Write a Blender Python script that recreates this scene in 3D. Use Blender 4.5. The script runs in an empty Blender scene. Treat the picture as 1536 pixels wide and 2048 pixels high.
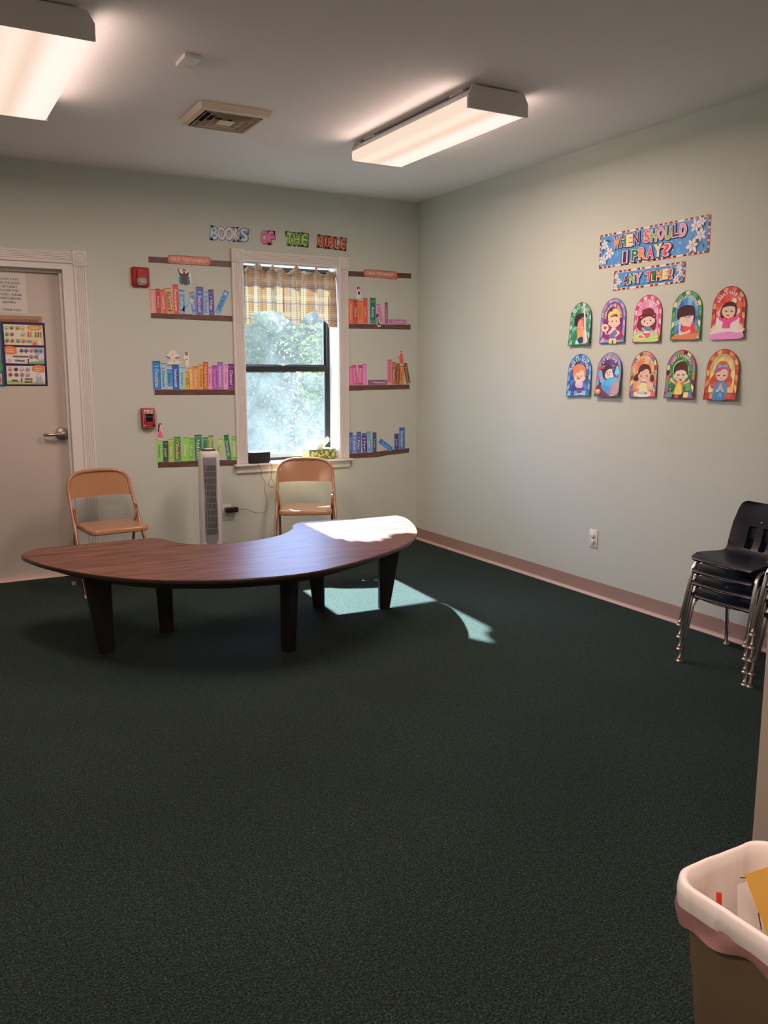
import bpy, bmesh, math, random
from mathutils import Vector, Matrix
from mathutils.geometry import tessellate_polygon
R = math.radians
PI = math.pi
random.seed(7)
sc = bpy.context.scene
COL = sc.collection

# ------------------------------------------------------------------ camera
cam_d = bpy.data.cameras.new('camera')
cam = bpy.data.objects.new('camera', cam_d)
COL.objects.link(cam)
sc.camera = cam
cam_d.sensor_fit = 'VERTICAL'
cam_d.sensor_height = 24.0
cam_d.lens = 24.0 * 1716.7 / 2048.0
cam_d.clip_start = 0.05
cam.location = (-3.7384, -6.1341, 1.4084)
cam.rotation_euler = (PI / 2 - 0.1627, 0.0, -0.5096)

# ------------------------------------------------------------------ view
sc.view_settings.view_transform = 'Standard'
sc.view_settings.look = 'None'
sc.view_settings.exposure = 0.0
sc.view_settings.gamma = 1.0
sc.view_settings.use_curve_mapping = False

# ------------------------------------------------------------------ sky
W = bpy.data.worlds.new('sky')
sc.world = W
W.use_nodes = True
wn = W.node_tree
wn.nodes.clear()
sky = wn.nodes.new('ShaderNodeTexSky')
sky.sky_type = 'NISHITA'
sky.sun_disc = False
sky.sun_elevation = R(35.8)
sky.sun_rotation = R(-5)
sky.dust_density = 2.0
sky.ozone_density = 2.0
bg = wn.nodes.new('ShaderNodeBackground')
bg.inputs['Strength'].default_value = 1.25
tint = wn.nodes.new('ShaderNodeMix'); tint.data_type = 'RGBA'; tint.blend_type = 'MULTIPLY'
tint.inputs['Factor'].default_value = 1.0
tint.inputs['B'].default_value = (0.68, 0.92, 1.42, 1)   # daylight seen at the room's warm white balance
wo = wn.nodes.new('ShaderNodeOutputWorld')
wn.links.new(sky.outputs[0], tint.inputs['A']); wn.links.new(tint.outputs['Result'], bg.inputs[0])
wn.links.new(bg.outputs[0], wo.inputs[0])

# ------------------------------------------------------------------ sun
sd = bpy.data.lights.new('sun', 'SUN')
sd.energy = 74.0
sd.color = (0.86, 0.99, 1.0)
sd.angle = R(0.9)
sun = bpy.data.objects.new('sun', sd)
COL.objects.link(sun)
sun.rotation_euler = Vector((-0.083, -1.0, -0.722)).to_track_quat('-Z', 'Y').to_euler()
sun.location = (0, 8, 8)

LAMP_WATTS = 34.0
LAMP_COLOR = (1.0, 0.70, 0.585)

# ------------------------------------------------------------------ colour
def lin1(c):
    c = c / 255.0
    return c / 12.92 if c <= 0.04045 else ((c + 0.055) / 1.055) ** 2.4
def lin(c):
    return tuple(lin1(v) for v in c[:3])
def ph(c, k=1.0):
    """photographed colour under the room's warm light -> surface colour"""
    l = lin(c)
    g = sum(l) / 3
    l = [v * 0.92 + g * 0.08 for v in l]
    return tuple(min(0.82, v / (s * k)) for v, s in zip(l, (0.68, 0.60, 0.52)))

# ------------------------------------------------------------------ materials
def new_mat(name):
    m = bpy.data.materials.new(name)
    m.use_nodes = True
    nt = m.node_tree
    return m, nt, nt.nodes['Principled BSDF']
def N(nt, t, **k):
    n = nt.nodes.new(t)
    for a, v in k.items():
        setattr(n, a, v)
    return n
def mat(name, col, rough=0.6, metal=0.0, bump=0.0, bscale=200.0, var=0.0, vscale=3.0, coat=0.0, spec=0.5, stretch=None):
    m, nt, b = new_mat(name)
    b.inputs['Base Color'].default_value = (*col, 1)
    b.inputs['Roughness'].default_value = rough
    b.inputs['Metallic'].default_value = metal
    b.inputs['Coat Weight'].default_value = coat
    b.inputs['Coat Roughness'].default_value = 0.12
    b.inputs['Specular IOR Level'].default_value = spec
    tc = N(nt, 'ShaderNodeTexCoord')
    src = tc.outputs['Object']
    if stretch:
        mp = N(nt, 'ShaderNodeMapping')
        mp.inputs['Scale'].default_value = stretch
        nt.links.new(src, mp.inputs[0])
        src = mp.outputs[0]
    if bump:
        n = N(nt, 'ShaderNodeTexNoise')
        n.inputs['Scale'].default_value = bscale
        n.inputs['Detail'].default_value = 3
        nt.links.new(src, n.inputs['Vector'])
        bp = N(nt, 'ShaderNodeBump')
        bp.inputs['Strength'].default_value = bump
        bp.inputs['Distance'].default_value = 0.003
        nt.links.new(n.outputs[0], bp.inputs['Height'])
        nt.links.new(bp.outputs[0], b.inputs['Normal'])
    if var:
        n = N(nt, 'ShaderNodeTexNoise')
        n.inputs['Scale'].default_value = vscale
        n.inputs['Detail'].default_value = 5
        nt.links.new(src, n.inputs['Vector'])
        r = N(nt, 'ShaderNodeValToRGB')
        r.color_ramp.elements[0].position = 0.3
        r.color_ramp.elements[1].position = 0.7
        r.color_ramp.elements[0].color = (*[c * (1 - var) for c in col], 1)
        r.color_ramp.elements[1].color = (*[min(1, c * (1 + var)) for c in col], 1)
        nt.links.new(n.outputs[0], r.inputs[0])
        nt.links.new(r.outputs[0], b.inputs['Base Color'])
    return m

M = {}
M['wall'] = mat('painted_wall', (0.56, 0.63, 0.575), 0.75, bump=0.25, bscale=160, var=0.02, vscale=1.2)
M['ceiling'] = mat('painted_ceiling', (0.84, 0.85, 0.86), 0.9, bump=0.35, bscale=120, var=0.015, vscale=1.0)
M['trim'] = mat('white_trim', (0.72, 0.72, 0.70), 0.4, bump=0.05, bscale=60)
M['reveal'] = mat('white_reveal', (0.78, 0.79, 0.80), 0.6)
M['door'] = mat('door_paint', (0.56, 0.52, 0.47), 0.5, bump=0.05, bscale=80, var=0.02, vscale=2)
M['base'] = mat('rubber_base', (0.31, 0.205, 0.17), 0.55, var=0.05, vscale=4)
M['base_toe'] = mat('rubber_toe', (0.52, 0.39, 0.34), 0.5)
M['partition'] = mat('beige_partition', (0.40, 0.36, 0.30), 0.7, bump=0.1, bscale=120)
M['steel'] = mat('brushed_steel', (0.42, 0.40, 0.38), 0.3, 1.0)
M['chrome'] = mat('chrome_tube', (0.92, 0.91, 0.90), 0.30, 0.9)
M['glide'] = mat('glide_metal', (0.62, 0.55, 0.48), 0.35, 0.9)
M['tan'] = mat('tan_enamel', (0.40, 0.200, 0.098), 0.33, coat=0.35, spec=0.6)
M['tan_cap'] = mat('tan_cap', (0.55, 0.38, 0.27), 0.5)
M['navy'] = mat('navy_plastic', (0.007, 0.009, 0.020), 0.40, bump=0.05, bscale=350, spec=0.35)
M['black'] = mat('black_plastic', (0.012, 0.012, 0.014), 0.35)
M['dark'] = mat('dark_void', (0.006, 0.006, 0.007), 0.9)
M['bronze'] = mat('dark_window_metal', (0.035, 0.033, 0.035), 0.4, 0.3)
M['white_plastic'] = mat('white_plastic', (0.74, 0.74, 0.72), 0.35)
M['alarm_red'] = mat('alarm_red', (0.36, 0.012, 0.016), 0.35)
M['vent'] = mat('vent_metal', (0.70, 0.62, 0.50), 0.5)
M['housing'] = mat('lamp_housing', (0.72, 0.72, 0.72), 0.5)
M['silver'] = mat('silver_plastic', (0.62, 0.61, 0.62), 0.3)
M['fan_grey'] = mat('fan_grille_grey', (0.33, 0.34, 0.37), 0.35, 0.3)
M['leg'] = mat('dark_leg_wood', (0.012, 0.007, 0.007), 0.42, var=0.35, vscale=8, stretch=(3, 3, 0.6))
M['chip'] = mat('bare_wood_chip', (0.16, 0.075, 0.045), 0.7)
M['bin'] = mat('bin_plastic', (0.23, 0.165, 0.10), 0.5, bump=0.05)
M['yellow'] = mat('yellow_paper', (0.88, 0.56, 0.11), 0.7)
M['white_paper'] = mat('white_paper', (0.82, 0.82, 0.80), 0.7)
M['red'] = mat('red_plastic', (0.7, 0.03, 0.01), 0.4)
M['bark'] = mat('tree_bark', (0.05, 0.04, 0.03), 0.9, bump=0.4, bscale=30)
M['grass'] = mat('grass', (0.05, 0.10, 0.03), 0.9, var=0.3, vscale=4)
M['cardboard'] = mat('brown_card', (0.40, 0.26, 0.15), 0.7)

def carpet():
    m, nt, b = new_mat('green_carpet')
    tc = N(nt, 'ShaderNodeTexCoord')
    n1 = N(nt, 'ShaderNodeTexNoise'); n1.inputs['Scale'].default_value = 170; n1.inputs['Detail'].default_value = 3
    n2 = N(nt, 'ShaderNodeTexNoise'); n2.inputs['Scale'].default_value = 45; n2.inputs['Detail'].default_value = 5
    n3 = N(nt, 'ShaderNodeTexNoise'); n3.inputs['Scale'].default_value = 1.6; n3.inputs['Detail'].default_value = 4
    for n in (n1, n2, n3):
        nt.links.new(tc.outputs['Object'], n.inputs['Vector'])
    r1 = N(nt, 'ShaderNodeValToRGB')
    e = r1.color_ramp.elements
    e[0].position = 0.36; e[0].color = (0.003, 0.007, 0.006, 1)
    e[1].position = 0.68; e[1].color = (0.042, 0.070, 0.060, 1)
    e2 = e.new(0.52); e2.color = (0.015, 0.029, 0.025, 1)
    nt.links.new(n1.outputs[0], r1.inputs[0])
    r2 = N(nt, 'ShaderNodeValToRGB')
    r2.color_ramp.elements[0].position = 0.35; r2.color_ramp.elements[0].color = (0.88, 0.78, 0.76, 1)
    r2.color_ramp.elements[1].position = 0.65; r2.color_ramp.elements[1].color = (1.08, 1.20, 1.20, 1)
    nt.links.new(n2.outputs[0], r2.inputs[0])
    mx = N(nt, 'ShaderNodeMix', data_type='RGBA', blend_type='MULTIPLY'); mx.inputs['Factor'].default_value = 1
    nt.links.new(r1.outputs[0], mx.inputs['A']); nt.links.new(r2.outputs[0], mx.inputs['B'])
    r3 = N(nt, 'ShaderNodeValToRGB')
    r3.color_ramp.elements[0].position = 0.3; r3.color_ramp.elements[0].color = (0.85, 0.85, 0.85, 1)
    r3.color_ramp.elements[1].position = 0.7; r3.color_ramp.elements[1].color = (1.1, 1.08, 1.08, 1)
    nt.links.new(n3.outputs[0], r3.inputs[0])
    mx2 = N(nt, 'ShaderNodeMix', data_type='RGBA', blend_type='MULTIPLY'); mx2.inputs['Factor'].default_value = 1
    nt.links.new(mx.outputs['Result'], mx2.inputs['A']); nt.links.new(r3.outputs[0], mx2.inputs['B'])
    nt.links.new(mx2.outputs['Result'], b.inputs['Base Color'])
    b.inputs['Roughness'].default_value = 0.95
    b.inputs['Specular IOR Level'].default_value = 0.1
    b.inputs['Sheen Weight'].default_value = 0.035
    b.inputs['Sheen Roughness'].default_value = 0.6
    b.inputs['Sheen Tint'].default_value = (0.75, 0.95, 0.85, 1)
    bp = N(nt, 'ShaderNodeBump'); bp.inputs['Strength'].default_value = 0.9; bp.inputs['Distance'].default_value = 0.006
    nt.links.new(n1.outputs[0], bp.inputs['Height'])
    nt.links.new(bp.outputs[0], b.inputs['Normal'])
    return m
M['carpet'] = carpet()

def wood_top():
    m, nt, b = new_mat('brown_wood_laminate')
    tc = N(nt, 'ShaderNodeTexCoord')
    mp = N(nt, 'ShaderNodeMapping'); mp.inputs['Scale'].default_value = (1.3, 16, 1)
    mp.inputs['Rotation'].default_value = (0, 0, R(-6))
    nt.links.new(tc.outputs['Object'], mp.inputs[0])
    n1 = N(nt, 'ShaderNodeTexNoise'); n1.inputs['Scale'].default_value = 3.2; n1.inputs['Detail'].default_value = 8; n1.inputs['Distortion'].default_value = 0.6
    nt.links.new(mp.outputs[0], n1.inputs['Vector'])
    r = N(nt, 'ShaderNodeValToRGB')
    e = r.color_ramp.elements
    e[0].position = 0.36; e[0].color = (0.060, 0.021, 0.014, 1)
    e[1].position = 0.66; e[1].color = (0.185, 0.075, 0.052, 1)
    x = e.new(0.5); x.color = (0.130, 0.050, 0.034, 1)
    nt.links.new(n1.outputs[0], r.inputs[0])
    nt.links.new(r.outputs[0], b.inputs['Base Color'])
    b.inputs['Roughness'].default_value = 0.38
    b.inputs['Specular IOR Level'].default_value = 0.27
    b.inputs['Coat Weight'].default_value = 0.0
    b.inputs['Coat Roughness'].default_value = 0.22
    bp = N(nt, 'ShaderNodeBump'); bp.inputs['Strength'].default_value = 0.06; bp.inputs['Distance'].default_value = 0.002
    nt.links.new(n1.outputs[0], bp.inputs['Height']); nt.links.new(bp.outputs[0], b.inputs['Normal'])
    return m
M['wood_top'] = wood_top()
M['wood_edge'] = mat('dark_table_edge', (0.035, 0.017, 0.012), 0.35, coat=0.3)

def print_mat(name='printed_paper', rough=0.42):
    m, nt, b = new_mat(name)
    a = N(nt, 'ShaderNodeAttribute', attribute_name='Col')
    nt.links.new(a.outputs['Color'], b.inputs['Base Color'])
    b.inputs['Roughness'].default_value = rough
    b.inputs['Specular IOR Level'].default_value = 0.35
    return m
M['print'] = print_mat()

def strip_mat():
    m, nt, b = new_mat('printed_wood_strip')
    tc = N(nt, 'ShaderNodeTexCoord')
    mp = N(nt, 'ShaderNodeMapping'); mp.inputs['Scale'].default_value = (4, 1, 60)
    nt.links.new(tc.outputs['Object'], mp.inputs[0])
    n = N(nt, 'ShaderNodeTexNoise'); n.inputs['Scale'].default_value = 2.0; n.inputs['Detail'].default_value = 6
    nt.links.new(mp.outputs[0], n.inputs['Vector'])
    r = N(nt, 'ShaderNodeValToRGB')
    r.color_ramp.elements[0].position = 0.35; r.color_ramp.elements[0].color = (0.075, 0.036, 0.030, 1)
    r.color_ramp.elements[1].position = 0.68; r.color_ramp.elements[1].color = (0.20, 0.098, 0.080, 1)
    nt.links.new(n.outputs[0], r.inputs[0]); nt.links.new(r.outputs[0], b.inputs['Base Color'])
    b.inputs['Roughness'].default_value = 0.45
    return m
M['strip'] = strip_mat()

def lens_mat():
    """prismatic acrylic lens lit by two tubes: brighter over each tube"""
    m, nt, b = new_mat('lit_acrylic_lens')
    nt.nodes.remove(b)
    tc = N(nt, 'ShaderNodeTexCoord')
    sx = N(nt, 'ShaderNodeSeparateXYZ')
    nt.links.new(tc.outputs['Object'], sx.inputs[0])
    mr = N(nt, 'ShaderNodeMapRange')
    mr.inputs['From Min'].default_value = -0.168; mr.inputs['From Max'].default_value = 0.168
    nt.links.new(sx.outputs['X'], mr.inputs['Value'])
    r = N(nt, 'ShaderNodeValToRGB')
    r.color_ramp.interpolation = 'B_SPLINE'
    e = r.color_ramp.elements
    e[0].position = 0.0; e[0].color = (0.90, 0.68, 0.54, 1)
    e[1].position = 1.0; e[1].color = (0.98, 0.84, 0.72, 1)
    for p_, c in ((0.20, (1.02, 0.86, 0.72)), (0.34, (0.96, 0.74, 0.58)), (0.46, (0.88, 0.60, 0.46)), (0.62, (1.05, 0.93, 0.82)), (0.85, (1.05, 0.92, 0.80))):
        x = e.new(p_); x.color = (*c, 1)
    nt.links.new(mr.outputs[0], r.inputs[0])
    em = N(nt, 'ShaderNodeEmission'); em.inputs['Strength'].default_value = 1.05
    nt.links.new(r.outputs[0], em.inputs['Color'])
    nt.links.new(em.outputs[0], nt.nodes['Material Output'].inputs['Surface'])
    return m
M['lens'] = lens_mat()

def glass_mat(haze, name, seed):
    """window pane with sunlit dust and rubbed smears on it"""
    m, nt, b = new_mat(name)
    nt.nodes.remove(b)
    tc = N(nt, 'ShaderNodeTexCoord')
    mp = N(nt, 'ShaderNodeMapping'); mp.inputs['Location'].default_value = (seed, seed * 2, 0)
    mp.inputs['Scale'].default_value = (1.0, 1.0, 0.55)
    nt.links.new(tc.outputs['Object'], mp.inputs[0])
    n = N(nt, 'ShaderNodeTexNoise'); n.inputs['Scale'].default_value = 5.0; n.inputs['Detail'].default_value = 7; n.inputs['Distortion'].default_value = 1.2
    nt.links.new(mp.outputs[0], n.inputs['Vector'])
    n2 = N(nt, 'ShaderNodeTexNoise'); n2.inputs['Scale'].default_value = 32.0; n2.inputs['Detail'].default_value = 4; n2.inputs['Distortion'].default_value = 2.5
    nt.links.new(mp.outputs[0], n2.inputs['Vector'])
    ad = N(nt, 'ShaderNodeMath', operation='MULTIPLY_ADD'); ad.inputs[1].default_value = 0.35
    nt.links.new(n2.outputs[0], ad.inputs[0]); nt.links.new(n.outputs[0], ad.inputs[2])
    sz = N(nt, 'ShaderNodeSeparateXYZ'); nt.links.new(tc.outputs['Object'], sz.inputs[0])
    gz = N(nt, 'ShaderNodeMapRange')   # dirt settles towards the foot of the sash
    gz.inputs['From Min'].default_value = 1.40; gz.inputs['From Max'].default_value = 0.78
    gz.inputs['To Min'].default_value = 0.0; gz.inputs['To Max'].default_value = 0.30
    nt.links.new(sz.outputs['Z'], gz.inputs['Value'])
    a2 = N(nt, 'ShaderNodeMath', operation='ADD'); nt.links.new(ad.outputs[0], a2.inputs[0]); nt.links.new(gz.outputs[0], a2.inputs[1]); ad = a2
    r = N(nt, 'ShaderNodeMapRange')
    r.inputs['From Min'].default_value = 0.50; r.inputs['From Max'].default_value = 1.15
    r.inputs['To Min'].default_value = haze[0]; r.inputs['To Max'].default_value = haze[1]
    nt.links.new(ad.outputs[0], r.inputs['Value'])
    tr = N(nt, 'ShaderNodeBsdfTransparent'); tr.inputs[0].default_value = (0.90, 0.94, 0.96, 1)
    tl = N(nt, 'ShaderNodeBsdfTranslucent'); tl.inputs[0].default_value = (0.46, 0.49, 0.53, 1)
    df = N(nt, 'ShaderNodeBsdfDiffuse'); df.inputs[0].default_value = (0.65, 0.68, 0.70, 1)
    mxd = N(nt, 'ShaderNodeMixShader'); mxd.inputs[0].default_value = 0.3
    nt.links.new(tl.outputs[0], mxd.inputs[1]); nt.links.new(df.outputs[0], mxd.inputs[2])
    m1 = N(nt, 'ShaderNodeMixShader')
    nt.links.new(r.outputs[0], m1.inputs[0]); nt.links.new(tr.outputs[0], m1.inputs[1]); nt.links.new(mxd.outputs[0], m1.inputs[2])
    gl = N(nt, 'ShaderNodeBsdfGlossy'); gl.inputs['Roughness'].default_value = 0.03
    fr = N(nt, 'ShaderNodeFresnel'); fr.inputs[0].default_value = 1.45
    m2 = N(nt, 'ShaderNodeMixShader')
    nt.links.new(fr.outputs[0], m2.inputs[0]); nt.links.new(m1.outputs[0], m2.inputs[1]); nt.links.new(gl.outputs[0], m2.inputs[2])
    nt.links.new(m2.outputs[0], nt.nodes['Material Output'].inputs['Surface'])
    return m
M['glass_low'] = glass_mat((0.022, 0.075), 'smeared_window_pane', 3.1)
M['glass_up'] = glass_mat((0.020, 0.055), 'dusty_window_pane', 7.7)

def plaid():
    m, nt, b = new_mat('plaid_cotton')
    nt.nodes.remove(b)
    uv = N(nt, 'ShaderNodeUVMap', uv_map='UVMap')
    sx = N(nt, 'ShaderNodeSeparateXYZ'); nt.links.new(uv.outputs[0], sx.inputs[0])
    cur = None
    base = N(nt, 'ShaderNodeRGB'); base.outputs[0].default_value = (0.60, 0.42, 0.26, 1)
    cur = base.outputs[0]
    def stripe(axis, period, off, width, col, fac):
        nonlocal cur
        a = N(nt, 'ShaderNodeMath', operation='MULTIPLY_ADD'); a.inputs[1].default_value = 1 / period; a.inputs[2].default_value = off
        nt.links.new(sx.outputs[axis], a.inputs[0])
        f = N(nt, 'ShaderNodeMath', operation='FRACT'); nt.links.new(a.outputs[0], f.inputs[0])
        l = N(nt, 'ShaderNodeMath', operation='LESS_THAN'); l.inputs[1].default_value = width / period; nt.links.new(f.outputs[0], l.inputs[0])
        g = N(nt, 'ShaderNodeMath', operation='MULTIPLY'); g.inputs[1].default_value = fac; nt.links.new(l.outputs[0], g.inputs[0])
        x = N(nt, 'ShaderNodeMix', data_type='RGBA'); x.inputs['B'].default_value = (*col, 1)
        nt.links.new(g.outputs[0], x.inputs['Factor']); nt.links.new(cur, x.inputs['A'])
        cur = x.outputs['Result']
    stripe('X', 0.150, 0.10, 0.060, (0.72, 0.66, 0.52), 0.7)
    stripe('X', 0.150, 0.60, 0.030, (0.60, 0.30, 0.14), 0.3)
    stripe('X', 0.150, 0.18, 0.010, (0.14, 0.22, 0.34), 0.6)
    stripe('X', 0.150, 0.30, 0.006, (0.14, 0.22, 0.34), 0.6)
    stripe('X', 0.025, 0.30, 0.0025, (0.16, 0.20, 0.24), 0.6)
    stripe('Y', 0.120, 0.20, 0.030, (0.72, 0.66, 0.52), 0.4)
    stripe('Y', 0.120, 0.45, 0.008, (0.10, 0.19, 0.34), 0.6)
    stripe('Y', 0.014, 0.00, 0.003, (0.20, 0.16, 0.14), 0.6)
    stripe('X', 0.150, 0.86, 0.006, (0.16, 0.24, 0.22), 0.7)
    df = N(nt, 'ShaderNodeBsdfDiffuse'); tl = N(nt, 'ShaderNodeBsdfTranslucent')
    nt.links.new(cur, df.inputs[0])
    hs = N(nt, 'ShaderNodeHueSaturation'); hs.inputs['Value'].default_value = 1.0; hs.inputs['Saturation'].default_value = 1.35
    nt.links.new(cur, hs.inputs['Color']); nt.links.new(hs.outputs[0], tl.inputs[0])
    mx = N(nt, 'ShaderNodeMixShader'); mx.inputs[0].default_value = 0.07
    nt.links.new(df.outputs[0], mx.inputs[1]); nt.links.new(tl.outputs[0], mx.inputs[2])
    nt.links.new(mx.outputs[0], nt.nodes['Material Output'].inputs['Surface'])
    return m
M['plaid'] = plaid()

def leaf_mat(name, col):
    m, nt, b = new_mat(name)
    nt.nodes.remove(b)
    tc = N(nt, 'ShaderNodeTexCoord')
    n = N(nt, 'ShaderNodeTexNoise'); n.inputs['Scale'].default_value = 6; n.inputs['Detail'].default_value = 4
    nt.links.new(tc.outputs['Object'], n.inputs['Vector'])
    r = N(nt, 'ShaderNodeValToRGB')
    r.color_ramp.elements[0].position = 0.35; r.color_ramp.elements[0].color = (*[c * 0.45 for c in col], 1)
    r.color_ramp.elements[1].position = 0.7; r.color_ramp.elements[1].color = (*[c * 1.5 for c in col], 1)
    nt.links.new(n.outputs[0], r.inputs[0])
    df = N(nt, 'ShaderNodeBsdfDiffuse'); tl = N(nt, 'ShaderNodeBsdfTranslucent')
    nt.links.new(r.outputs[0], df.inputs[0]); nt.links.new(r.outputs[0], tl.inputs[0])
    mx = N(nt, 'ShaderNodeMixShader'); mx.inputs[0].default_value = 0.35
    nt.links.new(df.outputs[0], mx.inputs[1]); nt.links.new(tl.outputs[0], mx.inputs[2])
    nt.links.new(mx.outputs[0], nt.nodes['Material Output'].inputs['Surface'])
    return m
M['leaf_a'] = leaf_mat('leaves_dark', (0.034, 0.048, 0.012))
M['leaf_b'] = leaf_mat('leaves_light', (0.085, 0.105, 0.022))

def liner():
    m, nt, b = new_mat('thin_bin_liner')
    b.inputs['Base Color'].default_value = (0.88, 0.84, 0.82, 1)
    b.inputs['Roughness'].default_value = 0.35
    tc = N(nt, 'ShaderNodeTexCoord')
    mp = N(nt, 'ShaderNodeMapping'); mp.inputs['Scale'].default_value = (1, 1, 0.25)
    nt.links.new(tc.outputs['Object'], mp.inputs[0])
    n = N(nt, 'ShaderNodeTexNoise'); n.inputs['Scale'].default_value = 12; n.inputs['Detail'].default_value = 2; n.inputs['Distortion'].default_value = 0.8
    nt.links.new(mp.outputs[0], n.inputs['Vector'])
    bp = N(nt, 'ShaderNodeBump'); bp.inputs['Strength'].default_value = 0.55; bp.inputs['Distance'].default_value = 0.02
    nt.links.new(n.outputs[0], bp.inputs['Height']); nt.links.new(bp.outputs[0], b.inputs['Normal'])
    return m
M['liner'] = liner()
M['liner_pink'] = mat('pink_bin_liner', (0.52, 0.29, 0.28), 0.35, bump=0.5, bscale=25)
M['strobe'] = mat('strobe_lens', (0.70, 0.70, 0.68), 0.12, 0.6, bump=0.6, bscale=60)
M['tissue'] = mat('tissue_paper', (0.85, 0.86, 0.88), 0.8)

# ------------------------------------------------------------------ mesh helpers
class MB:
    """collects vertices and faces (with material slot and colour) for ONE mesh object"""
    def __init__(s):
        s.v = []; s.f = []; s.m = []; s.c = []; s.cc = (0.8, 0.8, 0.8); s.mi = 0
    def face(s, idx, c=None):
        s.f.append(idx); s.m.append(s.mi); s.c.append(c or s.cc)
    def add(s, vs, fs, c=None):
        b = len(s.v)
        s.v += [tuple(v) for v in vs]
        for f in fs:
            s.face([b + i for i in f], c)
    def box(s, x0, x1, y0, y1, z0, z1, bev=0.0):
        if bev <= 0:
            s.add([(x0, y0, z0), (x1, y0, z0), (x1, y1, z0), (x0, y1, z0), (x0, y0, z1), (x1, y0, z1), (x1, y1, z1), (x0, y1, z1)],
                  [(0, 3, 2, 1), (4, 5, 6, 7), (0, 1, 5, 4), (1, 2, 6, 5), (2, 3, 7, 6), (3, 0, 4, 7)])
        else:
            bm = bmesh.new()
            bmesh.ops.create_cube(bm, size=1)
            for v in bm.verts:
                v.co = Vector(((x0 + x1) / 2 + v.co.x * (x1 - x0), (y0 + y1) / 2 + v.co.y * (y1 - y0), (z0 + z1) / 2 + v.co.z * (z1 - z0)))
            bmesh.ops.bevel(bm, geom=bm.edges[:] + bm.verts[:], offset=bev, segments=2, affect='EDGES', profile=0.5)
            bm.verts.index_update()
            s.add([v.co[:] for v in bm.verts], [[v.index for v in f.verts] for f in bm.faces])
            bm.free()
    def rings(s, rings, closed=True, cap0=True, cap1=True):
        n = len(rings[0]); b = len(s.v)
        for r in rings:
            s.v += [tuple(p) for p in r]
        for k in range(len(rings) - 1):
            for i in range(n if closed else n - 1):
                j = (i + 1) % n
                s.face([b + k * n + i, b + k * n + j, b + (k + 1) * n + j, b + (k + 1) * n + i])
        if cap0: s.face([b + i for i in range(n)][::-1])
        if cap1: s.face([b + (len(rings) - 1) * n + i for i in range(n)])
    def tube(s, pts, r, seg=10, cap=True, flat=1.0):
        pts = [Vector(p) for p in pts]
        T = []
        for i in range(len(pts)):
            a = pts[max(0, i - 1)]; c = pts[min(len(pts) - 1, i + 1)]
            T.append((c - a).normalized())
        up = Vector((0, 0, 1)) if abs(T[0].z) < 0.9 else Vector((1, 0, 0))
        n = (up - T[0] * up.dot(T[0])).normalized()
        rr = r if isinstance(r, (list, tuple)) else [r] * len(pts)
        rings = []
        for i, p in enumerate(pts):
            n = (n - T[i] * n.dot(T[i])).normalized()
            b = T[i].cross(n)
            rings.append([p + n * math.cos(2 * PI * k / seg) * rr[i] + b * math.sin(2 * PI * k / seg) * rr[i] * flat for k in range(seg)])
        s.rings(rings, True, cap, cap)
    def lathe(s, prof, center=(0, 0, 0), seg=24, axis='z'):
        rings = []
        for r, h in prof:
            ring = []
            for k in range(seg):
                a = 2 * PI * k / seg
                x, y, z = r * math.cos(a), r * math.sin(a), h
                if axis == 'y': x, y, z = x, h, y
                if axis == 'x': x, y, z = h, x, y
                ring.append((center[0] + x, center[1] + y, center[2] + z))
            rings.append(ring)
        s.rings(rings)
    def build(s, name, mats, parent=None, smooth=False, loc=None, rot=None, colors=False):
        me = bpy.data.meshes.new(name)
        me.from_pydata(s.v, [], s.f)
        if not isinstance(mats, (list, tuple)): mats = [mats]
        for m in mats: me.materials.append(m)
        me.polygons.foreach_set('material_index', s.m)
        if colors:
            ca = me.color_attributes.new(name='Col', type='FLOAT_COLOR', domain='CORNER')
            buf = []
            for f, c in zip(s.f, s.c):
                buf += [c[0], c[1], c[2], 1.0] * len(f)
            ca.data.foreach_set('color', buf)
        bm = bmesh.new(); bm.from_mesh(me)
        if not colors: bmesh.ops.recalc_face_normals(bm, faces=bm.faces)
        bm.to_mesh(me); bm.free()
        if smooth:
            me.polygons.foreach_set('use_smooth', [True] * len(me.polygons))
            if smooth is not True:
                me.set_sharp_from_angle(angle=R(smooth))
        me.update()
        o = bpy.data.objects.new(name, me)
        COL.objects.link(o)
        if parent is not None: o.parent = parent
        if loc is not None: o.location = loc
        if rot is not None: o.rotation_euler = rot
        return o

def thing(name, label, cat, loc=(0, 0, 0), rz=0.0, group=None):
    o = bpy.data.objects.new(name, None)
    COL.objects.link(o)
    o.location = loc; o.rotation_euler = (0, 0, rz)
    o.empty_display_size = 0.1
    o['label'] = label; o['category'] = cat
    if group: o['group'] = group
    return o
def tag(o, label, cat, group=None):
    o['label'] = label; o['category'] = cat
    if group: o['group'] = group
    return o
def struct(o):
    o['kind'] = 'structure'
    return o
def bx(name, m, x0, x1, y0, y1, z0, z1, parent=None, bev=0.0):
    b = MB(); b.box(x0, x1, y0, y1, z0, z1, bev)
    return b.build(name, m, parent, smooth=30 if bev else False)
def copy_tree(src, loc=None):
    r = src.copy(); COL.objects.link(r)
    if loc is not None: r.location = loc
    for ch in src.children:
        c = ch.copy(); COL.objects.link(c); c.parent = r
        for g in ch.children:
            d = g.copy(); COL.objects.link(d); d.parent = c
    return r
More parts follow.
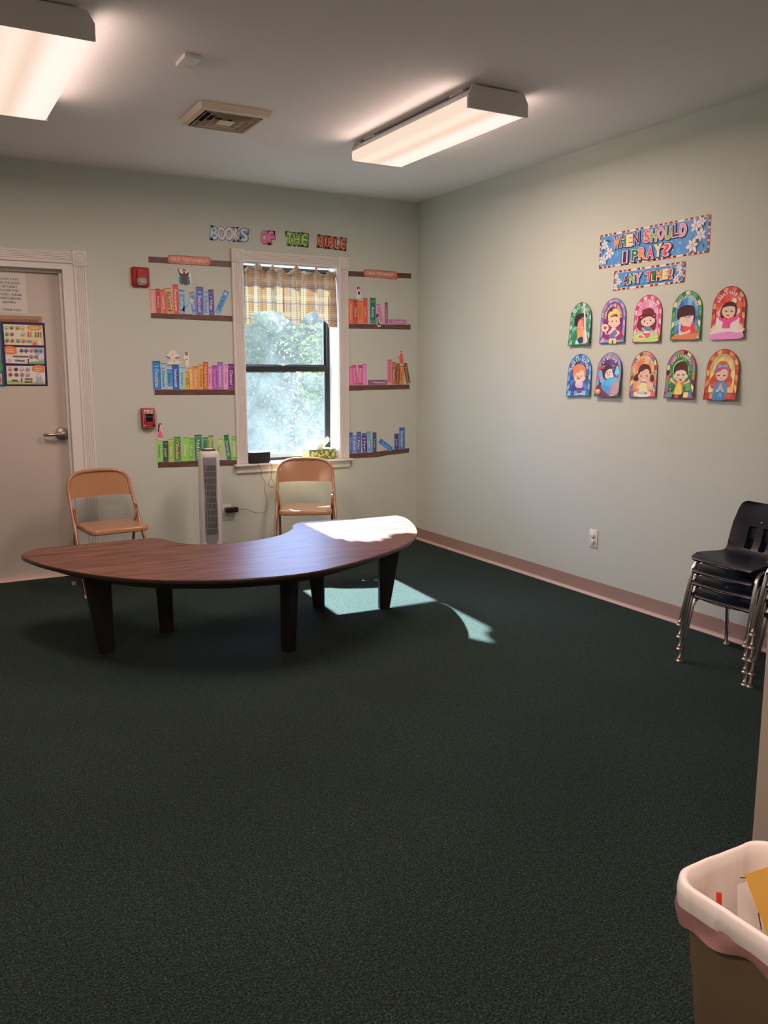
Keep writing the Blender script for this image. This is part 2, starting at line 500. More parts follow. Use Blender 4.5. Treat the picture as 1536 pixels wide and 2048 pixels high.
def rounded(pts, r, n=6):
    """round the inner corners of an open 3-D polyline"""
    out = [Vector(pts[0])]
    for i in range(1, len(pts) - 1):
        a, b, c = Vector(pts[i - 1]), Vector(pts[i]), Vector(pts[i + 1])
        rr = min(r, (a - b).length * 0.49, (c - b).length * 0.49)
        p, q = b + (a - b).normalized() * rr, b + (c - b).normalized() * rr
        for k in range(n + 1):
            t = k / n
            out.append(p * (1 - t) ** 2 + b * 2 * t * (1 - t) + q * t * t)
    out.append(Vector(pts[-1]))
    return out
def rrect(w, h, r, n=5, cx=0, cy=0):
    out = []
    for sx, sy, a0 in ((1, 1, 0), (-1, 1, 90), (-1, -1, 180), (1, -1, 270)):
        for k in range(n + 1):
            a = R(a0 + 90 * k / n)
            out.append((cx + sx * (w / 2 - r) + r * math.cos(a), cy + sy * (h / 2 - r) + r * math.sin(a)))
    return out
def catmull(p, n=4):
    out = []; L = len(p)
    for i in range(L):
        a, b, c, d = p[i - 1], p[i], p[(i + 1) % L], p[(i + 2) % L]
        for k in range(n):
            t = k / n
            out.append(tuple(0.5 * ((2 * b[j]) + (-a[j] + c[j]) * t + (2 * a[j] - 5 * b[j] + 4 * c[j] - d[j]) * t * t + (-a[j] + 3 * b[j] - 3 * c[j] + d[j]) * t ** 3) for j in range(2)))
    return out
def inset(p, d):
    n = len(p); area = sum(p[i][0] * p[(i + 1) % n][1] - p[(i + 1) % n][0] * p[i][1] for i in range(n))
    s = 1 if area > 0 else -1
    out = []
    for i in range(n):
        a, b, c = Vector(p[i - 1]), Vector(p[i]), Vector(p[(i + 1) % n])
        e1 = (b - a); e2 = (c - b)
        if e1.length < 1e-9: e1 = e2
        if e2.length < 1e-9: e2 = e1
        t = (e1.normalized() + e2.normalized())
        if t.length < 1e-6: t = e1
        t.normalize()
        out.append((b.x - t.y * d * s, b.y + t.x * d * s))
    return out

# ------------------------------------------------------------------ flat print
_tc = {}
def glyph(s, off=0.0, spacing=1.0):
    """outline of a string in the built-in font: 2-D vertices (cap height ~0.7), faces"""
    if 'M' in s and 0 < off < 0.06: off = 0.0   # widening this letter folds it over itself
    k = (s, off, spacing)
    if k in _tc: return _tc[k]
    cu = bpy.data.curves.new('t', 'FONT')
    cu.body = s; cu.size = 1.0; cu.resolution_u = 3; cu.offset = off; cu.space_character = spacing
    ob = bpy.data.objects.new('t', cu); COL.objects.link(ob)
    bpy.context.view_layer.update()
    me = bpy.data.meshes.new_from_object(ob.evaluated_get(bpy.context.evaluated_depsgraph_get()))
    vs = [(v.co.x, v.co.y) for v in me.vertices]; fs = [tuple(p.vertices) for p in me.polygons]
    bpy.data.objects.remove(ob); bpy.data.curves.remove(cu); bpy.data.meshes.remove(me)
    xs = [v[0] for v in vs] or [0]; ys = [v[1] for v in vs] or [0]
    _tc[k] = (vs, fs, (min(xs), max(xs), min(ys), max(ys)))
    return _tc[k]

class Print:
    """coloured flat layers on a wall plane; side 'B' back wall (u=x, v=z), 'R' right wall (u=y, v=z), 'D' door face"""
    def __init__(s, side, d0=0.0016, step=0.00005):
        s.side = side; s.d = d0; s.step = step; s.v = []; s.f = []; s.c = []
        s.sg = -1 if side == 'R' else 1
    def raw(s, vs, fs, c, raise_=True):
        b = len(s.v)
        s.v += [(v[0], v[1], s.d) for v in vs]
        for f in fs:
            s.f.append([b + i for i in f]); s.c.append(c)
        if raise_: s.d += s.step
    def P(s, c, pts, smooth=False):
        if smooth: pts = catmull(pts, 4)
        tri = tessellate_polygon([[Vector((p[0], p[1], 0)) for p in pts]])
        s.raw(pts, [tuple(t) for t in tri], c)
    def S(s, c, pts): s.P(c, pts, True)
    def E(s, c, e, n=16, a0=0, a1=360):
        cu, cv, au, av, bu, bv = e
        pts = []
        full = (a1 - a0) >= 360
        for k in range(n + (0 if full else 1)):
            a = R(a0 + (a1 - a0) * k / n)
            pts.append((cu + au * math.cos(a) + bu * math.sin(a), cv + av * math.cos(a) + bv * math.sin(a)))
        s.raw(pts, [tuple(range(len(pts)))], c)
    def L(s, c, pts, w):
        """polyline of width w"""
        for a, b in zip(pts[:-1], pts[1:]):
            dx, dy = b[0] - a[0], b[1] - a[1]; l = math.hypot(dx, dy) or 1
            nx, ny = -dy / l * w / 2, dx / l * w / 2
            ex, ey = dx / l * w * 0.3, dy / l * w * 0.3
            s.raw([(a[0] + nx - ex, a[1] + ny - ey), (a[0] - nx - ex, a[1] - ny - ey), (b[0] - nx + ex, b[1] - ny + ey), (b[0] + nx + ex, b[1] + ny + ey)], [(0, 1, 2, 3)], c, False)
        s.d += s.step
    def T(s, c, txt, cu, cv, h=None, length=None, ang=0.0, off=0.02, maxh=None, spacing=1.0):
        """text centred at (cu, cv); h = cap height, length = run length; ang = reading direction seen from the room"""
        vs, fs, (x0, x1, y0, y1) = glyph(txt, off, spacing)
        if not vs: return
        cap = 0.70
        sy = (h / cap) if h else length / (x1 - x0)
        sx = (length / (x1 - x0)) if length else sy
        ca, sa = math.cos(ang), math.sin(ang)
        mx = (x0 + x1) / 2; my = cap / 2
        out = []
        for x, y in vs:
            a, b = (x - mx) * sx, (y - my) * sy
            p, q = a * ca - b * sa, a * sa + b * ca
            out.append((cu + s.sg * p, cv + q))
        s.raw(out, fs, c)
    def build(s, name, parent=None, warp=None, cuts=None, m='print', thick=None):
        me = bpy.data.meshes.new(name)
        bm = bmesh.new()
        col = bm.loops.layers.float_color.new('Col')
        bv = [bm.verts.new(v) for v in s.v]
        for f, c in zip(s.f, s.c):
            try: fc = bm.faces.new([bv[i] for i in f])
            except ValueError: continue
            for l in fc.loops: l[col] = (*c, 1)
        if cuts:
            for ax, val in cuts:
                n = (1, 0, 0) if ax == 0 else (0, 1, 0)
                co = (val, 0, 0) if ax == 0 else (0, val, 0)
                bmesh.ops.bisect_plane(bm, geom=bm.verts[:] + bm.edges[:] + bm.faces[:], plane_co=co, plane_no=n, dist=1e-6)
        us = [v[0] for v in s.v]; vv = [v[1] for v in s.v]
        ou, ov = (min(us) + max(us)) / 2, min(vv)
        if parent is not None: ou, ov = parent['_o'][0], parent['_o'][1]
        for v in bm.verts:
            u, w, d = v.co
            if warp: d += warp(u, w)
            if s.side == 'R': v.co = (-d, u - ou, w - ov)
            else: v.co = (u - ou, -d, w - ov)
        bm.to_mesh(me); bm.free()
        me.materials.append(M[m])
        o = bpy.data.objects.new(name, me); COL.objects.link(o)
        if parent is not None: o.parent = parent
        else:
            o['_o'] = (ou, ov)
            y0 = 0.08 if s.side == 'D' else 0.0
            o.location = (0, ou, ov) if s.side == 'R' else (ou, y0, ov)
        return o

# ================================================================== STRUCTURE
H = 2.74
XL, YF = -6.4, -8.2
struct(bx('floor', M['carpet'], XL - 0.1, 0.1, YF - 0.1, 0.10, -0.06, 0.0))
struct(bx('ceiling', M['ceiling'], XL - 0.1, 0.1, YF - 0.1, 0.2, H, H + 0.1))
struct(bx('wall_right', M['wall'], 0.0, 0.12, YF, 0.2, 0, H))
struct(bx('wall_left', M['wall'], XL - 0.12, XL, YF, 0.2, 0, H))
struct(bx('wall_front', M['wall'], XL, 0, YF - 0.12, YF, 0, H))
# back wall with a door opening and a window opening
DX0, DX1, DZ = -3.66, -2.735, 2.075
WX0, WX1, WZ0, WZ1 = -1.490, -0.720, 0.70, 2.192
b = MB()
for x0, x1, z0, z1 in ((XL, DX0, 0, H), (DX0, DX1, DZ, H), (DX1, WX0, 0, H), (WX0, WX1, 0, WZ0), (WX0, WX1, WZ1, H), (WX1, 0, 0, H)):
    b.box(x0, x1, 0, 0.2, z0, z1)
struct(b.build('wall_back', M['wall']))
# closet bump-out on the right, its corner just inside the frame
struct(bx('wall_closet', M['partition'], -2.09, 0.0, YF, -4.94, 0, H))

def cove(name, pts_dir, x0, x1, y0, y1):
    """rubber cove base: profile extruded between two wall points"""
    prof = [(0, 0), (0.016, 0), (0.017, 0.004), (0.011, 0.012), (0.0065, 0.022), (0.005, 0.09), (0.003, 0.1), (0, 0.1)]
    b = MB()
    rings = []
    for t in (0, 1):
        x = x0 + (x1 - x0) * t; y = y0 + (y1 - y0) * t
        rings.append([(x + pts_dir[0] * d, y + pts_dir[1] * d, z) for d, z in prof])
    b.rings(rings)
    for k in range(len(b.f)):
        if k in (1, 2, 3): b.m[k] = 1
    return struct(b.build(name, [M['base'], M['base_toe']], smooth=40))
cove('baseboard_right', (-1, 0), 0, 0, -4.94, 0.0)
cove('baseboard_back', (0, -1), -2.585, 0, 0, 0)
cove('baseboard_closet', (0, 1), -2.09, 0, -4.94, -4.94)

# ---- fluted trim
def fluted(b, x0, x1, z0, z1, y=0.0, depth=0.02, vertical=True, nf=5):
    """fluted casing board: ridges run along the board"""
    w = (x1 - x0) if vertical else (z1 - z0)
    prof = [(0, 0.0), (0.0, -depth * 0.8), (0.06 * w, -depth)]
    m0, m1 = 0.16 * w, 0.84 * w
    fw = (m1 - m0) / nf
    for i in range(nf):
        a = m0 + i * fw
        prof += [(a + fw * 0.12, -depth), (a + fw * 0.3, -depth + 0.006), (a + fw * 0.7, -depth + 0.006), (a + fw * 0.88, -depth)]
    prof += [(0.94 * w, -depth), (w, -depth * 0.8), (w, 0)]
    if vertical:
        rings = [[(x0 + t, y + d, z) for t, d in prof] for z in (z0, z1)]
    else:
        rings = [[(x, y + d, z0 + t) for t, d in prof] for x in (x0, x1)]
    b.rings(rings)
def rosette(b, x0, x1, z0, z1, y=0.0):
    b.box(x0, x1, y - 0.026, y, z0, z1, 0.003)
    cx, cz = (x0 + x1) / 2, (z0 + z1) / 2; r = (x1 - x0) / 2
    b.lathe([(0.80 * r, y - 0.024), (0.80 * r, y - 0.030), (0.70 * r, y - 0.033), (0.60 * r, y - 0.028), (0.50 * r, y - 0.027), (0.40 * r, y - 0.031), (0.28 * r, y - 0.031), (0.2 * r, y - 0.028), (0.01, y - 0.032)], (cx, 0, cz), 28, 'y')

# ================================================================== DOOR
door = struct(bx('door_1', M['door'], -3.652, -2.742, 0.08, 0.125, 0.012, 2.066, bev=0.002))
b = MB()
fluted(b, -2.672, -2.588, 0.0, 2.095)
fluted(b, -3.80, -3.716, 0.0, 2.095)
fluted(b, -3.715, -2.673, 2.108, 2.185, vertical=False)
struct(b.build('trim_1', M['trim'], smooth=25))
b = MB(); rosette(b, -2.676, -2.584, 2.095, 2.195); rosette(b, -3.804, -3.712, 2.095, 2.195)
struct(b.build('trim_2', M['trim'], smooth=25))
b = MB()
b.box(-2.742, -2.672, -0.012, 0.075, 0, 2.106); b.box(-3.716, -3.652, -0.012, 0.075, 0, 2.106); b.box(-3.652, -2.742, -0.012, 0.075, 2.07, 2.106)
b.box(-2.757, -2.742, 0.052, 0.079, 0, 2.07); b.box(-3.652, -2.757, 0.052, 0.079, 2.050, 2.07)
b.box(-2.742, -2.735, 0.075, 0.2, 0, 2.075); b.box(-3.66, -3.652, 0.075, 0.2, 0, 2.075); b.box(-3.652, -2.742, 0.075, 0.2, 2.068, 2.075)
struct(b.build('trim_3', M['trim']))
b = MB(); b.rings([[(x, 0.035, 0), (x, 0.045, 0.014), (x, 0.075, 0.02), (x, 0.15, 0.02), (x, 0.15, 0)] for x in (-3.652, -2.742)])
struct(b.build('trim_4', M['base_toe']))
# lever handle
b = MB()
b.lathe([(0.043, 0.078), (0.043, 0.070), (0.038, 0.060), (0.020, 0.056), (0.015, 0.050), (0.015, 0.025), (0.019, 0.020), (0.019, 0.012), (0.006, 0.008)], (-2.792, 0, 0.985), 28, 'y')
rose = b.build('door_handle', M['steel'], door, smooth=35)
b = MB()
b.tube(rounded([(-2.792, 0.020, 0.987), (-2.85, 0.016, 0.985), (-2.90, 0.022, 0.983), (-2.912, 0.05, 0.982)], 0.02), [0.012] * 3 + [0.011] * 6 + [0.010] * 5 + [0.009] * 2, 10, flat=0.75)
b.build('lever', M['steel'], rose, smooth=True)
b = MB()
for z in (0.35, 0.72, 0.90, 1.08, 1.25, 1.45, 1.65, 1.90):
    b.lathe([(0.004, -0.0125), (0.004, -0.0135), (0.001, -0.014)], (-2.7465 - 0.004 * (z % 0.3), 0.066, z), 8, 'y')
o = b.build('nail_holes', M['bronze'], door); o['kind'] = 'stuff'

# ================================================================== WINDOW
b = MB()
fluted(b, -1.577, -1.489, 0.722, 2.185); fluted(b, -0.721, -0.636, 0.722, 2.185)
fluted(b, -1.489, -0.721, 2.192, 2.270, vertical=False)
struct(b.build('trim_5', M['trim'], smooth=25))
b = MB(); rosette(b, -1.580, -1.486, 2.185, 2.280); rosette(b, -0.724, -0.632, 2.185, 2.274)
struct(b.build('trim_6', M['trim'], smooth=25))
b = MB()
b.rings([[(x, -0.052, 0.704), (x, -0.058, 0.708), (x, -0.058, 0.716), (x, -0.052, 0.720), (x, 0.001, 0.720), (x, 0.001, 0.704)] for x in (-1.600, -0.618)])
b.box(WX0 + 0.0, WX1, 0.001, 0.150, 0.7005, 0.720)
b.rings([[(x, 0, 0.648), (x, -0.016, 0.648), (x, -0.022, 0.656), (x, -0.020, 0.700), (x, -0.026, 0.704), (x, 0, 0.704)] for x in (-1.578, -0.636)])
struct(b.build('trim_7', M['trim'], smooth=25))
b = MB()
b.box(WX0 - 0.002, WX0 + 0.004, 0.0, 0.15, 0.72, WZ1); b.box(WX1 - 0.004, WX1 + 0.002, 0.0, 0.15, 0.72, WZ1); b.box(WX0, WX1, 0.0, 0.15, WZ1 - 0.004, WZ1 + 0.001)
struct(b.build('trim_8', M['reveal']))
# metal single-hung unit
wx0, wx1 = WX0 + 0.004, WX1 - 0.004
win = thing('window_1', '', '', (0, 0, 0)); del win['label']; del win['category']; win['kind'] = 'structure'
b = MB()
b.box(wx0, wx0 + 0.022, 0.15, 0.215, 0.72, 2.19); b.box(wx1 - 0.022, wx1, 0.15, 0.215, 0.72, 2.19)
b.box(wx0, wx1, 0.15, 0.215, 2.168, 2.19); b.box(wx0, wx1, 0.15, 0.23, 0.72, 0.738)
b.build('window_frame', M['bronze'], win)
b = MB()  # lower sash, inner track
b.box(wx0 + 0.022, wx0 + 0.044, 0.152, 0.176, 0.738, 1.445); b.box(wx1 - 0.044, wx1 - 0.022, 0.152, 0.176, 0.738, 1.445)
b.box(wx0 + 0.022, wx1 - 0.022, 0.148, 0.178, 1.405, 1.449, 0.003)
b.build('lower_sash', M['bronze'], win)
bx('bottom_rail', mat('grey_sash_rail', (0.45, 0.45, 0.47), 0.4), wx0 + 0.044, wx1 - 0.044, 0.150, 0.176, 0.738, 0.772, win, 0.003)
b = MB()
b.box(wx0 + 0.022, wx0 + 0.036, 0.180, 0.204, 1.43, 2.168); b.box(wx1 - 0.036, wx1 - 0.022, 0.180, 0.204, 1.43, 2.168)
b.box(wx0 + 0.022, wx1 - 0.022, 0.180, 0.204, 1.440, 1.458); b.box(wx0 + 0.022, wx1 - 0.022, 0.180, 0.204, 2.150, 2.168)
b.build('upper_sash', M['bronze'], win)
b = MB()
b.lathe([(0.011, 0), (0.011, 0.012), (0.004, 0.014)], (-1.115, 0.163, 1.449), 12); b.box(-1.135, -1.080, 0.156, 0.165, 1.455, 1.462, 0.002)
b.build('sash_lock', M['white_plastic'], win)
b = MB(); b.box(wx0 + 0.044, wx1 - 0.044, 0.163, 0.166, 0.772, 1.405); b.build('pane', M['glass_low'], win)
b = MB(); b.box(wx0 + 0.036, wx1 - 0.036, 0.191, 0.194, 1.458, 2.150); b.build('pane', M['glass_up'], win)

# ================================================================== CEILING THINGS
def fixture(label, cx, y0, y1):
    cy = (y0 + y1) / 2; L = (y1 - y0) / 2
    t = thing('ceiling_light', label, 'ceiling light', (cx, cy, H), 0, 'fluorescent ceiling lights')
    b = MB()
    prof = [(-0.165, -0.060), (-0.168, -0.048), (-0.130, -0.012), (0.130, -0.012), (0.168, -0.048), (0.165, -0.060)]
    b.rings([[(x, y, z) for x, z in prof] for y in (-L + 0.012, L - 0.012)])
    b.build('housing', M['housing'], t)
    for s in (-1, 1):
        b = MB()
        ep = [(-0.150, -0.008), (0.150, -0.008), (0.176, -0.052), (0.176, -0.112), (-0.176, -0.112), (-0.176, -0.052)]
        ya, yb = (L - 0.012, L) if s > 0 else (-L, -L + 0.012)
        b.rings([[(x, ya, z) for x, z in ep], [(x, yb, z) for x, z in ep]])
        b.build('end_cap', M['housing'], t)
    b = MB()
    lp = [(-0.169, -0.058), (-0.173, -0.075), (-0.171, -0.102), (-0.160, -0.110), (0.160, -0.110), (0.171, -0.102), (0.173, -0.075), (0.169, -0.058)]
    b.rings([[(x, -L + 0.0125, z) for x, z in lp], [(x, L - 0.0125, z) for x, z in lp]], closed=False, cap0=False, cap1=False)
    b.build('lens', M['lens'], t)
    ld = bpy.data.lights.new('tube_light', 'AREA')   # the lamp's own light
    ld.shape = 'RECTANGLE'; ld.size = 0.31; ld.size_y = 2 * L - 0.06
    ld.energy = LAMP_WATTS; ld.color = LAMP_COLOR
    lo = bpy.data.objects.new('tube_light', ld); COL.objects.link(lo); lo.parent = t; lo.location = (0, 0, -0.113)
    for s in (-1, 1):   # light leaving the upright sides of the wrap-around lens
        ld = bpy.data.lights.new('tube_light', 'AREA')
        ld.shape = 'RECTANGLE'; ld.size = 0.05; ld.size_y = 2 * L - 0.06
        ld.energy = LAMP_WATTS * 0.048; ld.color = LAMP_COLOR
        lo = bpy.data.objects.new('tube_light', ld); COL.objects.link(lo); lo.parent = t; lo.location = (s * 0.177, 0, -0.085); lo.rotation_euler = (0, -s * PI / 2, 0)
    for yb in (-L + 0.1, L - 0.22):
        b = MB(); b.box(-0.14, 0.14, yb, yb + 0.12, -0.012, 0.0); b.build('mounting_bracket', M['housing'], t)
    return t
fixture('long white fluorescent ceiling light nearer the right wall, whole in view', -1.136, -2.600, -1.388)
fixture('white fluorescent ceiling light cut off by the upper left corner', -3.170, -2.590, -1.380)
# two unseen fixtures added behind the camera to help light the room
fixture('added white fluorescent ceiling light, unseen in the rear of the room near the closet', -2.75, -5.90, -4.69)
fixture('added white fluorescent ceiling light, unseen in the rear left of the room', -4.95, -5.90, -4.69)

vent = thing('ceiling_vent', 'square cream ceiling air vent with nested louvre rings', 'vent', (-2.125, -1.525, H))
b = MB()
def sq_ring(b, a0, z0, a1, z1, t=0.0015):
    """one square sloping louvre from half-size a0 at z0 to a1 at z1"""
    def sq(a, z): return [(-a, -a, z), (a, -a, z), (a, a, z), (-a, a, z)]
    b.rings([sq(a0, z0), sq(a1, z1), sq(a1 - t, z1 + 0.001), sq(a0 - t, z0 + 0.001)], True, False, False)
sq_ring(b, 0.192, -0.001, 0.182, -0.030); sq_ring(b, 0.182, -0.030, 0.156, -0.034)
b.build('frame', M['vent'], vent)
b = MB(); b.box(-0.15, 0.15, -0.15, 0.15, -0.002, -0.0005); b.build('duct_opening', M['dark'], vent)
for a in (0.146, 0.112, 0.078):
    b = MB(); sq_ring(b, a, -0.038, a - 0.022, -0.010, 0.002); sq_ring(b, a + 0.004, -0.040, a - 0.002, -0.037, 0.002)
    b.build('louvre', M['vent'], vent)
b = MB(); b.box(-0.040, 0.040, -0.040, 0.040, -0.040, -0.036); b.box(-0.012, 0.012, -0.012, 0.012, -0.036, -0.002)
b.build('center_plate', M['vent'], vent)
o = bx('ceiling_plate', M['white_plastic'], -0.037, 0.037, -0.070, 0.070, -0.018, 0.0, bev=0.004)
o.location = (-2.537, -2.252, H)
tag(o, 'small blank white rectangular cover plate on the ceiling beyond the vent', 'cover plate')

# ================================================================== KIDNEY TABLE
tbl = thing('activity_table', 'low kidney-shaped activity table with a reddish brown wood-grain top and dark legs', 'table', (-2.0, -1.8, 0))
TZ = 0.455
out0 = [(-3.2532,-1.3695),(-3.2272,-1.2832),(-3.1779,-1.2286),(-3.0839,-1.1964),(-2.9539,-1.2054),(-2.8195,-1.2073),(-2.6798,-1.2018),(-2.5669,-1.2048),(-2.5144,-1.2253),(-2.4825,-1.2689),(-2.4440,-1.3913),(-2.3988,-1.4818),(-2.3419,-1.5295),(-2.2397,-1.5702),(-2.1272,-1.5838),(-1.9993,-1.5629),(-1.8681,-1.5055),(-1.7785,-1.4281),(-1.7065,-1.3354),(-1.6663,-1.2492),(-1.6180,-1.1843),(-1.5626,-1.1524),(-1.4327,-1.1606),(-1.2197,-1.1694),(-1.0382,-1.1798),(-.9309,-1.1933),(-.8875,-1.2521),(-.8991,-1.3695),(-.9680,-1.5658),(-1.0655,-1.7679),(-1.1461,-1.8887),(-1.2801,-2.0379),(-1.4074,-2.1436),(-1.5979,-2.2611),(-1.7572,-2.3386),(-1.9019,-2.4014),(-2.0596,-2.4490),(-2.2178,-2.4549),(-2.3816,-2.4262),(-2.5132,-2.3864),(-2.5955,-2.3461),(-2.7368,-2.2675),(-2.8894,-2.1382),(-3.0166,-1.9759),(-3.1225,-1.7851),(-3.1922,-1.6200),(-3.2333,-1.4775)]
out0 = [(x + 2.0, y + 1.8) for x, y in out0]
oc = catmull(out0, 3)
b = MB()
rg = []
for d, z in ((0.030, -0.022), (0.004, -0.022), (0.0, -0.017), (0.0, -0.006), (0.003, -0.001), (0.006, 0.0)):
    rg.append([(x, y, TZ + z) for x, y in (inset(oc, d) if d else oc)])
b.rings(rg)
nsl = len(oc)
for k in range(len(b.f)):
    if k < 4 * nsl: b.m[k] = 1
top = b.build('table_top', [M['wood_top'], M['wood_edge']], tbl, smooth=30)
for p in top.data.polygons:
    if len(p.vertices) > 4: p.use_smooth = False
b = MB()
ap = inset(catmull(out0, 1), 0.11); ap2 = inset(catmull(out0, 1), 0.135)
n = len(ap)
for i in range(n):
    j = (i + 1) % n
    q = [(ap[i], 0.385), (ap[j], 0.385), (ap[j], 0.434), (ap[i], 0.434)]
    q2 = [(ap2[i], 0.385), (ap2[j], 0.385), (ap2[j], 0.434), (ap2[i], 0.434)]
    b.add([(p[0], p[1], z) for p, z in q + q2], [(0, 1, 2, 3), (7, 6, 5, 4), (0, 4, 5, 1)])
b.build('apron', M['leg'], tbl, smooth=30)
def table_leg(x, y, dx, dy, wb, wt, t, chips=()):
    """tapered leg: inner edge upright, outer edge flaring up towards (dx, dy)"""
    l = math.hypot(dx, dy); dx, dy = dx / l, dy / l; px, py = -dy, dx
    b = MB()
    rings = []
    for z, a, c in ((0.0, -wb / 2, wb / 2), (0.02, -wb / 2, wb / 2 + 0.004), (0.30, -wb / 2, wb / 2 + (wt - wb) * 0.72), (0.433, -wb / 2, wb / 2 + (wt - wb))):
        e = 0.006
        rings.append([(dx * s + px * q, dy * s + py * q, z) for s, q in ((a, -t / 2 + e), (a + e, -t / 2), (c - e, -t / 2), (c, -t / 2 + e), (c, t / 2 - e), (c - e, t / 2), (a + e, t / 2), (a, t / 2 - e))])
    b.rings(rings)
    o = b.build('leg', M['leg'], tbl, smooth=30, loc=(x + 2.0, y + 1.8, 0))
    for s, q, z, w, h in chips:
        b = MB(); b.box(s - w / 2, s + w / 2, -w / 2, w / 2, z - h / 2, z + h / 2)
        for k in range(8):
            vx, vy, vz = b.v[k]; b.v[k] = (dx * vx + px * (q + vy), dy * vx + py * (q + vy), vz)
        b.build('worn_chip', M['chip'], o)
    return o
table_leg(-2.925, -1.800, -0.93, -0.10, 0.070, 0.135, 0.045, ((0.035, -0.0228, 0.10, 0.003, 0.04), (0.055, -0.0228, 0.30, 0.004, 0.04), (0.030, -0.0228, 0.14, 0.002, 0.02)))
table_leg(-2.560, -1.590, -0.9, 0.35, 0.070, 0.095, 0.045)
table_leg(-2.110, -2.220, 0.35, -0.95, 0.060, 0.095, 0.055, ((0.047, 0.010, 0.33, 0.006, 0.05), (0.040, 0.020, 0.18, 0.004, 0.03), (0.033, 0.000, 0.06, 0.004, 0.06)))
table_leg(-1.625, -1.545, -0.95, 0.25, 0.065, 0.115, 0.045)
table_leg(-1.295, -1.760, 0.95, -0.15, 0.062, 0.140, 0.045)

# ================================================================== FOLDING CHAIRS
def folding_chair(label, loc, rz):
    t = thing('folding_chair', label, 'chair', loc, rz, 'tan metal folding chairs along the back wall')
    # inverted-U back tube running down to the front feet
    arch = []
    for k in range(0, 13):
        a = PI - PI * k / 12
        cx = 0.205 * (abs(math.cos(a)) ** 0.62) * (1 if math.cos(a) > 0 else -1)
        cz = 0.640 + 0.118 * (math.sin(a) ** 0.75)
        arch.append((cx, -0.205 - 0.030 * (cz - 0.64) / 0.118, cz))
    pts = [(-0.236, 0.165, 0.012), (-0.232, 0.155, 0.03), (-0.218, -0.03, 0.34), (-0.212, -0.12, 0.49)] + arch + [(0.212, -0.12, 0.49), (0.218, -0.03, 0.34), (0.232, 0.155, 0.03), (0.236, 0.165, 0.012)]
    b = MB(); b.tube(pts, 0.0115, 10); b.build('back_frame', M['tan'], t, smooth=True)
    # second bead just inside the arch
    # rear legs
    for s in (-1, 1):
        b = MB()
        b.tube([(s * 0.200, -0.085, 0.50), (s * 0.198, -0.120, 0.42), (s * 0.196, -0.185, 0.20), (s * 0.196, -0.235, 0.012)], 0.0105, 8)
        b.build('rear_leg', M['tan'], t, smooth=True)
        for q in ([(s * 0.196, -0.232, 0.022), (s * 0.196, -0.238, 0.0)], [(s * 0.2345, 0.160, 0.022), (s * 0.237, 0.167, 0.0)]):
            b = MB(); b.tube(q, 0.014, 10); b.build('foot_cap', M['tan_cap'], t, smooth=30)
        b = MB(); b.box(s * 0.204 - 0.003, s * 0.204 + 0.003, -0.130, -0.075, 0.43, 0.53, 0.002); b.build('hinge_plate', M['tan'], t)
    for q in ([(-0.196, -0.212, 0.10), (0.196, -0.212, 0.10)], [(-0.228, 0.118, 0.09), (0.228, 0.118, 0.09)]):
        b = MB(); b.tube(q, 0.008, 8); b.build('cross_bar', M['tan'], t, smooth=True)
    # seat pan
    b = MB()
    o = rrect(0.385, 0.375, 0.055, 5, 0, 0.0)
    rg = []
    for d, z in ((0.006, 0.393), (0.0, 0.398), (0.0, 0.415), (0.004, 0.423), (0.014, 0.427), (0.045, 0.424)):
        q = inset(o, d) if d else o
        rg.append([(x * (1 - 0.06 * (0.19 - y) / 0.38), y, z) for x, y in q])
    b.rings(rg)
    b.build('seat', M['tan'], t, smooth=50)
    # pressed back panel, arched top, bowed
    b = MB(); nu, nv = 20, 8; g = []
    for side in (0, 1):
        for j in range(nv + 1):
            for i in range(nu + 1):
                u = -1 + 2 * i / nu
                ztop = 0.640 + 0.111 * math.sin(math.acos(min(1.0, abs(u) ** (1 / 0.62)))) ** 0.75
                zb = 0.590 - 0.004 * u * u
                v = j / nv
                z = zb + (ztop - zb) * v
                x = u * 0.1975
                y = -0.205 - 0.030 * (z - 0.64) / 0.118 - 0.020 * (1 - u * u) * (1 - 0.5 * v) + 0.006 - side * 0.004
                g.append((x, y, z))
    q = (nu + 1) * (nv + 1); fs = []
    for j in range(nv):
        for i in range(nu):
            a = j * (nu + 1) + i
            fs.append((a, a + 1, a + nu + 2, a + nu + 1)); fs.append((q + a, q + a + nu + 1, q + a + nu + 2, q + a + 1))
    for i in range(nu):
        fs.append((i, q + i, q + i + 1, i + 1)); a = nv * (nu + 1) + i
        fs.append((a, a + 1, q + a + 1, q + a))
    b.add(g, fs); b.build('backrest', M['tan'], t, smooth=50)
    return t
folding_chair('tan metal folding chair in front of the door casing, left of the tower fan', (-2.602, -0.468, 0), R(187.0))
folding_chair('tan metal folding chair standing under the window sill', (-1.205, -0.425, 0), R(156.0))

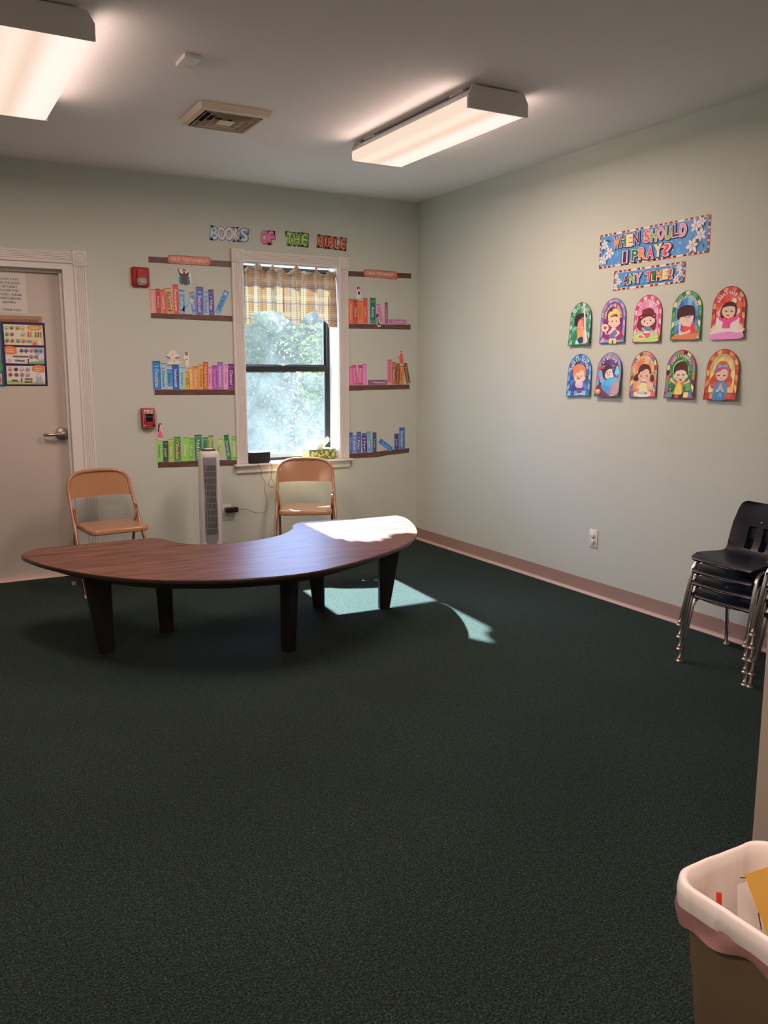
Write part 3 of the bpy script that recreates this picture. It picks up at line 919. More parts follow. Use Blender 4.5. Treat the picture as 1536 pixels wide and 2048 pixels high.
# ================================================================== TOWER FAN
fan = thing('tower_fan', 'tall slim silver and white tower fan with a dark vertical grille', 'fan', (-1.905, -0.36, 0), R(-12))
b = MB()
def oval(w, d, z, n=28, p=2.6):
    r = []
    for k in range(n):
        a = 2 * PI * k / n
        c, s = math.cos(a), math.sin(a)
        r.append((w / 2 * math.copysign(abs(c) ** (2 / p), c), d / 2 * math.copysign(abs(s) ** (2 / p), s), z))
    return r
b.rings([oval(0.27, 0.27, 0.0, p=2), oval(0.27, 0.27, 0.012, p=2), oval(0.20, 0.19, 0.030, p=2), oval(0.12, 0.11, 0.05, p=2)])
b.build('base', M['white_plastic'], fan, smooth=40)
b = MB()
b.rings([oval(0.118, 0.115, 0.045), oval(0.150, 0.140, 0.10), oval(0.158, 0.145, 0.25), oval(0.155, 0.142, 0.55), oval(0.146, 0.136, 0.80), oval(0.142, 0.132, 0.835), oval(0.132, 0.122, 0.856), oval(0.112, 0.104, 0.866)])
b.build('body', M['silver'], fan, smooth=40)
def fan_front(x, z):
    wz = 0.158 - 0.012 * max(0, (z - 0.25)) / 0.55; dz = 0.145 - 0.009 * max(0, (z - 0.25)) / 0.55
    t = min(1, abs(x) / (wz / 2))
    return -dz / 2 * (1 - t ** 2.6) ** (1 / 2.6)
GW = 0.046
b = MB(); ng = 10; zz = [0.205 + 0.62 * k / 30 for k in range(31)]
def hw(z): return GW * (1 if z > 0.26 else math.sqrt(max(0.02, 1 - ((0.26 - z) / 0.058) ** 2)))
for k in range(30):
    for i in range(ng):
        xa, xb = -1 + 2 * i / ng, -1 + 2 * (i + 1) / ng
        b.add([(xa * hw(zz[k]), fan_front(xa * hw(zz[k]), zz[k]) - 0.001, zz[k]), (xb * hw(zz[k]), fan_front(xb * hw(zz[k]), zz[k]) - 0.001, zz[k]), (xb * hw(zz[k + 1]), fan_front(xb * hw(zz[k + 1]), zz[k + 1]) - 0.001, zz[k + 1]), (xa * hw(zz[k + 1]), fan_front(xa * hw(zz[k + 1]), zz[k + 1]) - 0.001, zz[k + 1])], [(0, 1, 2, 3)])
b.build('grille_panel', M['fan_grey'], fan, smooth=40)
b = MB()
for i in range(7):
    x0 = -0.036 + i * 0.0108
    for k in range(11):
        z0 = 0.285 + k * 0.0445; 
        b.box(x0, x0 + 0.0075, fan_front(x0, z0) - 0.0022, fan_front(x0, z0) + 0.004, z0, z0 + 0.0395)
g = b.build('grille_slots', M['dark'], fan); g['kind'] = 'stuff'
b = MB()
for i in range(9):
    x0 = -0.042 + i * 0.0105
    b.tube([(x0, fan_front(x0, z) - 0.003, z) for z in (0.225 if abs(x0) < 0.03 else 0.25, 0.5, 0.815)], 0.0011, 6)
g = b.build('grille_bars', M['fan_grey'], fan); g['kind'] = 'stuff'
b = MB(); b.rings([oval(0.100, 0.092, 0.864), oval(0.100, 0.092, 0.872), oval(0.086, 0.080, 0.875)]); b.build('control_panel', M['black'], fan, smooth=40)
b = MB(); b.lathe([(0.030, 0.873), (0.030, 0.879), (0.024, 0.881)], (0, -0.002, 0), 24); b.build('control_dial', M['white_plastic'], fan, smooth=40)

# ================================================================== VALANCE
val = thing('window_valance', 'gathered yellow and blue plaid valance with scalloped hem over the window', 'curtain', (-1.105, 0.045, 2.115))
b = MB(); b.tube([(-0.378, 0, 0), (0.378, 0, 0)], 0.008, 10); b.build('rod', M['white_plastic'], val)
hem = [(-1.484, 1.755), (-1.425, 1.742), (-1.412, 1.830), (-1.36, 1.845), (-1.30, 1.853), (-1.22, 1.852), (-1.17, 1.845), (-1.12, 1.795), (-1.09, 1.750), (-1.04, 1.745), (-1.005, 1.790), (-0.96, 1.850), (-0.91, 1.878), (-0.872, 1.872), (-0.862, 1.850), (-0.835, 1.790), (-0.810, 1.748), (-0.728, 1.742)]
def hem_z(x):
    for (a, za), (c, zc) in zip(hem[:-1], hem[1:]):
        if a <= x <= c: return za + (zc - za) * (x - a) / (c - a)
    return hem[0][1] if x < hem[0][0] else hem[-1][1]
rv = random.Random(3)
ph1 = [rv.uniform(0, 6.28) for _ in range(6)]
def fold(x, v):
    """depth of the gathers; v = 0 at the rod, 1 at the hem"""
    s = 0.014 * math.sin(x * 62 + 1.5 * math.sin(x * 11 + ph1[0])) + 0.014 * math.sin(x * 33 + ph1[1] + 1.2 * math.sin(x * 7))
    tight = 0.005 * math.sin(x * 120 + ph1[2]) * (1 - min(1, v * 1.5))
    return s * (0.45 + 0.8 * min(1, v * 1.3)) + tight
nx, nz = 220, 34
b = MB(); vs = []; uvs = []
ulen = [0.0]
for i in range(1, nx + 1):
    x0, x1 = -1.484 + 0.756 * (i - 1) / nx, -1.484 + 0.756 * i / nx
    ulen.append(ulen[-1] + math.hypot(x1 - x0, fold(x1, 0.6) - fold(x0, 0.6)) * 1.25)
for j in range(nz + 1):
    for i in range(nx + 1):
        x = -1.484 + 0.756 * i / nx
        if j <= 8:   # header ruffle above the rod
            t = 1 - j / 8
            htop = 0.044 + 0.018 * math.sin(x * 38 + ph1[3]) + 0.014 * math.sin(x * 67 + ph1[4])
            z = 2.122 + t * htop - 0.012 * math.sin(PI * t) * math.sin(x * 50)
            y = fold(x, 0) * (1 + 1.6 * t) - 0.014 * math.sin(PI * t) + 0.010 * t * math.sin(x * 70 + ph1[5]) - 0.010
            vv = t * 0.07
        else:
            v = (j - 8) / (nz - 8)
            z = 2.122 - v * (2.122 - hem_z(x + 0.006 * math.sin(v * 5)))
            y = fold(x, v) - 0.010 - 0.012 * min(1, v * 6)
            vv = -(2.122 - z)
        th = x * 58 + 1.6 * math.sin(x * 11 + ph1[0]); am = (0.55 + 0.45 * math.sin(x * 17 + ph1[2]))
        grow = 0.35 if j <= 8 else 0.35 + 0.65 * min(1, v * 2.2)
        edge = min(1, (x + 1.484) / 0.03, (-0.728 - x) / 0.03)
        y += 0.012 * math.cos(th) * grow * am
        if 4 <= j <= 11: y = min(y, -0.013)
        y = max(-0.060, min(0.050, y))
        x += 0.022 * math.sin(th) * am * grow * max(0, edge)
        vs.append((x + 1.105, y, z - 2.115)); uvs.append((ulen[i], vv + 1.0))
fs = []
for j in range(nz):
    for i in range(nx):
        a = j * (nx + 1) + i
        fs.append((a, a + nx + 1, a + nx + 2, a + 1))
b.add(vs, fs)
cloth = b.build('cloth', M['plaid'], val, smooth=True)
ul = cloth.data.uv_layers.new(name='UVMap')
for l in cloth.data.loops:
    ul.data[l.index].uv = uvs[l.vertex_index]

# ================================================================== THINGS ON THE SILL
radio = thing('radio', 'small black box radio on the left end of the window sill', 'radio', (-1.402, 0.02, 0.72), R(0))
b = MB(); b.box(-0.085, 0.085, -0.055, 0.060, 0.004, 0.084, 0.005); b.build('case', M['black'], radio, smooth=30)
b = MB()
for k in range(4):
    b = MB(); b.lathe([(0.006, 0), (0.006, 0.005)], ((-0.07, 0.07)[k % 2], (-0.045, 0.045)[k // 2], 0), 10); b.build('rubber_foot', M['dark'], radio)
b = MB(); b.box(-0.078, 0.078, -0.057, -0.055, 0.012, 0.076); b.build('front_grille', mat('speaker_cloth', (0.02, 0.02, 0.022), 0.9, bump=0.6, bscale=600), radio)
tis = thing('tissue_box', 'tissue box printed with lemons and leaves, white tissue sticking out', 'tissue box', (-0.868, 0.058, 0.72), R(2))
b = MB(); b.box(-0.118, 0.118, -0.058, 0.058, 0.0, 0.082, 0.002); b.build('carton', mat('pale_green_card', (0.62, 0.74, 0.42), 0.5), tis)
def lemon_side(name, length, place):
    b = MB(); rr = random.Random(5); d = 0.0
    def put(pts, c):
        nonlocal d
        d += 0.00006
        k = len(b.v)
        for u, v in pts: b.v.append(place(max(-length / 2 + 0.001, min(length / 2 - 0.001, u)), max(0.001, min(0.081, v)), 0.0006 + d))
        b.face([k + i for i in range(len(pts))], c)
    put([(-length / 2, 0), (length / 2, 0), (length / 2, 0.082), (-length / 2, 0.082)], (0.16, 0.24, 0.12))
    def el(u, v, a, c, ang, col, n=14):
        put([(u + a * math.cos(t) * math.cos(ang) - c * math.sin(t) * math.sin(ang), v + a * math.cos(t) * math.sin(ang) + c * math.sin(t) * math.cos(ang)) for t in [2 * PI * k / n for k in range(n)]], col)
    def leaf(u, v, l, w, ang, col):
        pts = []
        for k in range(7): t = k / 6; pts.append((l * t, w * math.sin(PI * t)))
        for k in range(1, 6): t = 1 - k / 6; pts.append((l * t, -w * math.sin(PI * t)))
        put([(u + p * math.cos(ang) - q * math.sin(ang), v + p * math.sin(ang) + q * math.cos(ang)) for p, q in pts], col)
    nn = int(length / 0.016)
    for k in range(nn):
        u = -length / 2 + length * (k + 0.5) / nn
        leaf(u, rr.uniform(0.01, 0.07), 0.045, 0.009, rr.uniform(0, 6.28), ((0.45, 0.62, 0.20), (0.62, 0.74, 0.40), (0.20, 0.36, 0.13))[k % 3])
    for k, (f, v, s, a) in enumerate(((-0.36, 0.045, 0.021, 1.2), (-0.10, 0.036, 0.020, 0.6), (0.16, 0.048, 0.022, 1.9), (0.40, 0.034, 0.020, 1.3))):
        if abs(f) * length * 2 > length: continue
        el(f * length, v, s, s * 0.76, a, (0.72, 0.46, 0.06)); el(f * length - 0.004, v + 0.004, s * 0.62, s * 0.48, a, (0.80, 0.60, 0.16))
    for k in range(nn):
        u = -length / 2 + length * (k + 0.2) / nn
        leaf(u, rr.uniform(0.0, 0.07), 0.03, 0.006, rr.uniform(0, 6.28), ((0.16, 0.30, 0.11), (0.50, 0.66, 0.26), (0.06, 0.12, 0.07))[k % 3])
    return b.build(name, M['print'], tis, colors=True)
lemon_side('lemon_print', 0.236, lambda u, v, d: (u, -0.058 - d, v))
lemon_side('lemon_print', 0.116, lambda u, v, d: (-0.118 - d, -u, v))
b = MB(); b.lathe([(0.05, 0.0822), (0.05, 0.0826)], (0, 0, 0), 24)
for k in range(len(b.v)): b.v[k] = (b.v[k][0], b.v[k][1] * 0.5, b.v[k][2])
b.build('slot', M['dark'], tis)
b = MB(); rt = random.Random(11); ring = []
for j in range(9):
    t = j / 8; rg = []
    for k in range(22):
        a = 2 * PI * k / 22
        w = (0.040 + 0.020 * t) * (1 + 0.22 * math.sin(3 * a + 2 * t) * t)
        rg.append((w * math.cos(a) + 0.020 * t, w * 0.40 * math.sin(a) * (1 + 0.3 * math.sin(5 * a)) + 0.006 * math.sin(4 * t), 0.080 + 0.085 * t * (0.75 + 0.25 * math.sin(2 * a + 0.8) + 0.12 * math.sin(5 * a)) + rt.uniform(-0.003, 0.003)))
    ring.append(rg)
ring.append([(x * 0.6 + 0.01, y * 0.4, z - 0.02) for x, y, z in ring[-1]])
b.rings(ring, True, False, True); b.build('tissue', M['tissue'], tis, smooth=60)

# ================================================================== OUTLETS, CORDS, ALARMS
def outlet(label, loc, rz):
    t = thing('wall_outlet', label, 'outlet', loc, rz)
    b = MB(); b.box(-0.0355, 0.0355, -0.006, 0, -0.0575, 0.0575, 0.003); b.build('cover_plate', M['white_plastic'], t, smooth=30)
    for s in (-1, 1):
        b = MB(); o = rrect(0.033, 0.027, 0.011, 4, 0, s * 0.0195)
        b.rings([[(x, -0.006, z) for x, z in o], [(x, -0.0085, z) for x, z in o]]); sk = b.build('socket', M['white_plastic'], t)
        b = MB()
        for dx in (-0.0065, 0.0065): b.box(dx - 0.001, dx + 0.001, -0.0090, -0.0084, s * 0.0195 - 0.001, s * 0.0195 + 0.008)
        b.box(-0.002, 0.002, -0.0090, -0.0084, s * 0.0195 - 0.009, s * 0.0195 - 0.005); b.build('slot', M['dark'], sk)
    b = MB(); b.lathe([(0.003, -0.006), (0.003, -0.007), (0.001, -0.0075)], (0, 0, 0), 10, 'y'); b.build('screw', M['steel'], t)
    return t
outlet('white wall outlet on the back wall with a black adapter plugged into it', (-1.664, 0, 0.362), 0)
ow = outlet('white wall outlet low on the long right wall with child safety plugs', (0, -2.150, 0.370), R(-90))
for s in (-1, 1):
    b = MB(); b.lathe([(0.015, -0.0085), (0.015, -0.016), (0.012, -0.018)], (0, 0, s * 0.0195), 16, 'y'); b.build('safety_plug', M['white_plastic'], ow, smooth=30)
ad = thing('power_adapter', 'small black power adapter plugged into the outlet below the window', 'adapter', (-1.645, -0.034, 0.384), R(0))
b = MB(); b.box(-0.040, 0.052, -0.024, 0.020, -0.018, 0.018, 0.004); b.build('adapter_body', M['black'], ad, smooth=30)
b = MB(); b.tube([(0.050, 0, 0), (0.064, 0, 0.001)], 0.004, 8); b.build('strain_relief', M['black'], ad)
def cord(name, label, pts, r=0.0016):
    p = [Vector(q) for q in pts]; out = []
    for i in range(len(p) - 1):
        a, b_, c, d = p[max(0, i - 1)], p[i], p[i + 1], p[min(len(p) - 1, i + 2)]
        for k in range(6):
            t = k / 6
            out.append(0.5 * ((2 * b_) + (-a + c) * t + (2 * a - 5 * b_ + 4 * c - d) * t * t + (-a + 3 * b_ - 3 * c + d) * t ** 3))
    out.append(p[-1])
    b = MB(); b.tube(out, r, 6); o = b.build(name, M['black'], smooth=True); tag(o, label, 'cord'); return o
cp = [(-1.5830,.3790),(-1.5552,.3807),(-1.5196,.3741),(-1.4878,.3639),(-1.4560,.3479),(-1.4198,.3411),(-1.3832,.3401),(-1.3584,.3537),(-1.3514,.3882),(-1.3528,.4194),(-1.3559,.4623),(-1.3634,.4899),(-1.3645,.5286),(-1.3616,.5632),(-1.3732,.5908),(-1.3925,.6265),(-1.4057,.6656),(-1.4271,.6934)]
cord('cable', 'thin black cord running from the wall adapter up to the radio', [(x, -0.022, z) for x, z in cp[:-2]] + [(cp[-2][0], -0.064, cp[-2][1]), (cp[-1][0] - 0.01, -0.066, 0.728), (-1.44, -0.03, 0.735)])
cl = [(-1.3238,.7033),(-1.3203,.6762),(-1.3271,.6458),(-1.3299,.6152),(-1.3447,.5891),(-1.3534,.5665),(-1.3438,.5427),(-1.3215,.5355),(-1.3049,.5441),(-1.3084,.5714),(-1.3242,.5956),(-1.3298,.6190)]
cord('cable', 'thin black wire ending in a loop, hanging from the radio below the sill', [(-1.335, -0.01, 0.735), (-1.335, -0.064, 0.727)] + [(x, -0.066 + 0.002 * (i > 8), z) for i, (x, z) in enumerate(cl)])

st = thing('fire_alarm_strobe', 'red fire alarm strobe unit on the wall above the pull station', 'fire alarm', (-2.235, 0, 2.045))
b = MB(); o = rrect(0.118, 0.132, 0.014, 5)
b.rings([[(x, 0, z) for x, z in o], [(x, -0.022, z) for x, z in o], [(x, -0.030, z) for x, z in inset(o, 0.008)]]); b.build('housing', M['alarm_red'], st, smooth=30)
b = MB(); b.rings([[(-0.030, -0.028, 0.050), (0.034, -0.028, 0.050), (0.034, -0.028, -0.05), (-0.030, -0.028, -0.05)], [(-0.024, -0.040, 0.046), (0.028, -0.040, 0.046), (0.030, -0.050, -0.046), (-0.026, -0.050, -0.046)]]); b.build('center_panel', M['alarm_red'], st, smooth=30)
b = MB(); o = rrect(0.066, 0.050, 0.016, 4, 0.002, -0.030)
b.rings([[(x, -0.040, z) for x, z in o], [(x, -0.062, z) for x, z in inset(o, 0.005)], [(x, -0.070, z) for x, z in inset(o, 0.014)]]); b.build('strobe_lens', M['strobe'], st)
p_ = Print('B', 0.0412); p_.T((0.6, 0.35, 0.35), 'FIRE', -2.233, 2.088, h=0.008, off=0.01)
o = p_.build('lettering'); o.parent = st; o.location = (0.002, 0, 0.043 - 0.004)
ps = thing('fire_pull_station', 'red fire alarm pull station marked FIRE with a black handle window', 'fire alarm', (-2.229, 0, 1.082))
b = MB(); b.box(-0.044, 0.052, -0.030, 0, -0.072, 0.070, 0.004); b.build('back_box', M['alarm_red'], ps, smooth=30)
b = MB(); b.box(-0.040, 0.048, -0.045, -0.030, -0.068, 0.066, 0.003); b.build('face_plate', M['alarm_red'], ps, smooth=30)
b = MB(); b.box(-0.022, 0.032, -0.0465, -0.044, -0.026, 0.030); b.build('window_recess', M['dark'], ps)
b = MB(); b.box(-0.020, 0.030, -0.056, -0.046, -0.004, 0.014, 0.003); b.build('pull_handle', M['black'], ps, smooth=30)
b = MB(); b.lathe([(0.008, -0.045), (0.008, -0.050)], (0.038, 0, -0.052), 12, 'y'); b.build('lock', M['black'], ps)
p_ = Print('B', 0.0460)
wht = (0.75, 0.72, 0.70)
p_.T(wht, 'FIRE', 0.004, 0.048, h=0.020, length=0.064, off=0.025)
for pts in (((-0.024, 0.032), (0.034, 0.032), (0.034, -0.020), (0.020, -0.032), (-0.010, -0.032), (-0.024, -0.020), (-0.024, 0.032)),):
    p_.L(wht, pts, 0.0018)
p_.L(wht, ((-0.037, 0.063), (0.045, 0.063), (0.045, -0.065), (-0.037, -0.065), (-0.037, 0.063)), 0.0015)
p_.T((0.85, 0.30, 0.28), 'PULL IN', 0.005, 0.021, h=0.005, off=0.01)
p_.L((0.85, 0.30, 0.28), ((-0.026, -0.050), (0.018, -0.050)), 0.003); p_.E((0.85, 0.30, 0.28), (-0.028, -0.050, 0.006, 0, 0, 0.006))
o = p_.build('lettering'); ou, ov = o['_o']; o.parent = ps; o.location = (ou, 0, ov)

# ================================================================== STACKED CHILD CHAIRS
def shell():
    """one-piece plastic seat and back, three slots through the back"""
    nt, ns = 27, 44
    prof = []   # (y, z) along the centre, front lip to top of back
    ctrl = [(0.160, 0.322), (0.167, 0.330), (0.160, 0.338), (0.120, 0.343), (0.05, 0.342), (-0.03, 0.340), (-0.078, 0.347), (-0.112, 0.370), (-0.130, 0.410), (-0.144, 0.46), (-0.160, 0.53), (-0.176, 0.592)]
    L = [0]
    for a, c in zip(ctrl[:-1], ctrl[1:]): L.append(L[-1] + math.hypot(c[0] - a[0], c[1] - a[1]))
    def at(s):
        s *= L[-1]
        for i in range(len(L) - 1):
            if s <= L[i + 1] + 1e-9:
                t = (s - L[i]) / (L[i + 1] - L[i])
                p0, p1, p2, p3 = ctrl[max(0, i - 1)], ctrl[i], ctrl[i + 1], ctrl[min(len(ctrl) - 1, i + 2)]
                return [0.5 * (2 * p1[j] + (-p0[j] + p2[j]) * t + (2 * p0[j] - 5 * p1[j] + 4 * p2[j] - p3[j]) * t * t + (-p0[j] + 3 * p1[j] - 3 * p2[j] + p3[j]) * t ** 3) for j in (0, 1)]
    def half(s):
        pts = [(0, 0.150), (0.015, 0.160), (0.04, 0.173), (0.08, 0.182), (0.14, 0.187), (0.30, 0.184), (0.50, 0.166), (0.60, 0.166), (0.78, 0.168), (0.90, 0.160), (0.95, 0.152), (0.98, 0.140), (1.0, 0.118)]
        for (a, x), (c, y) in zip(pts[:-1], pts[1:]):
            if s <= c: t = (s - a) / (c - a); t = t * t * (3 - 2 * t); return x + (y - x) * t
        return pts[-1][1]
    b = MB(); g = []
    for side in (0, 1):
        for j in range(ns + 1):
            s = 0.5 * j / ns + 0.5 * (0.5 - 0.5 * math.cos(PI * j / ns)); y, z = at(s); w = half(s)
            y2, z2 = at(min(1, s + 0.01)); y1, z1 = at(max(0, s - 0.01))
            ty, tz = y2 - y1, z2 - z1; l = math.hypot(ty, tz); ny, nz_ = -tz / l, ty / l   # normal up / forward
            if ny * 0 + nz_ < 0 and s < 0.5: ny, nz_ = -ny, -nz_
            if s >= 0.5 and ny < 0: ny, nz_ = -ny, -nz_
            for i in range(nt + 1):
                u = -1 + 2 * i / nt
                dish = 0.014 * u * u * (1 if 0.08 < s < 0.95 else 0.5)
                if s > 0.45: dish = 0.014 * u * u + 0.030 * abs(u) ** 2.5 * min(1, (s - 0.45) / 0.12) * (1 - 0.6 * max(0, (s - 0.7) / 0.3))
                if s < 0.12: dish = 0.010 * u * u - 0.006 * max(0, abs(u) - 0.8) / 0.2 * (1 - s / 0.12)
                th = -0.0045 * side
                g.append((u * w, y + ny * (dish + th), z + nz_ * (dish + th)))
    q = (nt + 1) * (ns + 1); fs = []; hole = set()
    for j in range(ns):
        for i in range(nt):
            s = 0.5 * (j + 0.5) / ns + 0.5 * (0.5 - 0.5 * math.cos(PI * (j + 0.5) / ns))
            if 0.57 < s < 0.78 and i in (6, 7, 8, 12, 13, 14, 18, 19, 20): hole.add((i, j))
    def cell(i, j): return (0 <= i < nt and 0 <= j < ns and (i, j) not in hole)
    for j in range(ns):
        for i in range(nt):
            if not cell(i, j): continue
            a = j * (nt + 1) + i
            fs.append((a, a + 1, a + nt + 2, a + nt + 1)); fs.append((q + a, q + a + nt + 1, q + a + nt + 2, q + a + 1))
            if not cell(i - 1, j): fs.append((a, a + nt + 1, q + a + nt + 1, q + a))
            if not cell(i + 1, j): fs.append((a + 1, q + a + 1, q + a + nt + 2, a + nt + 2))
            if not cell(i, j - 1): fs.append((a, q + a, q + a + 1, a + 1))
            if not cell(i, j + 1): fs.append((a + nt + 1, a + nt + 2, q + a + nt + 2, q + a + nt + 1))
    b.add(g, fs)
    return b
def child_chair(label, loc, group):
    t = thing('school_chair', label, 'chair', loc, R(90), group)
    shell().build('seat_shell', M['navy'], t, smooth=45)
    for s in (-1, 1):
        b = MB(); b.tube(rounded([(s * 0.188, 0.200, 0.012), (s * 0.176, 0.135, 0.322), (s * 0.146, 0.02, 0.328)], 0.06, 8), 0.0095, 10)
        b.build('front_leg', M['chrome'], t, smooth=True)
        b = MB(); b.tube(rounded([(s * 0.146, 0.02, 0.328), (s * 0.150, -0.070, 0.322), (s * 0.258, -0.222, 0.012)], 0.04, 6), 0.0095, 10)
        b.build('rear_leg', M['chrome'], t, smooth=True)
        for x, y in ((0.189, 0.202), (0.259, -0.224)):
            b = MB(); b.lathe([(0.014, 0.0), (0.016, 0.002), (0.015, 0.006), (0.009, 0.010), (0.009, 0.020)], (s * x, y, 0), 14); b.build('glide', M['glide'], t, smooth=30)
    for yy in (0.03, -0.045):
        b = MB(); b.tube([(-0.148, yy, 0.326), (0.148, yy, 0.326)], 0.008, 8); b.build('cross_tube', M['chrome'], t, smooth=True)
    for s in (-1, 1):
        b = MB(); b.lathe([(0.0055, -0.162), (0.0055, -0.150), (0.003, -0.147)], (s * 0.036, 0.0, 0.500), 10, 'y'); b.build('rivet', M['chrome'], t)
    return t
L1 = ['bottom chair of the navy child chair stack farther from the camera', 'second chair up in the farther stack of navy child chairs', 'third chair up in the farther stack of navy child chairs', 'topmost chair of the farther navy stack, slotted backrest fully in view']
L2 = ['bottom chair of the nearer navy child chair stack at the right edge', 'second chair up in the nearer stack cut by the right edge', 'third chair up in the nearer stack cut by the right edge', 'fourth chair up in the nearer stack cut by the right edge', 'topmost chair of the nearer navy stack, seat corner just in view']
c0 = child_chair(L1[0], (-0.295, -3.498, 0), 'stacked navy child chairs')
for k in range(1, 4):
    c = copy_tree(c0, (-0.295 - 0.004 * k, -3.498, 0.0615 * k)); c['label'] = L1[k]
for k in range(5):
    c = copy_tree(c0, (-0.292 - 0.004 * k, -3.905 + (0.003, -0.004, 0.002, 0.0, -0.002)[k], 0.0615 * k)); c['label'] = L2[k]

# ================================================================== WASTE BIN
bn = thing('waste_bin', 'brown rectangular waste bin with a translucent pinkish liner at the lower right', 'bin', (-2.435, -5.309, 0))
BH = 0.480
def brect(w, d, z, r=0.06): return [(x, y, z) for x, y in rrect(w, d, r, 6)]
b = MB()
b.rings([brect(0.175, 0.275, 0.0, 0.035), brect(0.18, 0.28, 0.004, 0.04), brect(0.250, 0.362, BH - 0.02, 0.05), brect(0.272, 0.384, BH - 0.018, 0.058), brect(0.274, 0.386, BH, 0.06), brect(0.250, 0.362, BH, 0.05), brect(0.246, 0.358, BH - 0.03, 0.048), brect(0.172, 0.272, 0.01, 0.034)], True, True, True)
b.build('body', M['bin'], bn, smooth=35)
b = MB(); rl = random.Random(4)
def wob(ring, a, zz=0.0, f=9):
    n = len(ring); out = []
    for i, (x, y, z) in enumerate(ring):
        t = 2 * PI * i / n; l = math.hypot(x, y)
        s = a * (math.sin(f * t + z * 9) + 0.6 * math.sin(2.3 * f * t + 1 + z * 20))
        out.append((x * (1 + s / l), y * (1 + s / l), z + zz * math.sin(5 * t + 2) + zz * 0.6 * math.sin(11 * t)))
    return out
def dense(w, d, z, r): return [(x, y, z) for x, y in rrect(w, d, r, 14)] 
def dens2(w, d, z, r):
    p = rrect(w, d, r, 8); out = []
    for i in range(len(p)):
        a, c = p[i], p[(i + 1) % len(p)]; L = math.hypot(a[0] - c[0], a[1] - c[1]); k = max(1, int(L / 0.012))
        for q in range(k): out.append((a[0] + (c[0] - a[0]) * q / k, a[1] + (c[1] - a[1]) * q / k, z))
    return out
base_ring = dens2(0.26, 0.37, 0, 0.055)
def sr(sx, z, a=0.0, zz=0.0, f=9):
    return wob([(x * sx[0], y * sx[1], z) for x, y, _ in base_ring], a, zz, f)
b.rings([sr((0.62, 0.70), 0.06, 0.006), sr((0.74, 0.78), 0.15, 0.006), sr((0.82, 0.87), 0.28, 0.004), sr((0.865, 0.90), 0.40, 0.003), sr((0.925, 0.945), BH - 0.01, 0.0012), sr((0.975, 0.98), BH + 0.010, 0.0008), sr((1.02, 1.015), BH + 0.015, 0.0008), sr((1.066, 1.052), BH + 0.008, 0.0008), sr((1.085, 1.068), BH - 0.012, 0.001), sr((1.080, 1.066), BH - 0.030, 0.0015, 0.002)], True, True, False)
b.build('liner', M['liner'], bn, smooth=True)
b = MB()
b.rings([sr((1.076, 1.060), BH - 0.024, 0.001, 0.002), sr((1.074, 1.060), BH - 0.045, 0.002, 0.005, 7), sr((1.056, 1.048), BH - 0.062, 0.003, 0.010, 5)], True, False, False)
b.build('liner_hem', M['liner_pink'], bn, smooth=True)
# things thrown in
def sheet(name, label, m, pts, cat='paper'):
    b = MB(); n = len(pts); nrm = (Vector(pts[1]) - Vector(pts[0])).cross(Vector(pts[2]) - Vector(pts[0])).normalized() * 0.0006
    b.rings([pts, [tuple(Vector(p) + nrm) for p in pts]]); return tag(b.build(name, m), label, cat)
sheet('paper_envelope', 'yellow paper envelope sticking up out of the waste bin', M['yellow'], [(-2.435, -5.178, 0.482), (-2.415, -5.33, 0.610), (-2.395, -5.44, 0.36), (-2.425, -5.262, 0.335)])
sheet('paper_slip', 'white paper slip beside the yellow envelope in the waste bin', M['white_paper'], [(-2.425, -5.158, 0.447), (-2.420, -5.182, 0.467), (-2.418, -5.205, 0.440), (-2.428, -5.200, 0.350), (-2.432, -5.172, 0.350)])
sheet('paper_scrap', 'cream paper scrap low in the waste bin behind the white slip', M['white_paper'], [(-2.40, -5.20, 0.40), (-2.39, -5.30, 0.36), (-2.39, -5.33, 0.24), (-2.40, -5.215, 0.24)])
b = MB(); b.tube([(-2.484, -5.168, 0.412), (-2.478, -5.160, 0.448)], 0.005, 8); tag(b.build('crayon_stub', M['red'], smooth=30), 'small bright red stub lying against the liner in the waste bin', 'crayon')
b = MB(); b.tube([(-2.420, -5.160, 0.461), (-2.405, -5.162, 0.456), (-2.392, -5.166, 0.446), (-2.388, -5.19, 0.36)], 0.0012, 6); tag(b.build('wire_scrap', M['black'], smooth=True), 'thin black wire curling above the white slip in the bin', 'wire')

# ================================================================== PAPER BOOKS
def strip(name, label, quad):
    p = Print('B', 0.0010)
    xs = [q[0] for q in quad]; zs = [q[1] for q in quad]
    b = MB(); n = len(quad); ox, oz = sum(xs) / n, sum(zs) / n
    b.rings([[(x - ox, 0, z - oz) for x, z in quad], [(x - ox, -0.0010, z - oz) for x, z in quad]])
    return tag(b.build(name, M['strip'], loc=(ox, 0, oz)), label, 'shelf strip')
def plaque(label, text, quad, c, rot, cap, ln):
    p = Print('B', 0.0016)
    p.P(ph((120, 62, 45)), quad)
    cx = sum(q[0] for q in quad) / len(quad); cz = sum(q[1] for q in quad) / len(quad)
    p.P(ph((190, 110, 82)), [(cx + (x - cx) * 0.97, cz + (z - cz) * 0.86) for x, z in quad])
    p.P(ph((172, 98, 72)), [(cx + (x - cx) * 0.95, cz + (z - cz) * 0.25 - 0.012) for x, z in quad])
    r = p.build('paper_sign'); tag(r, label, 'sign')
    t = Print('B', 0.0024); t.T(ph((228, 190, 165)), text, cx, cz, h=cap, length=ln, ang=rot, off=0.012); t.build('lettering', r)
strip('shelf_strip', 'brown paper shelf strip behind the OLD TESTAMENT sign, top left of window', [(-2.1702,2.1876),(-1.5766,2.1910),(-1.5778,2.1480),(-2.1701,2.1478)])
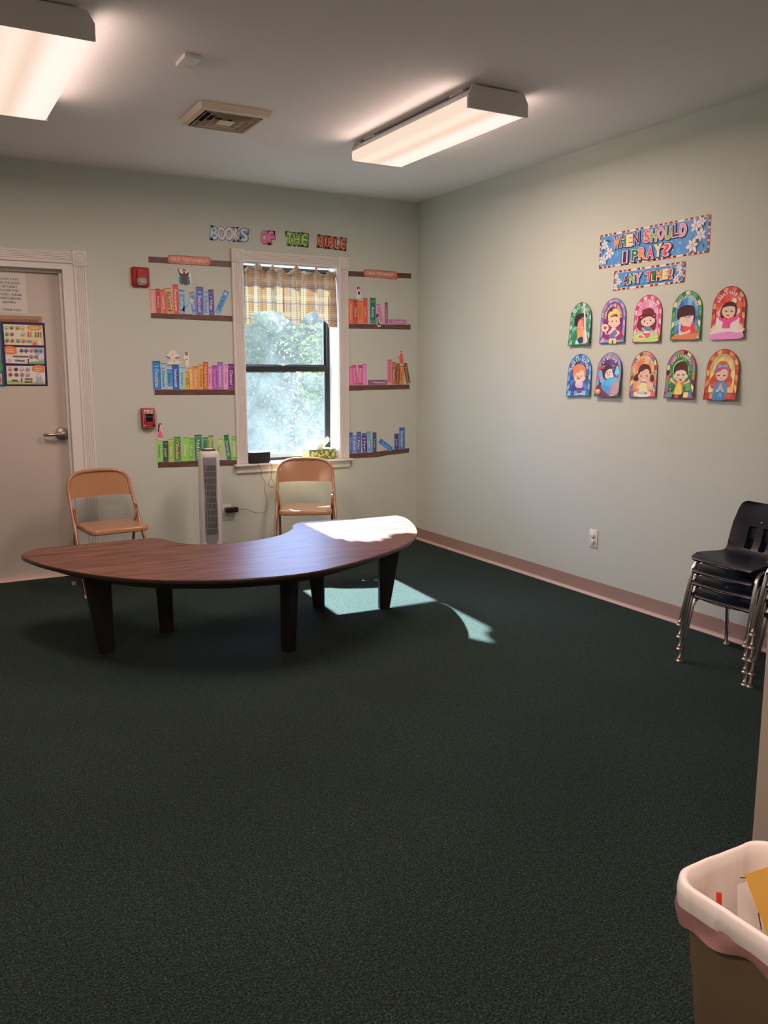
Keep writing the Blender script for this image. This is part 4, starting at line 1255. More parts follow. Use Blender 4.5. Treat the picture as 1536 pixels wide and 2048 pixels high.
strip('shelf_strip', 'brown paper shelf strip under the red to blue books, left of window', [(-2.1697,1.8094),(-1.5780,1.8048),(-1.5791,1.7647),(-2.1713,1.7723)])
strip('shelf_strip', 'brown paper shelf strip under the blue, orange and purple books, left of window', [(-2.1679,1.2797),(-1.5732,1.2726),(-1.5744,1.2340),(-2.1684,1.2403)])
strip('shelf_strip', 'brown paper shelf strip under the green books, behind the tower fan', [(-2.1667,.7664),(-1.5710,.7527),(-1.5723,.7098),(-2.1653,.7252)])
strip('shelf_strip', 'brown paper shelf strip behind the NEW TESTAMENT sign, right of window', [(-.6303,2.1740),(-.0607,2.1869),(-.0604,2.1470),(-.6306,2.1341)])
strip('shelf_strip', 'brown paper shelf strip under the orange and green books, right of window', [(-.6318,1.7746),(-.0630,1.7817),(-.0642,1.7422),(-.6320,1.7371)])
strip('shelf_strip', 'brown paper shelf strip under the pink and brown books, right of window', [(-.6333,1.2953),(-.0699,1.2995),(-.0697,1.2621),(-.4755,1.2578),(-.6336,1.2524)])
strip('shelf_strip', 'crooked brown paper shelf strip under the blue books, lowest right of window', [(-.6342,.7539),(-.3809,.7571),(-.2833,.7669),(-.0717,.7758),(-.0715,.7367),(-.2833,.7257),(-.3712,.7140),(-.6345,.7162)])
plaque('orange brown paper sign reading OLD TESTAMENT left of the window', 'OLD TESTAMENT', [(-2.0371,2.1959),(-2.0231,2.2086),(-1.7393,2.2085),(-1.7256,2.1961),(-1.7266,2.1638),(-1.7413,2.1496),(-2.0255,2.1493),(-2.0386,2.1604)], None, R(-1.0), 0.024, 0.262)
plaque('orange brown paper sign reading NEW TESTAMENT right of the window', 'NEW TESTAMENT', [(-.4956,2.1834),(-.4817,2.1960),(-.1990,2.1924),(-.1870,2.1842),(-.1868,2.1438),(-.1988,2.1322),(-.4819,2.1386),(-.4934,2.1499)], None, R(-1.2), 0.024, 0.232)

G_B = 'paper book cutouts on the back wall'
def book(title, where, bu, bv, tu, tv, w, body, txt, style=0, accent=None):
    """one paper book spine from bottom centre to top centre, w wide"""
    ax = Vector((tu - bu, tv - bv)); L = ax.length; ax /= L; ay = Vector((ax.y, -ax.x))   # ay points to the right
    p = Print('B', 0.0020 + 0.0004 * (style % 3))
    def q(a, c, s0=-0.5, s1=0.5):
        return [tuple(Vector((bu, bv)) + ax * (L * a) + ay * (w * s)) + () if False else ((Vector((bu, bv)) + ax * (L * t) + ay * (w * s))[:]) for t, s in ((a, s0), (a, s1), (c, s1), (c, s0))]
    C = ph(body); D = tuple(v * 0.50 for v in C); Lt = tuple(min(0.85, v * 1.5 + 0.05) for v in C)
    A = ph(accent) if accent else Lt
    p.P(tuple(min(0.8, v * 0.4 + 0.33) for v in C), q(-0.012, 1.012, -0.56, 0.56))
    p.P(C, q(0, 1))
    p.P(D, q(0.965, 1.0)); 
    if style == 0:
        p.P(A, q(0.06, 0.075)); p.P(A, q(0.90, 0.915))
    elif style == 1:
        for a in (0.05, 0.09, 0.84, 0.88): p.P(A, q(a, a + 0.02))
    elif style == 2:
        p.P(A, q(0.06, 0.86, -0.36, 0.36)); p.P(C, q(0.07, 0.85, -0.30, 0.30))
    elif style == 3:
        p.P(A, q(0.0, 0.10)); p.P(A, q(0.86, 0.96)); p.P(D, q(0.03, 0.05)); p.P(D, q(0.90, 0.92))
    elif style == 4:
        cc = Vector((bu, bv)) + ax * (L * 0.88); p.E(A, (cc.x, cc.y, ax.x * w * 0.22, ax.y * w * 0.22, ay.x * w * 0.22, ay.y * w * 0.22)); p.P(A, q(0.05, 0.07))
    elif style == 5:
        p.P(D, q(0.08, 0.84, -0.40, 0.40)); p.P(A, q(0.14, 0.78, -0.28, 0.28))
    r = p.build('paper_book')
    words = {(25): 'x'}
    tag(r, where, 'paper book', G_B); del words
    c = Vector((bu, bv)) + ax * (L * (0.46 if style != 2 else 0.46))
    t = Print('B', p.d + 0.0003)
    vs, fs, bb = glyph(title, 0.012)
    ln = min(L * 0.74, (bb[1] - bb[0]) * w * 0.62 / 0.70)
    ln = max(ln, L * 0.42)
    t.T(ph(txt), title, c.x, c.y, h=w * 0.50, length=ln, ang=math.atan2(-ax.y, -ax.x), off=0.012)
    t.build('lettering', r)
    return r
LT = (235, 215, 205); DK = (60, 60, 90)
T_ = 'upper left shelf strip'
rows = [
 ('Genesis', -2.1502,1.8100,-2.1525,1.9677,.0381, (226,122,112), (240,170,160), 3, None, 'salmon pink paper book leaning at the left end, Genesis, upper left shelf'),
 ('Exodus', -2.1134,1.8100,-2.1144,1.9736,.0309, (168,62,46), (225,160,140), 0, None, 'narrow brick red paper book, Exodus, upper left shelf'),
 ('Leviticus', -2.0702,1.8096,-2.0853,1.9678,.0300, (205,76,66), (240,185,175), 2, None, 'red leaning paper book, Leviticus, upper left shelf'),
 ('Numbers', -2.0298,1.8091,-2.0477,1.9814,.0452, (196,142,80), (70,40,25), 5, (205,160,95), 'tan and black paper book, Numbers, upper left shelf'),
 ('Deuteronomy', -1.9892,1.8092,-1.9908,2.0080,.0365, (190,68,48), (240,200,185), 0, None, 'tallest orange red paper book, Deuteronomy, upper left shelf'),
 ('Joshua', -1.9483,1.8075,-1.9464,1.9740,.0379, (78,138,184), (225,230,230), 1, (220,215,190), 'sky blue paper book with cream bands, Joshua, upper left shelf'),
 ('Judges', -1.9447,1.8198,-1.8713,1.9167,.0303, (140,172,208), (75,110,165), 4, (235,235,235), 'pale blue slanting paper book, Judges, upper left shelf'),
 ('Ruth', -1.8529,1.8074,-1.8761,1.9602,.0375, (92,122,172), (225,225,235), 3, (150,160,200), 'slate blue leaning paper book, Ruth, upper left shelf'),
 ('1 Samuel', -1.8189,1.8073,-1.8160,1.9993,.0503, (72,88,158), (205,170,205), 2, (85,105,175), 'wide tall indigo paper book, 1 Samuel, upper left shelf'),
 ('2 Samuel', -1.7755,1.8068,-1.7700,1.9685,.0376, (135,162,202), (70,85,140), 0, None, 'pale blue paper book, 2 Samuel, upper left shelf'),
 ('1 Kings', -1.7319,1.8082,-1.7339,1.9847,.0380, (72,72,134), (230,225,240), 1, (130,100,150), 'dark violet blue paper book, 1 Kings, upper left shelf'),
 ('2 Kings', -1.6902,1.8219,-1.6160,1.9795,.0384, (72,140,182), (30,70,110), 4, (215,230,235), 'light blue slanting paper book with white dot, 2 Kings, upper left shelf'),
 ('1 Chronicles', -2.1462,1.2795,-2.1472,1.4772,.0528, (22,112,172), (225,235,240), 2, (35,130,190), 'widest bright blue paper book, 1 Chronicles, middle left shelf'),
 ('2 Chronicles', -2.0993,1.2821,-2.1000,1.4635,.0450, (138,168,208), (60,75,130), 2, (170,190,220), 'pale blue paper book, 2 Chronicles, middle left shelf'),
 ('Ezra', -2.0572,1.2836,-2.0556,1.4471,.0428, (60,140,190), (45,75,120), 3, (205,200,170), 'blue paper book with cream bands, Ezra, middle left shelf'),
 ('Nehemiah', -2.0118,1.2782,-2.0126,1.4516,.0476, (28,84,158), (225,230,240), 3, (30,100,180), 'deep blue paper book, Nehemiah, middle left shelf'),
 ('Esther', -1.9683,1.2827,-1.9644,1.4350,.0396, (128,178,218), (70,110,170), 2, (215,225,235), 'pale sky blue paper book, Esther, middle left shelf'),
 ('Job', -1.9300,1.2792,-1.9300,1.3997,.0308, (238,150,48), (95,60,40), 0, None, 'short orange paper book, Job, middle left shelf'),
 ('Psalms', -1.9023,1.2790,-1.9031,1.4321,.0323, (244,164,62), (245,205,150), 0, None, 'light orange paper book, Psalms, middle left shelf'),
 ('Proverbs', -1.8654,1.2786,-1.8660,1.4415,.0454, (236,118,48), (250,190,150), 2, (245,140,70), 'red orange paper book, Proverbs, middle left shelf'),
 ('Ecclesiastes', -1.8263,1.2782,-1.8247,1.4542,.0365, (236,138,46), (150,80,40), 0, None, 'orange paper book, Ecclesiastes, middle left shelf'),
 ('Song of Songs', -1.7949,1.2779,-1.7902,1.4719,.0367, (190,92,42), (235,170,120), 0, None, 'tall rust brown paper book, Song of Songs, middle left shelf'),
 ('Isaiah', -1.7606,1.2776,-1.7587,1.4356,.0330, (198,128,188), (165,85,155), 0, None, 'lilac paper book, Isaiah, middle left shelf'),
 ('Jeremiah', -1.7242,1.2785,-1.7233,1.4483,.0411, (148,62,140), (205,140,195), 1, None, 'purple paper book, Jeremiah, middle left shelf'),
 ('Lamentations', -1.6822,1.2781,-1.6814,1.4724,.0400, (150,92,160), (235,215,235), 2, (170,110,175), 'tall mauve paper book, Lamentations, middle left shelf'),
 ('Ezekiel', -1.6427,1.2778,-1.6373,1.4549,.0335, (214,138,188), (180,60,130), 4, (200,90,150), 'pale pink paper book, Ezekiel, middle left shelf'),
 ('Daniel', -1.6023,1.2774,-1.5968,1.4602,.0459, (108,42,112), (235,220,235), 1, (160,70,150), 'dark purple paper book beside the casing, Daniel, middle left shelf'),
 ('Hosea', -2.1496,.7668,-2.1503,.9305,.0390, (130,196,90), (60,120,60), 0, (90,165,70), 'light green paper book at the left end, Hosea, lower left shelf'),
 ('Joel', -2.1079,.7659,-2.1037,.9143,.0367, (48,84,48), (225,230,215), 4, (95,130,85), 'dark olive green paper book, Joel, lower left shelf'),
 ('Amos', -2.0685,.7639,-2.0651,.9273,.0344, (140,176,66), (235,230,200), 3, (190,185,110), 'yellow green paper book, Amos, lower left shelf'),
 ('Obadiah', -2.0223,.7635,-2.0199,.9414,.0488, (84,150,64), (225,205,110), 5, (110,90,50), 'wide green paper book with brown panel, Obadiah, lower left shelf'),
 ('Jonah', -1.9687,.7640,-1.9513,.9338,.0415, (128,192,58), (235,245,215), 2, (140,200,80), 'lime green leaning paper book, Jonah, lower left shelf'),
 ('Micah', -1.9250,.7651,-1.9152,.9261,.0391, (108,170,60), (225,235,160), 0, None, 'mid green paper book, Micah, lower left shelf'),
 ('Nahum', -1.8674,.7622,-1.8653,.9499,.0512, (42,114,68), (190,220,190), 3, (85,150,100), 'wide dark green paper book behind the fan, Nahum, lower left shelf'),
 ('Habakkuk', -1.8143,.7660,-1.8100,.9306,.0411, (78,140,94), (40,80,60), 0, None, 'grey green paper book behind the fan, Habakkuk, lower left shelf'),
 ('Zephaniah', -1.7744,.7641,-1.7698,.9420,.0360, (110,150,60), (225,215,120), 1, (200,215,140), 'olive banded paper book behind the fan, Zephaniah, lower left shelf'),
 ('Haggai', -1.7309,.7619,-1.6924,.9133,.0337, (160,196,72), (95,130,40), 4, (195,215,110), 'lime slanting paper book right of the fan, Haggai, lower left shelf'),
 ('Zechariah', -1.6327,.7571,-1.6530,.9411,.0339, (22,114,62), (215,235,215), 0, None, 'emerald slanting paper book, Zechariah, lower left shelf'),
 ('Malachi', -1.5917,.7531,-1.5900,.9291,.0398, (140,182,88), (225,235,195), 1, (80,130,50), 'pale green paper book beside the casing, Malachi, lower left shelf'),
 ('Matthew', -.6070,1.7776,-.6059,1.9626,.0389, (214,90,60), (240,165,140), 2, (225,110,80), 'orange red paper book beside the casing, Matthew, upper right shelf'),
 ('Mark', -.5680,1.7795,-.5670,1.9602,.0368, (165,60,45), (240,210,195), 2, (215,100,70), 'dark red paper book, Mark, upper right shelf'),
 ('Luke', -.5250,1.7806,-.5256,1.9519,.0407, (220,106,48), (175,75,35), 0, None, 'orange paper book, Luke, upper right shelf'),
 ('John', -.4799,1.7810,-.4811,1.9724,.0382, (200,66,46), (235,160,130), 0, None, 'tall vermilion paper book, John, upper right shelf'),
 ('Acts', -.4129,1.7836,-.4125,1.9783,.0494, (28,108,84), (200,225,210), 1, (90,150,120), 'wide teal green paper book, Acts, upper right shelf'),
 ('Romans', -.3323,1.7890,-.3631,1.9340,.0356, (208,112,156), (175,70,130), 0, None, 'pink slanting paper book, Romans, upper right shelf'),
 ('1 Corinthians', -.2903,1.7861,-.2905,1.9480,.0263, (140,60,90), (215,160,190), 0, None, 'thin plum paper book, 1 Corinthians, upper right shelf'),
 ('2 Corinthians', -.1040,1.8026,-.2678,1.8030,.0309, (165,90,140), (225,190,220), 0, None, 'mauve paper book lying flat, 2 Corinthians, upper right shelf'),
 ('Galatians', -.6092,1.2992,-.6166,1.4417,.0301, (206,92,132), (235,150,180), 0, None, 'rose paper book beside the casing, Galatians, middle right shelf'),
 ('Ephesians', -.5692,1.3030,-.5869,1.4552,.0395, (200,60,110), (240,150,180), 2, (215,80,125), 'crimson pink leaning paper book, Ephesians, middle right shelf'),
 ('Philippians', -.5257,1.3019,-.5265,1.4555,.0374, (200,76,130), (235,165,195), 3, (170,50,95), 'magenta paper book, Philippians, middle right shelf'),
 ('Colossians', -.4895,1.3025,-.4890,1.4646,.0353, (206,102,160), (225,150,195), 0, None, 'orchid pink paper book, Colossians, middle right shelf'),
 ('1 Thessalonians', -.2840,1.3198,-.4541,1.3195,.0353, (130,60,115), (225,190,220), 0, None, 'purple paper book lying flat, 1 Thessalonians, middle right shelf'),
 ('2 Thessalonians', -.2573,1.3155,-.2600,1.4988,.0388, (212,96,122), (180,65,95), 4, (190,70,105), 'tall coral pink paper book, 2 Thessalonians, middle right shelf'),
 ('1 Timothy', -.2182,1.3039,-.2197,1.4804,.0332, (138,84,44), (235,215,190), 3, (180,120,60), 'brown paper book, 1 Timothy, middle right shelf'),
 ('2 Timothy', -.1839,1.3024,-.1830,1.4689,.0334, (124,60,44), (200,135,105), 3, (160,95,55), 'dark brown paper book, 2 Timothy, middle right shelf'),
 ('Titus', -.1459,1.3022,-.1475,1.4472,.0355, (196,110,44), (150,80,40), 0, None, 'ochre orange paper book, Titus, middle right shelf'),
 ('Philemon', -.0799,1.3102,-.1156,1.4704,.0356, (95,64,34), (195,150,85), 3, (150,105,55), 'dark brown slanting paper book at the right end, Philemon, middle right shelf'),
 ('Hebrews', -.6164,.7572,-.6154,.9221,.0347, (60,86,150), (140,165,215), 0, None, 'slate blue paper book beside the casing, Hebrews, lower right shelf'),
 ('James', -.5816,.7557,-.5832,.8981,.0353, (75,126,186), (205,225,240), 4, (190,215,225), 'mid blue paper book, James, lower right shelf'),
 ('1 Peter', -.5438,.7539,-.5440,.9259,.0397, (64,84,148), (215,220,190), 0, None, 'steel blue paper book, 1 Peter, lower right shelf'),
 ('2 Peter', -.4867,.7555,-.4981,.9127,.0399, (64,44,110), (200,185,220), 3, (120,95,160), 'deep violet leaning paper book, 2 Peter, lower right shelf'),
 ('1 John', -.4436,.7557,-.4576,.9239,.0373, (90,140,202), (220,235,245), 0, None, 'light blue leaning paper book, 1 John, lower right shelf'),
 ('2 John', -.3993,.7580,-.4000,.9160,.0338, (54,74,94), (140,165,180), 1, None, 'grey blue paper book, 2 John, lower right shelf'),
 ('3 John', -.2390,.7701,-.3517,.8495,.0376, (34,104,182), (120,180,230), 1, None, 'bright blue fallen paper book, 3 John, lower right shelf'),
 ('Jude', -.1905,.7671,-.1934,.8979,.0377, (50,60,126), (160,175,220), 0, None, 'navy paper book, Jude, lower right shelf'),
 ('Revelation', -.1396,.7714,-.1419,.9476,.0500, (50,96,156), (190,215,235), 2, (80,125,180), 'tall blue paper book at the right end, Revelation, lower right shelf'),
]
for k, (ti, bk0, bk1, bk2, bk3, w, body, txt, style, acc, lab) in enumerate([(r[0],) + tuple(r[1:6]) + tuple(r[6:]) for r in rows]):
    book(ti, lab, bk0, bk1, bk2, bk3, w, body, txt, style, acc)

# ---- heading letters
SER = {  # slab serif bars per letter in glyph units: (x0, x1, y0, y1) fractions of the glyph box
 'B': [(-0.10, 0.35, 0, 0.13), (-0.10, 0.35, 0.87, 1)], 'K': [(-0.12, 0.38, 0, 0.13), (-0.12, 0.38, 0.87, 1), (0.62, 1.08, 0.87, 1), (0.66, 1.12, 0, 0.13)],
 'F': [(-0.12, 0.48, 0, 0.13), (-0.12, 0.2, 0.87, 1), (0.86, 1.0, 0.70, 1)], 'T': [(0.22, 0.78, 0, 0.13), (0, 0.14, 0.70, 1), (0.86, 1, 0.70, 1)],
 'H': [(-0.1, 0.36, 0, 0.13), (-0.1, 0.36, 0.87, 1), (0.64, 1.1, 0, 0.13), (0.64, 1.1, 0.87, 1)], 'E': [(-0.12, 0.3, 0, 0.13), (-0.12, 0.3, 0.87, 1), (0.86, 1.02, 0.70, 1), (0.86, 1.02, 0, 0.30)],
 'I': [(-0.6, 1.6, 0, 0.13), (-0.6, 1.6, 0.87, 1)], 'L': [(-0.12, 0.55, 0.87, 1), (-0.12, 0.2, 0, 0.13), (0.86, 1.02, 0, 0.32)], 'S': [(0.82, 0.98, 0.68, 1), (0.02, 0.18, 0, 0.32)], 'O': []}
def heading(word, label, spots, cols, w, h, ang):
    """each letter a separate child of the word"""
    t = thing('paper_word', label, 'lettering', (spots[0][0], 0, spots[0][1]))
    for i, (ch, (u, v)) in enumerate(zip(word, spots)):
        vs, fs, (x0, x1, y0, y1) = glyph(ch, 0.02)
        W_ = x1 - x0; Hh = y1 - y0
        ww = w * (0.62 if ch == 'I' else 1.0)
        ext = SER.get(ch, []) or [(0, 1, 0, 1)]
        ex0 = min(0, min(q[0] for q in ext)); ex1 = max(1, max(q[1] for q in ext))
        p = Print('B', 0.0018 + 0.0003 * i, 0.0002)
        c0, c1, c2 = cols if not isinstance(cols[0], list) else cols[0][i]
        a = ang + (0.05 if i % 2 else -0.05)
        for c, e, dx, dz in ((c0, 0.060, 0.0008, -0.0012), (c1, 0.030, 0, 0), (c2, -0.012, 0, 0.0)):
            vs, fs, bb = glyph(ch, 0.02 + e)
            sx = ww * 0.86 / (W_ * (ex1 - ex0)); sy = h * 0.93 / Hh
            ca, sa = math.cos(a), math.sin(a)
            def mp(x, y): X, Y = (x - (x0 + x1) / 2) * sx, (y - (y0 + y1) / 2) * sy; return (u + dx - (ex0 + ex1 - 1) / 2 * W_ * sx + X * ca - Y * sa, v + dz + X * sa + Y * ca)
            p.raw([mp(*q) for q in vs], fs, c, False)
            ee = e * 0.9
            for (fx0, fx1, fy0, fy1) in SER.get(ch, []):
                q = [(x0 + fx0 * W_ - ee, y0 + fy0 * Hh - ee), (x0 + fx1 * W_ + ee, y0 + fy0 * Hh - ee), (x0 + fx1 * W_ + ee, y0 + fy1 * Hh + ee), (x0 + fx0 * W_ - ee, y0 + fy1 * Hh + ee)]
                p.raw([mp(*z) for z in q], [(0, 1, 2, 3)], c, False)
            p.d += 0.0003
        o = p.build('letter')
        ou, ov = o['_o']; o.parent = t; o.location = (ou - spots[0][0], 0, ov - spots[0][1])
lb = (ph((60, 70, 110)), ph((120, 150, 195)), ph((165, 185, 215)))
lp = (ph((75, 75, 110)), ph((165, 155, 190)), ph((195, 185, 210)))
heading('BOOKS', 'pale blue and lilac paper letters spelling BOOKS above the window', [(-1.6982,2.3785),(-1.6411,2.3798),(-1.5854,2.3815),(-1.5326,2.3818),(-1.4726,2.3819)], [[lb, lp, lp, lp, lb]], 0.066, 0.094, R(-1.5))
heading('OF', 'pink paper letters spelling OF above the window', [(-1.3160,2.3768),(-1.2650,2.3768)], (ph((130, 35, 60)), ph((190, 75, 110)), ph((225, 110, 145))), 0.064, 0.094, R(-1.5))
heading('THE', 'green paper letters spelling THE above the window', [(-1.1183,2.3811),(-1.0594,2.3809),(-.9971,2.3809)], (ph((45, 60, 20)), ph((100, 140, 50)), ph((150, 185, 85))), 0.068, 0.094, R(-1.0))
heading('BIBLE', 'brown orange paper letters spelling BIBLE above the window', [(-.8642,2.3801),(-.8200,2.3787),(-.7793,2.3771),(-.7257,2.3743),(-.6746,2.3727)], (ph((90, 35, 20)), ph((150, 75, 45)), ph((195, 110, 75))), 0.060, 0.090, R(-2.5))

# ---- small paper figures
def fig(label, parts, d0=0.0034):
    p = Print('B', d0)
    for kind, c, g in parts:
        (p.P if kind == 'P' else p.S if kind == 'S' else p.E)(ph(c), g)
    return tag(p.build('paper_figure'), label, 'paper figure')
skin = (190, 130, 100)
fig('paper figure in brown robe and teal cloak with a raised staff, upper left', [
 ('S', (205, 200, 195), [(-1.9676,2.1229),(-1.9533,2.0878),(-1.9636,2.0633),(-1.9596,2.0065),(-1.8870,2.0099),(-1.8749,2.0799),(-1.9022,2.1116),(-1.9206,2.1225),(-1.9430,2.1123)]),
 ('P', (70, 60, 50), [(-1.9696,2.1198),(-1.9633,2.1213),(-1.9506,2.0760),(-1.9551,2.0733)]),
 ('S', (25, 100, 100), [(-1.9570,2.0726),(-1.9381,2.0766),(-1.8971,2.0788),(-1.8881,2.0129),(-1.9575,2.0126)]), ('S', (45, 30, 28), [(-1.9562,2.0936),(-1.9409,2.0837),(-1.9095,2.0853),(-1.8931,2.1000),(-1.8960,2.0728),(-1.9163,2.0718),(-1.9352,2.0708),(-1.9508,2.0730)]),
 ('S', (85, 52, 42), [(-1.9378,2.0826),(-1.9108,2.0841),(-1.9088,2.0180),(-1.9403,2.0176)]), ('E', skin, (-1.9240,2.1014,.0101,.0006,-.0005,-.0120)), ('S', (50, 30, 25), [(-1.9379,2.0976),(-1.9349,2.1115),(-1.9234,2.1170),(-1.9122,2.1128),(-1.9102,2.0991),(-1.9162,2.1066),(-1.9237,2.1086),(-1.9313,2.1058)]), ('S', (75, 42, 32), [(-1.9304,2.0962),(-1.9178,2.0969),(-1.9208,2.0847),(-1.9284,2.0843)]), ('P', skin, [(-1.9334,2.0180),(-1.9271,2.0183),(-1.9275,2.0080),(-1.9350,2.0077)])])
fig('paper winged figure with a yellow halo of light above 2 Chronicles and Ezra', [
 ('S', (222, 215, 205), [(-2.0653,1.4716),(-2.0397,1.4840),(-2.0272,1.4810),(-2.0018,1.4873),(-1.9740,1.4690),(-1.9840,1.4566),(-2.0092,1.4596),(-2.0408,1.4564),(-2.0658,1.4593)]), ('E', (240, 205, 140), (-2.0287,1.5240,.0315,.0003,-.0012,-.0295)), ('E', (248, 222, 165), (-2.0287,1.5240,.0202,.0002,-.0008,-.0196)),
 ('S', (225, 218, 212), [(-2.0607,1.5084),(-2.0792,1.5143),(-2.0568,1.5268),(-2.0385,1.5147)]), ('S', (225, 218, 212), [(-2.0134,1.5119),(-2.0002,1.5273),(-1.9783,1.5214),(-1.9916,1.5059)]),
 ('P', (110, 118, 145), [(-2.0790,1.5174),(-2.0605,1.5133),(-2.0391,1.4994),(-2.0426,1.4914),(-2.0672,1.5022)]), ('P', (110, 118, 145), [(-1.9755,1.5103),(-1.9977,1.5102),(-2.0189,1.5014),(-2.0173,1.4928),(-1.9886,1.4998)]),
 ('E', (215, 140, 110), (-2.0287,1.5240,.0063,.0001,-.0003,-.0074)), ('S', (225, 175, 140), [(-2.0486,1.4962),(-2.0293,1.5074),(-2.0109,1.4965),(-2.0086,1.4750),(-2.0183,1.4688),(-2.0397,1.4840)]), ('S', (215, 150, 130), [(-2.0300,1.4902),(-2.0114,1.4842),(-2.0202,1.4688)])])
fig('paper figure in a white robe standing above Esther, left of window', [
 ('S', (230, 220, 210), [(-1.9499,1.5155),(-1.9394,1.5403),(-1.9171,1.5405),(-1.9102,1.5189),(-1.9093,1.4911),(-1.9178,1.4352),(-1.9401,1.4382),(-1.9415,1.4847),(-1.9507,1.4939)]), ('S', (60, 35, 30), [(-1.9412,1.5279),(-1.9382,1.5403),(-1.9297,1.5435),(-1.9210,1.5393),(-1.9190,1.5220),(-1.9307,1.5188)]), ('E', skin, (-1.9302,1.5311,.0064,.0001,-.0003,-.0080)), ('S', (60, 35, 30), [(-1.9355,1.5267),(-1.9253,1.5268),(-1.9294,1.5182)]),
 ('S', (238, 228, 222), [(-1.9448,1.5168),(-1.9180,1.5170),(-1.9150,1.4941),(-1.9233,1.4413),(-1.9399,1.4444),(-1.9381,1.4909),(-1.9469,1.4958)]), ('P', (110, 55, 45), [(-1.9380,1.4933),(-1.9188,1.4935),(-1.9190,1.4891),(-1.9382,1.4890)]), ('P', skin, [(-1.9361,1.4426),(-1.9220,1.4414),(-1.9236,1.4339),(-1.9325,1.4351)])])
fig('paper figure in a pink dress with long brown hair above Hosea', [
 ('S', (225, 205, 200), [(-2.1658,.9342),(-2.1590,1.0214),(-2.1455,1.0447),(-2.1281,1.0423),(-2.1272,1.0017),(-2.1200,.9325)]), ('S', (95, 50, 45), [(-2.1570,.9964),(-2.1523,1.0337),(-2.1406,1.0433),(-2.1282,1.0392),(-2.1300,1.0268),(-2.1390,1.0208),(-2.1478,.9899),(-2.1557,.9807)]), ('E', (200, 145, 115), (-2.1362,1.0270,.0063,-.0002,-.0004,-.0087)),
 ('S', (190, 140, 170), [(-2.1523,1.0025),(-2.1375,1.0114),(-2.1323,1.0019),(-2.1309,.9736),(-2.1516,.9744)]), ('S', (215, 90, 120), [(-2.1532,.9807),(-2.1324,.9831),(-2.1217,.9388),(-2.1625,.9403)]), ('S', (80, 45, 45), [(-2.1561,1.0026),(-2.1472,1.0055),(-2.1481,.9836),(-2.1564,.9808)])])
fig('paper winged figure in cream above Mark and Luke, right of window', [
 ('S', (190, 150, 180), [(-.5857,2.0544),(-.5788,2.0548),(-.5560,2.0380),(-.5538,2.0183),(-.5653,2.0099),(-.5813,2.0250)]), ('S', (190, 150, 180), [(-.5007,2.0603),(-.4984,2.0406),(-.5055,2.0204),(-.5216,2.0177),(-.5284,2.0392),(-.5076,2.0580)]),
 ('S', (215, 195, 175), [(-.5537,2.0341),(-.5294,2.0352),(-.5195,1.9880),(-.5218,1.9719),(-.5610,1.9704),(-.5539,2.0024)]), ('E', (60, 35, 35), (-.5422,2.0473,.0115,.0005,-.0001,-.0111)), ('E', skin, (-.5413,2.0418,.0069,.0003,-.0000,-.0071)), ('S', (70, 40, 45), [(-.5469,2.0218),(-.5294,2.0225),(-.5295,2.0015),(-.5424,1.9989)]), ('P', (200, 150, 140), [(-.5448,1.9770),(-.5310,1.9775),(-.5325,1.9675),(-.5426,1.9671)])])
fig('paper figure in a dark hood and pale cloak in front of Acts and Romans', [
 ('S', (190, 185, 175), [(-.3845,1.8282),(-.3774,1.8527),(-.3632,1.8653),(-.3561,1.8331),(-.3490,1.7845),(-.3466,1.7581),(-.3704,1.7596),(-.3845,1.7876)]), ('S', (55, 35, 40), [(-.3869,1.8281),(-.3797,1.8566),(-.3703,1.8590),(-.3618,1.8491),(-.3656,1.8328),(-.3798,1.8263)]), ('S', (130, 135, 110), [(-.3845,1.8282),(-.3656,1.8368),(-.3585,1.8127),(-.3632,1.7719),(-.3798,1.7796),(-.3855,1.7998)]), ('S', (50, 32, 40), [(-.3632,1.7963),(-.3504,1.7702),(-.3656,1.7698)]), ('P', (215, 195, 185), [(-.3727,1.7656),(-.3490,1.7662),(-.3490,1.7593),(-.3704,1.7587)])], 0.006)
fig('paper figure in a long red robe standing on Titus, right of window', [
 ('S', (215, 165, 150), [(-.1676,1.5407),(-.1628,1.5616),(-.1530,1.5692),(-.1431,1.5618),(-.1357,1.5410),(-.1289,1.4700),(-.1673,1.4698)]), ('S', (205, 75, 55), [(-.1651,1.5324),(-.1578,1.5533),(-.1431,1.5535),(-.1356,1.5243),(-.1319,1.4741),(-.1649,1.4740)]), ('P', (205, 95, 75), [(-.1846,1.5177),(-.1626,1.5304),(-.1602,1.5262),(-.1822,1.5148)]), ('E', (195, 140, 110), (-.1529,1.5576,.0059,.0001,.0000,-.0067)), ('S', (80, 65, 60), [(-.1613,1.5575),(-.1579,1.5679),(-.1481,1.5680),(-.1456,1.5610),(-.1530,1.5626)])])

# ================================================================== DOOR PAPERS
DY = 0.08
p = Print('D', 0.0008); p.P((0.70, 0.68, 0.66), [(-3.2519,2.0639),(-2.9611,2.0421),(-2.9601,1.7818),(-3.2566,1.7926)])
pr = p.build('paper_notice'); tag(pr, 'white typed notice taped high on the door reading PLEASE MAKE SURE', 'notice')
t = Print('D', 0.0014)
for s, (u, v), ln in zip(('PLEASE MAKE', 'SURE THE DOOR', 'IS SECURELY', 'CLOSED AND', 'LOCKED.  PLEASE', 'CHECK BEFORE', 'LEAVING', 'THANK YOU!'),
                    [(-3.0628,1.9996),(-3.0654,1.9750),(-3.0693,1.9519),(-3.0636,1.9277),(-3.0677,1.9015),(-3.0606,1.8772),(-3.0699,1.8523),(-3.0580,1.8044)], (0.122, 0.140, 0.114, 0.111, 0.154, 0.129, 0.078, 0.111)):
    t.T((0.05, 0.045, 0.045), s, u, v, h=0.0138, length=ln, ang=R(-0.5), off=0.012)
t.build('lettering', pr)
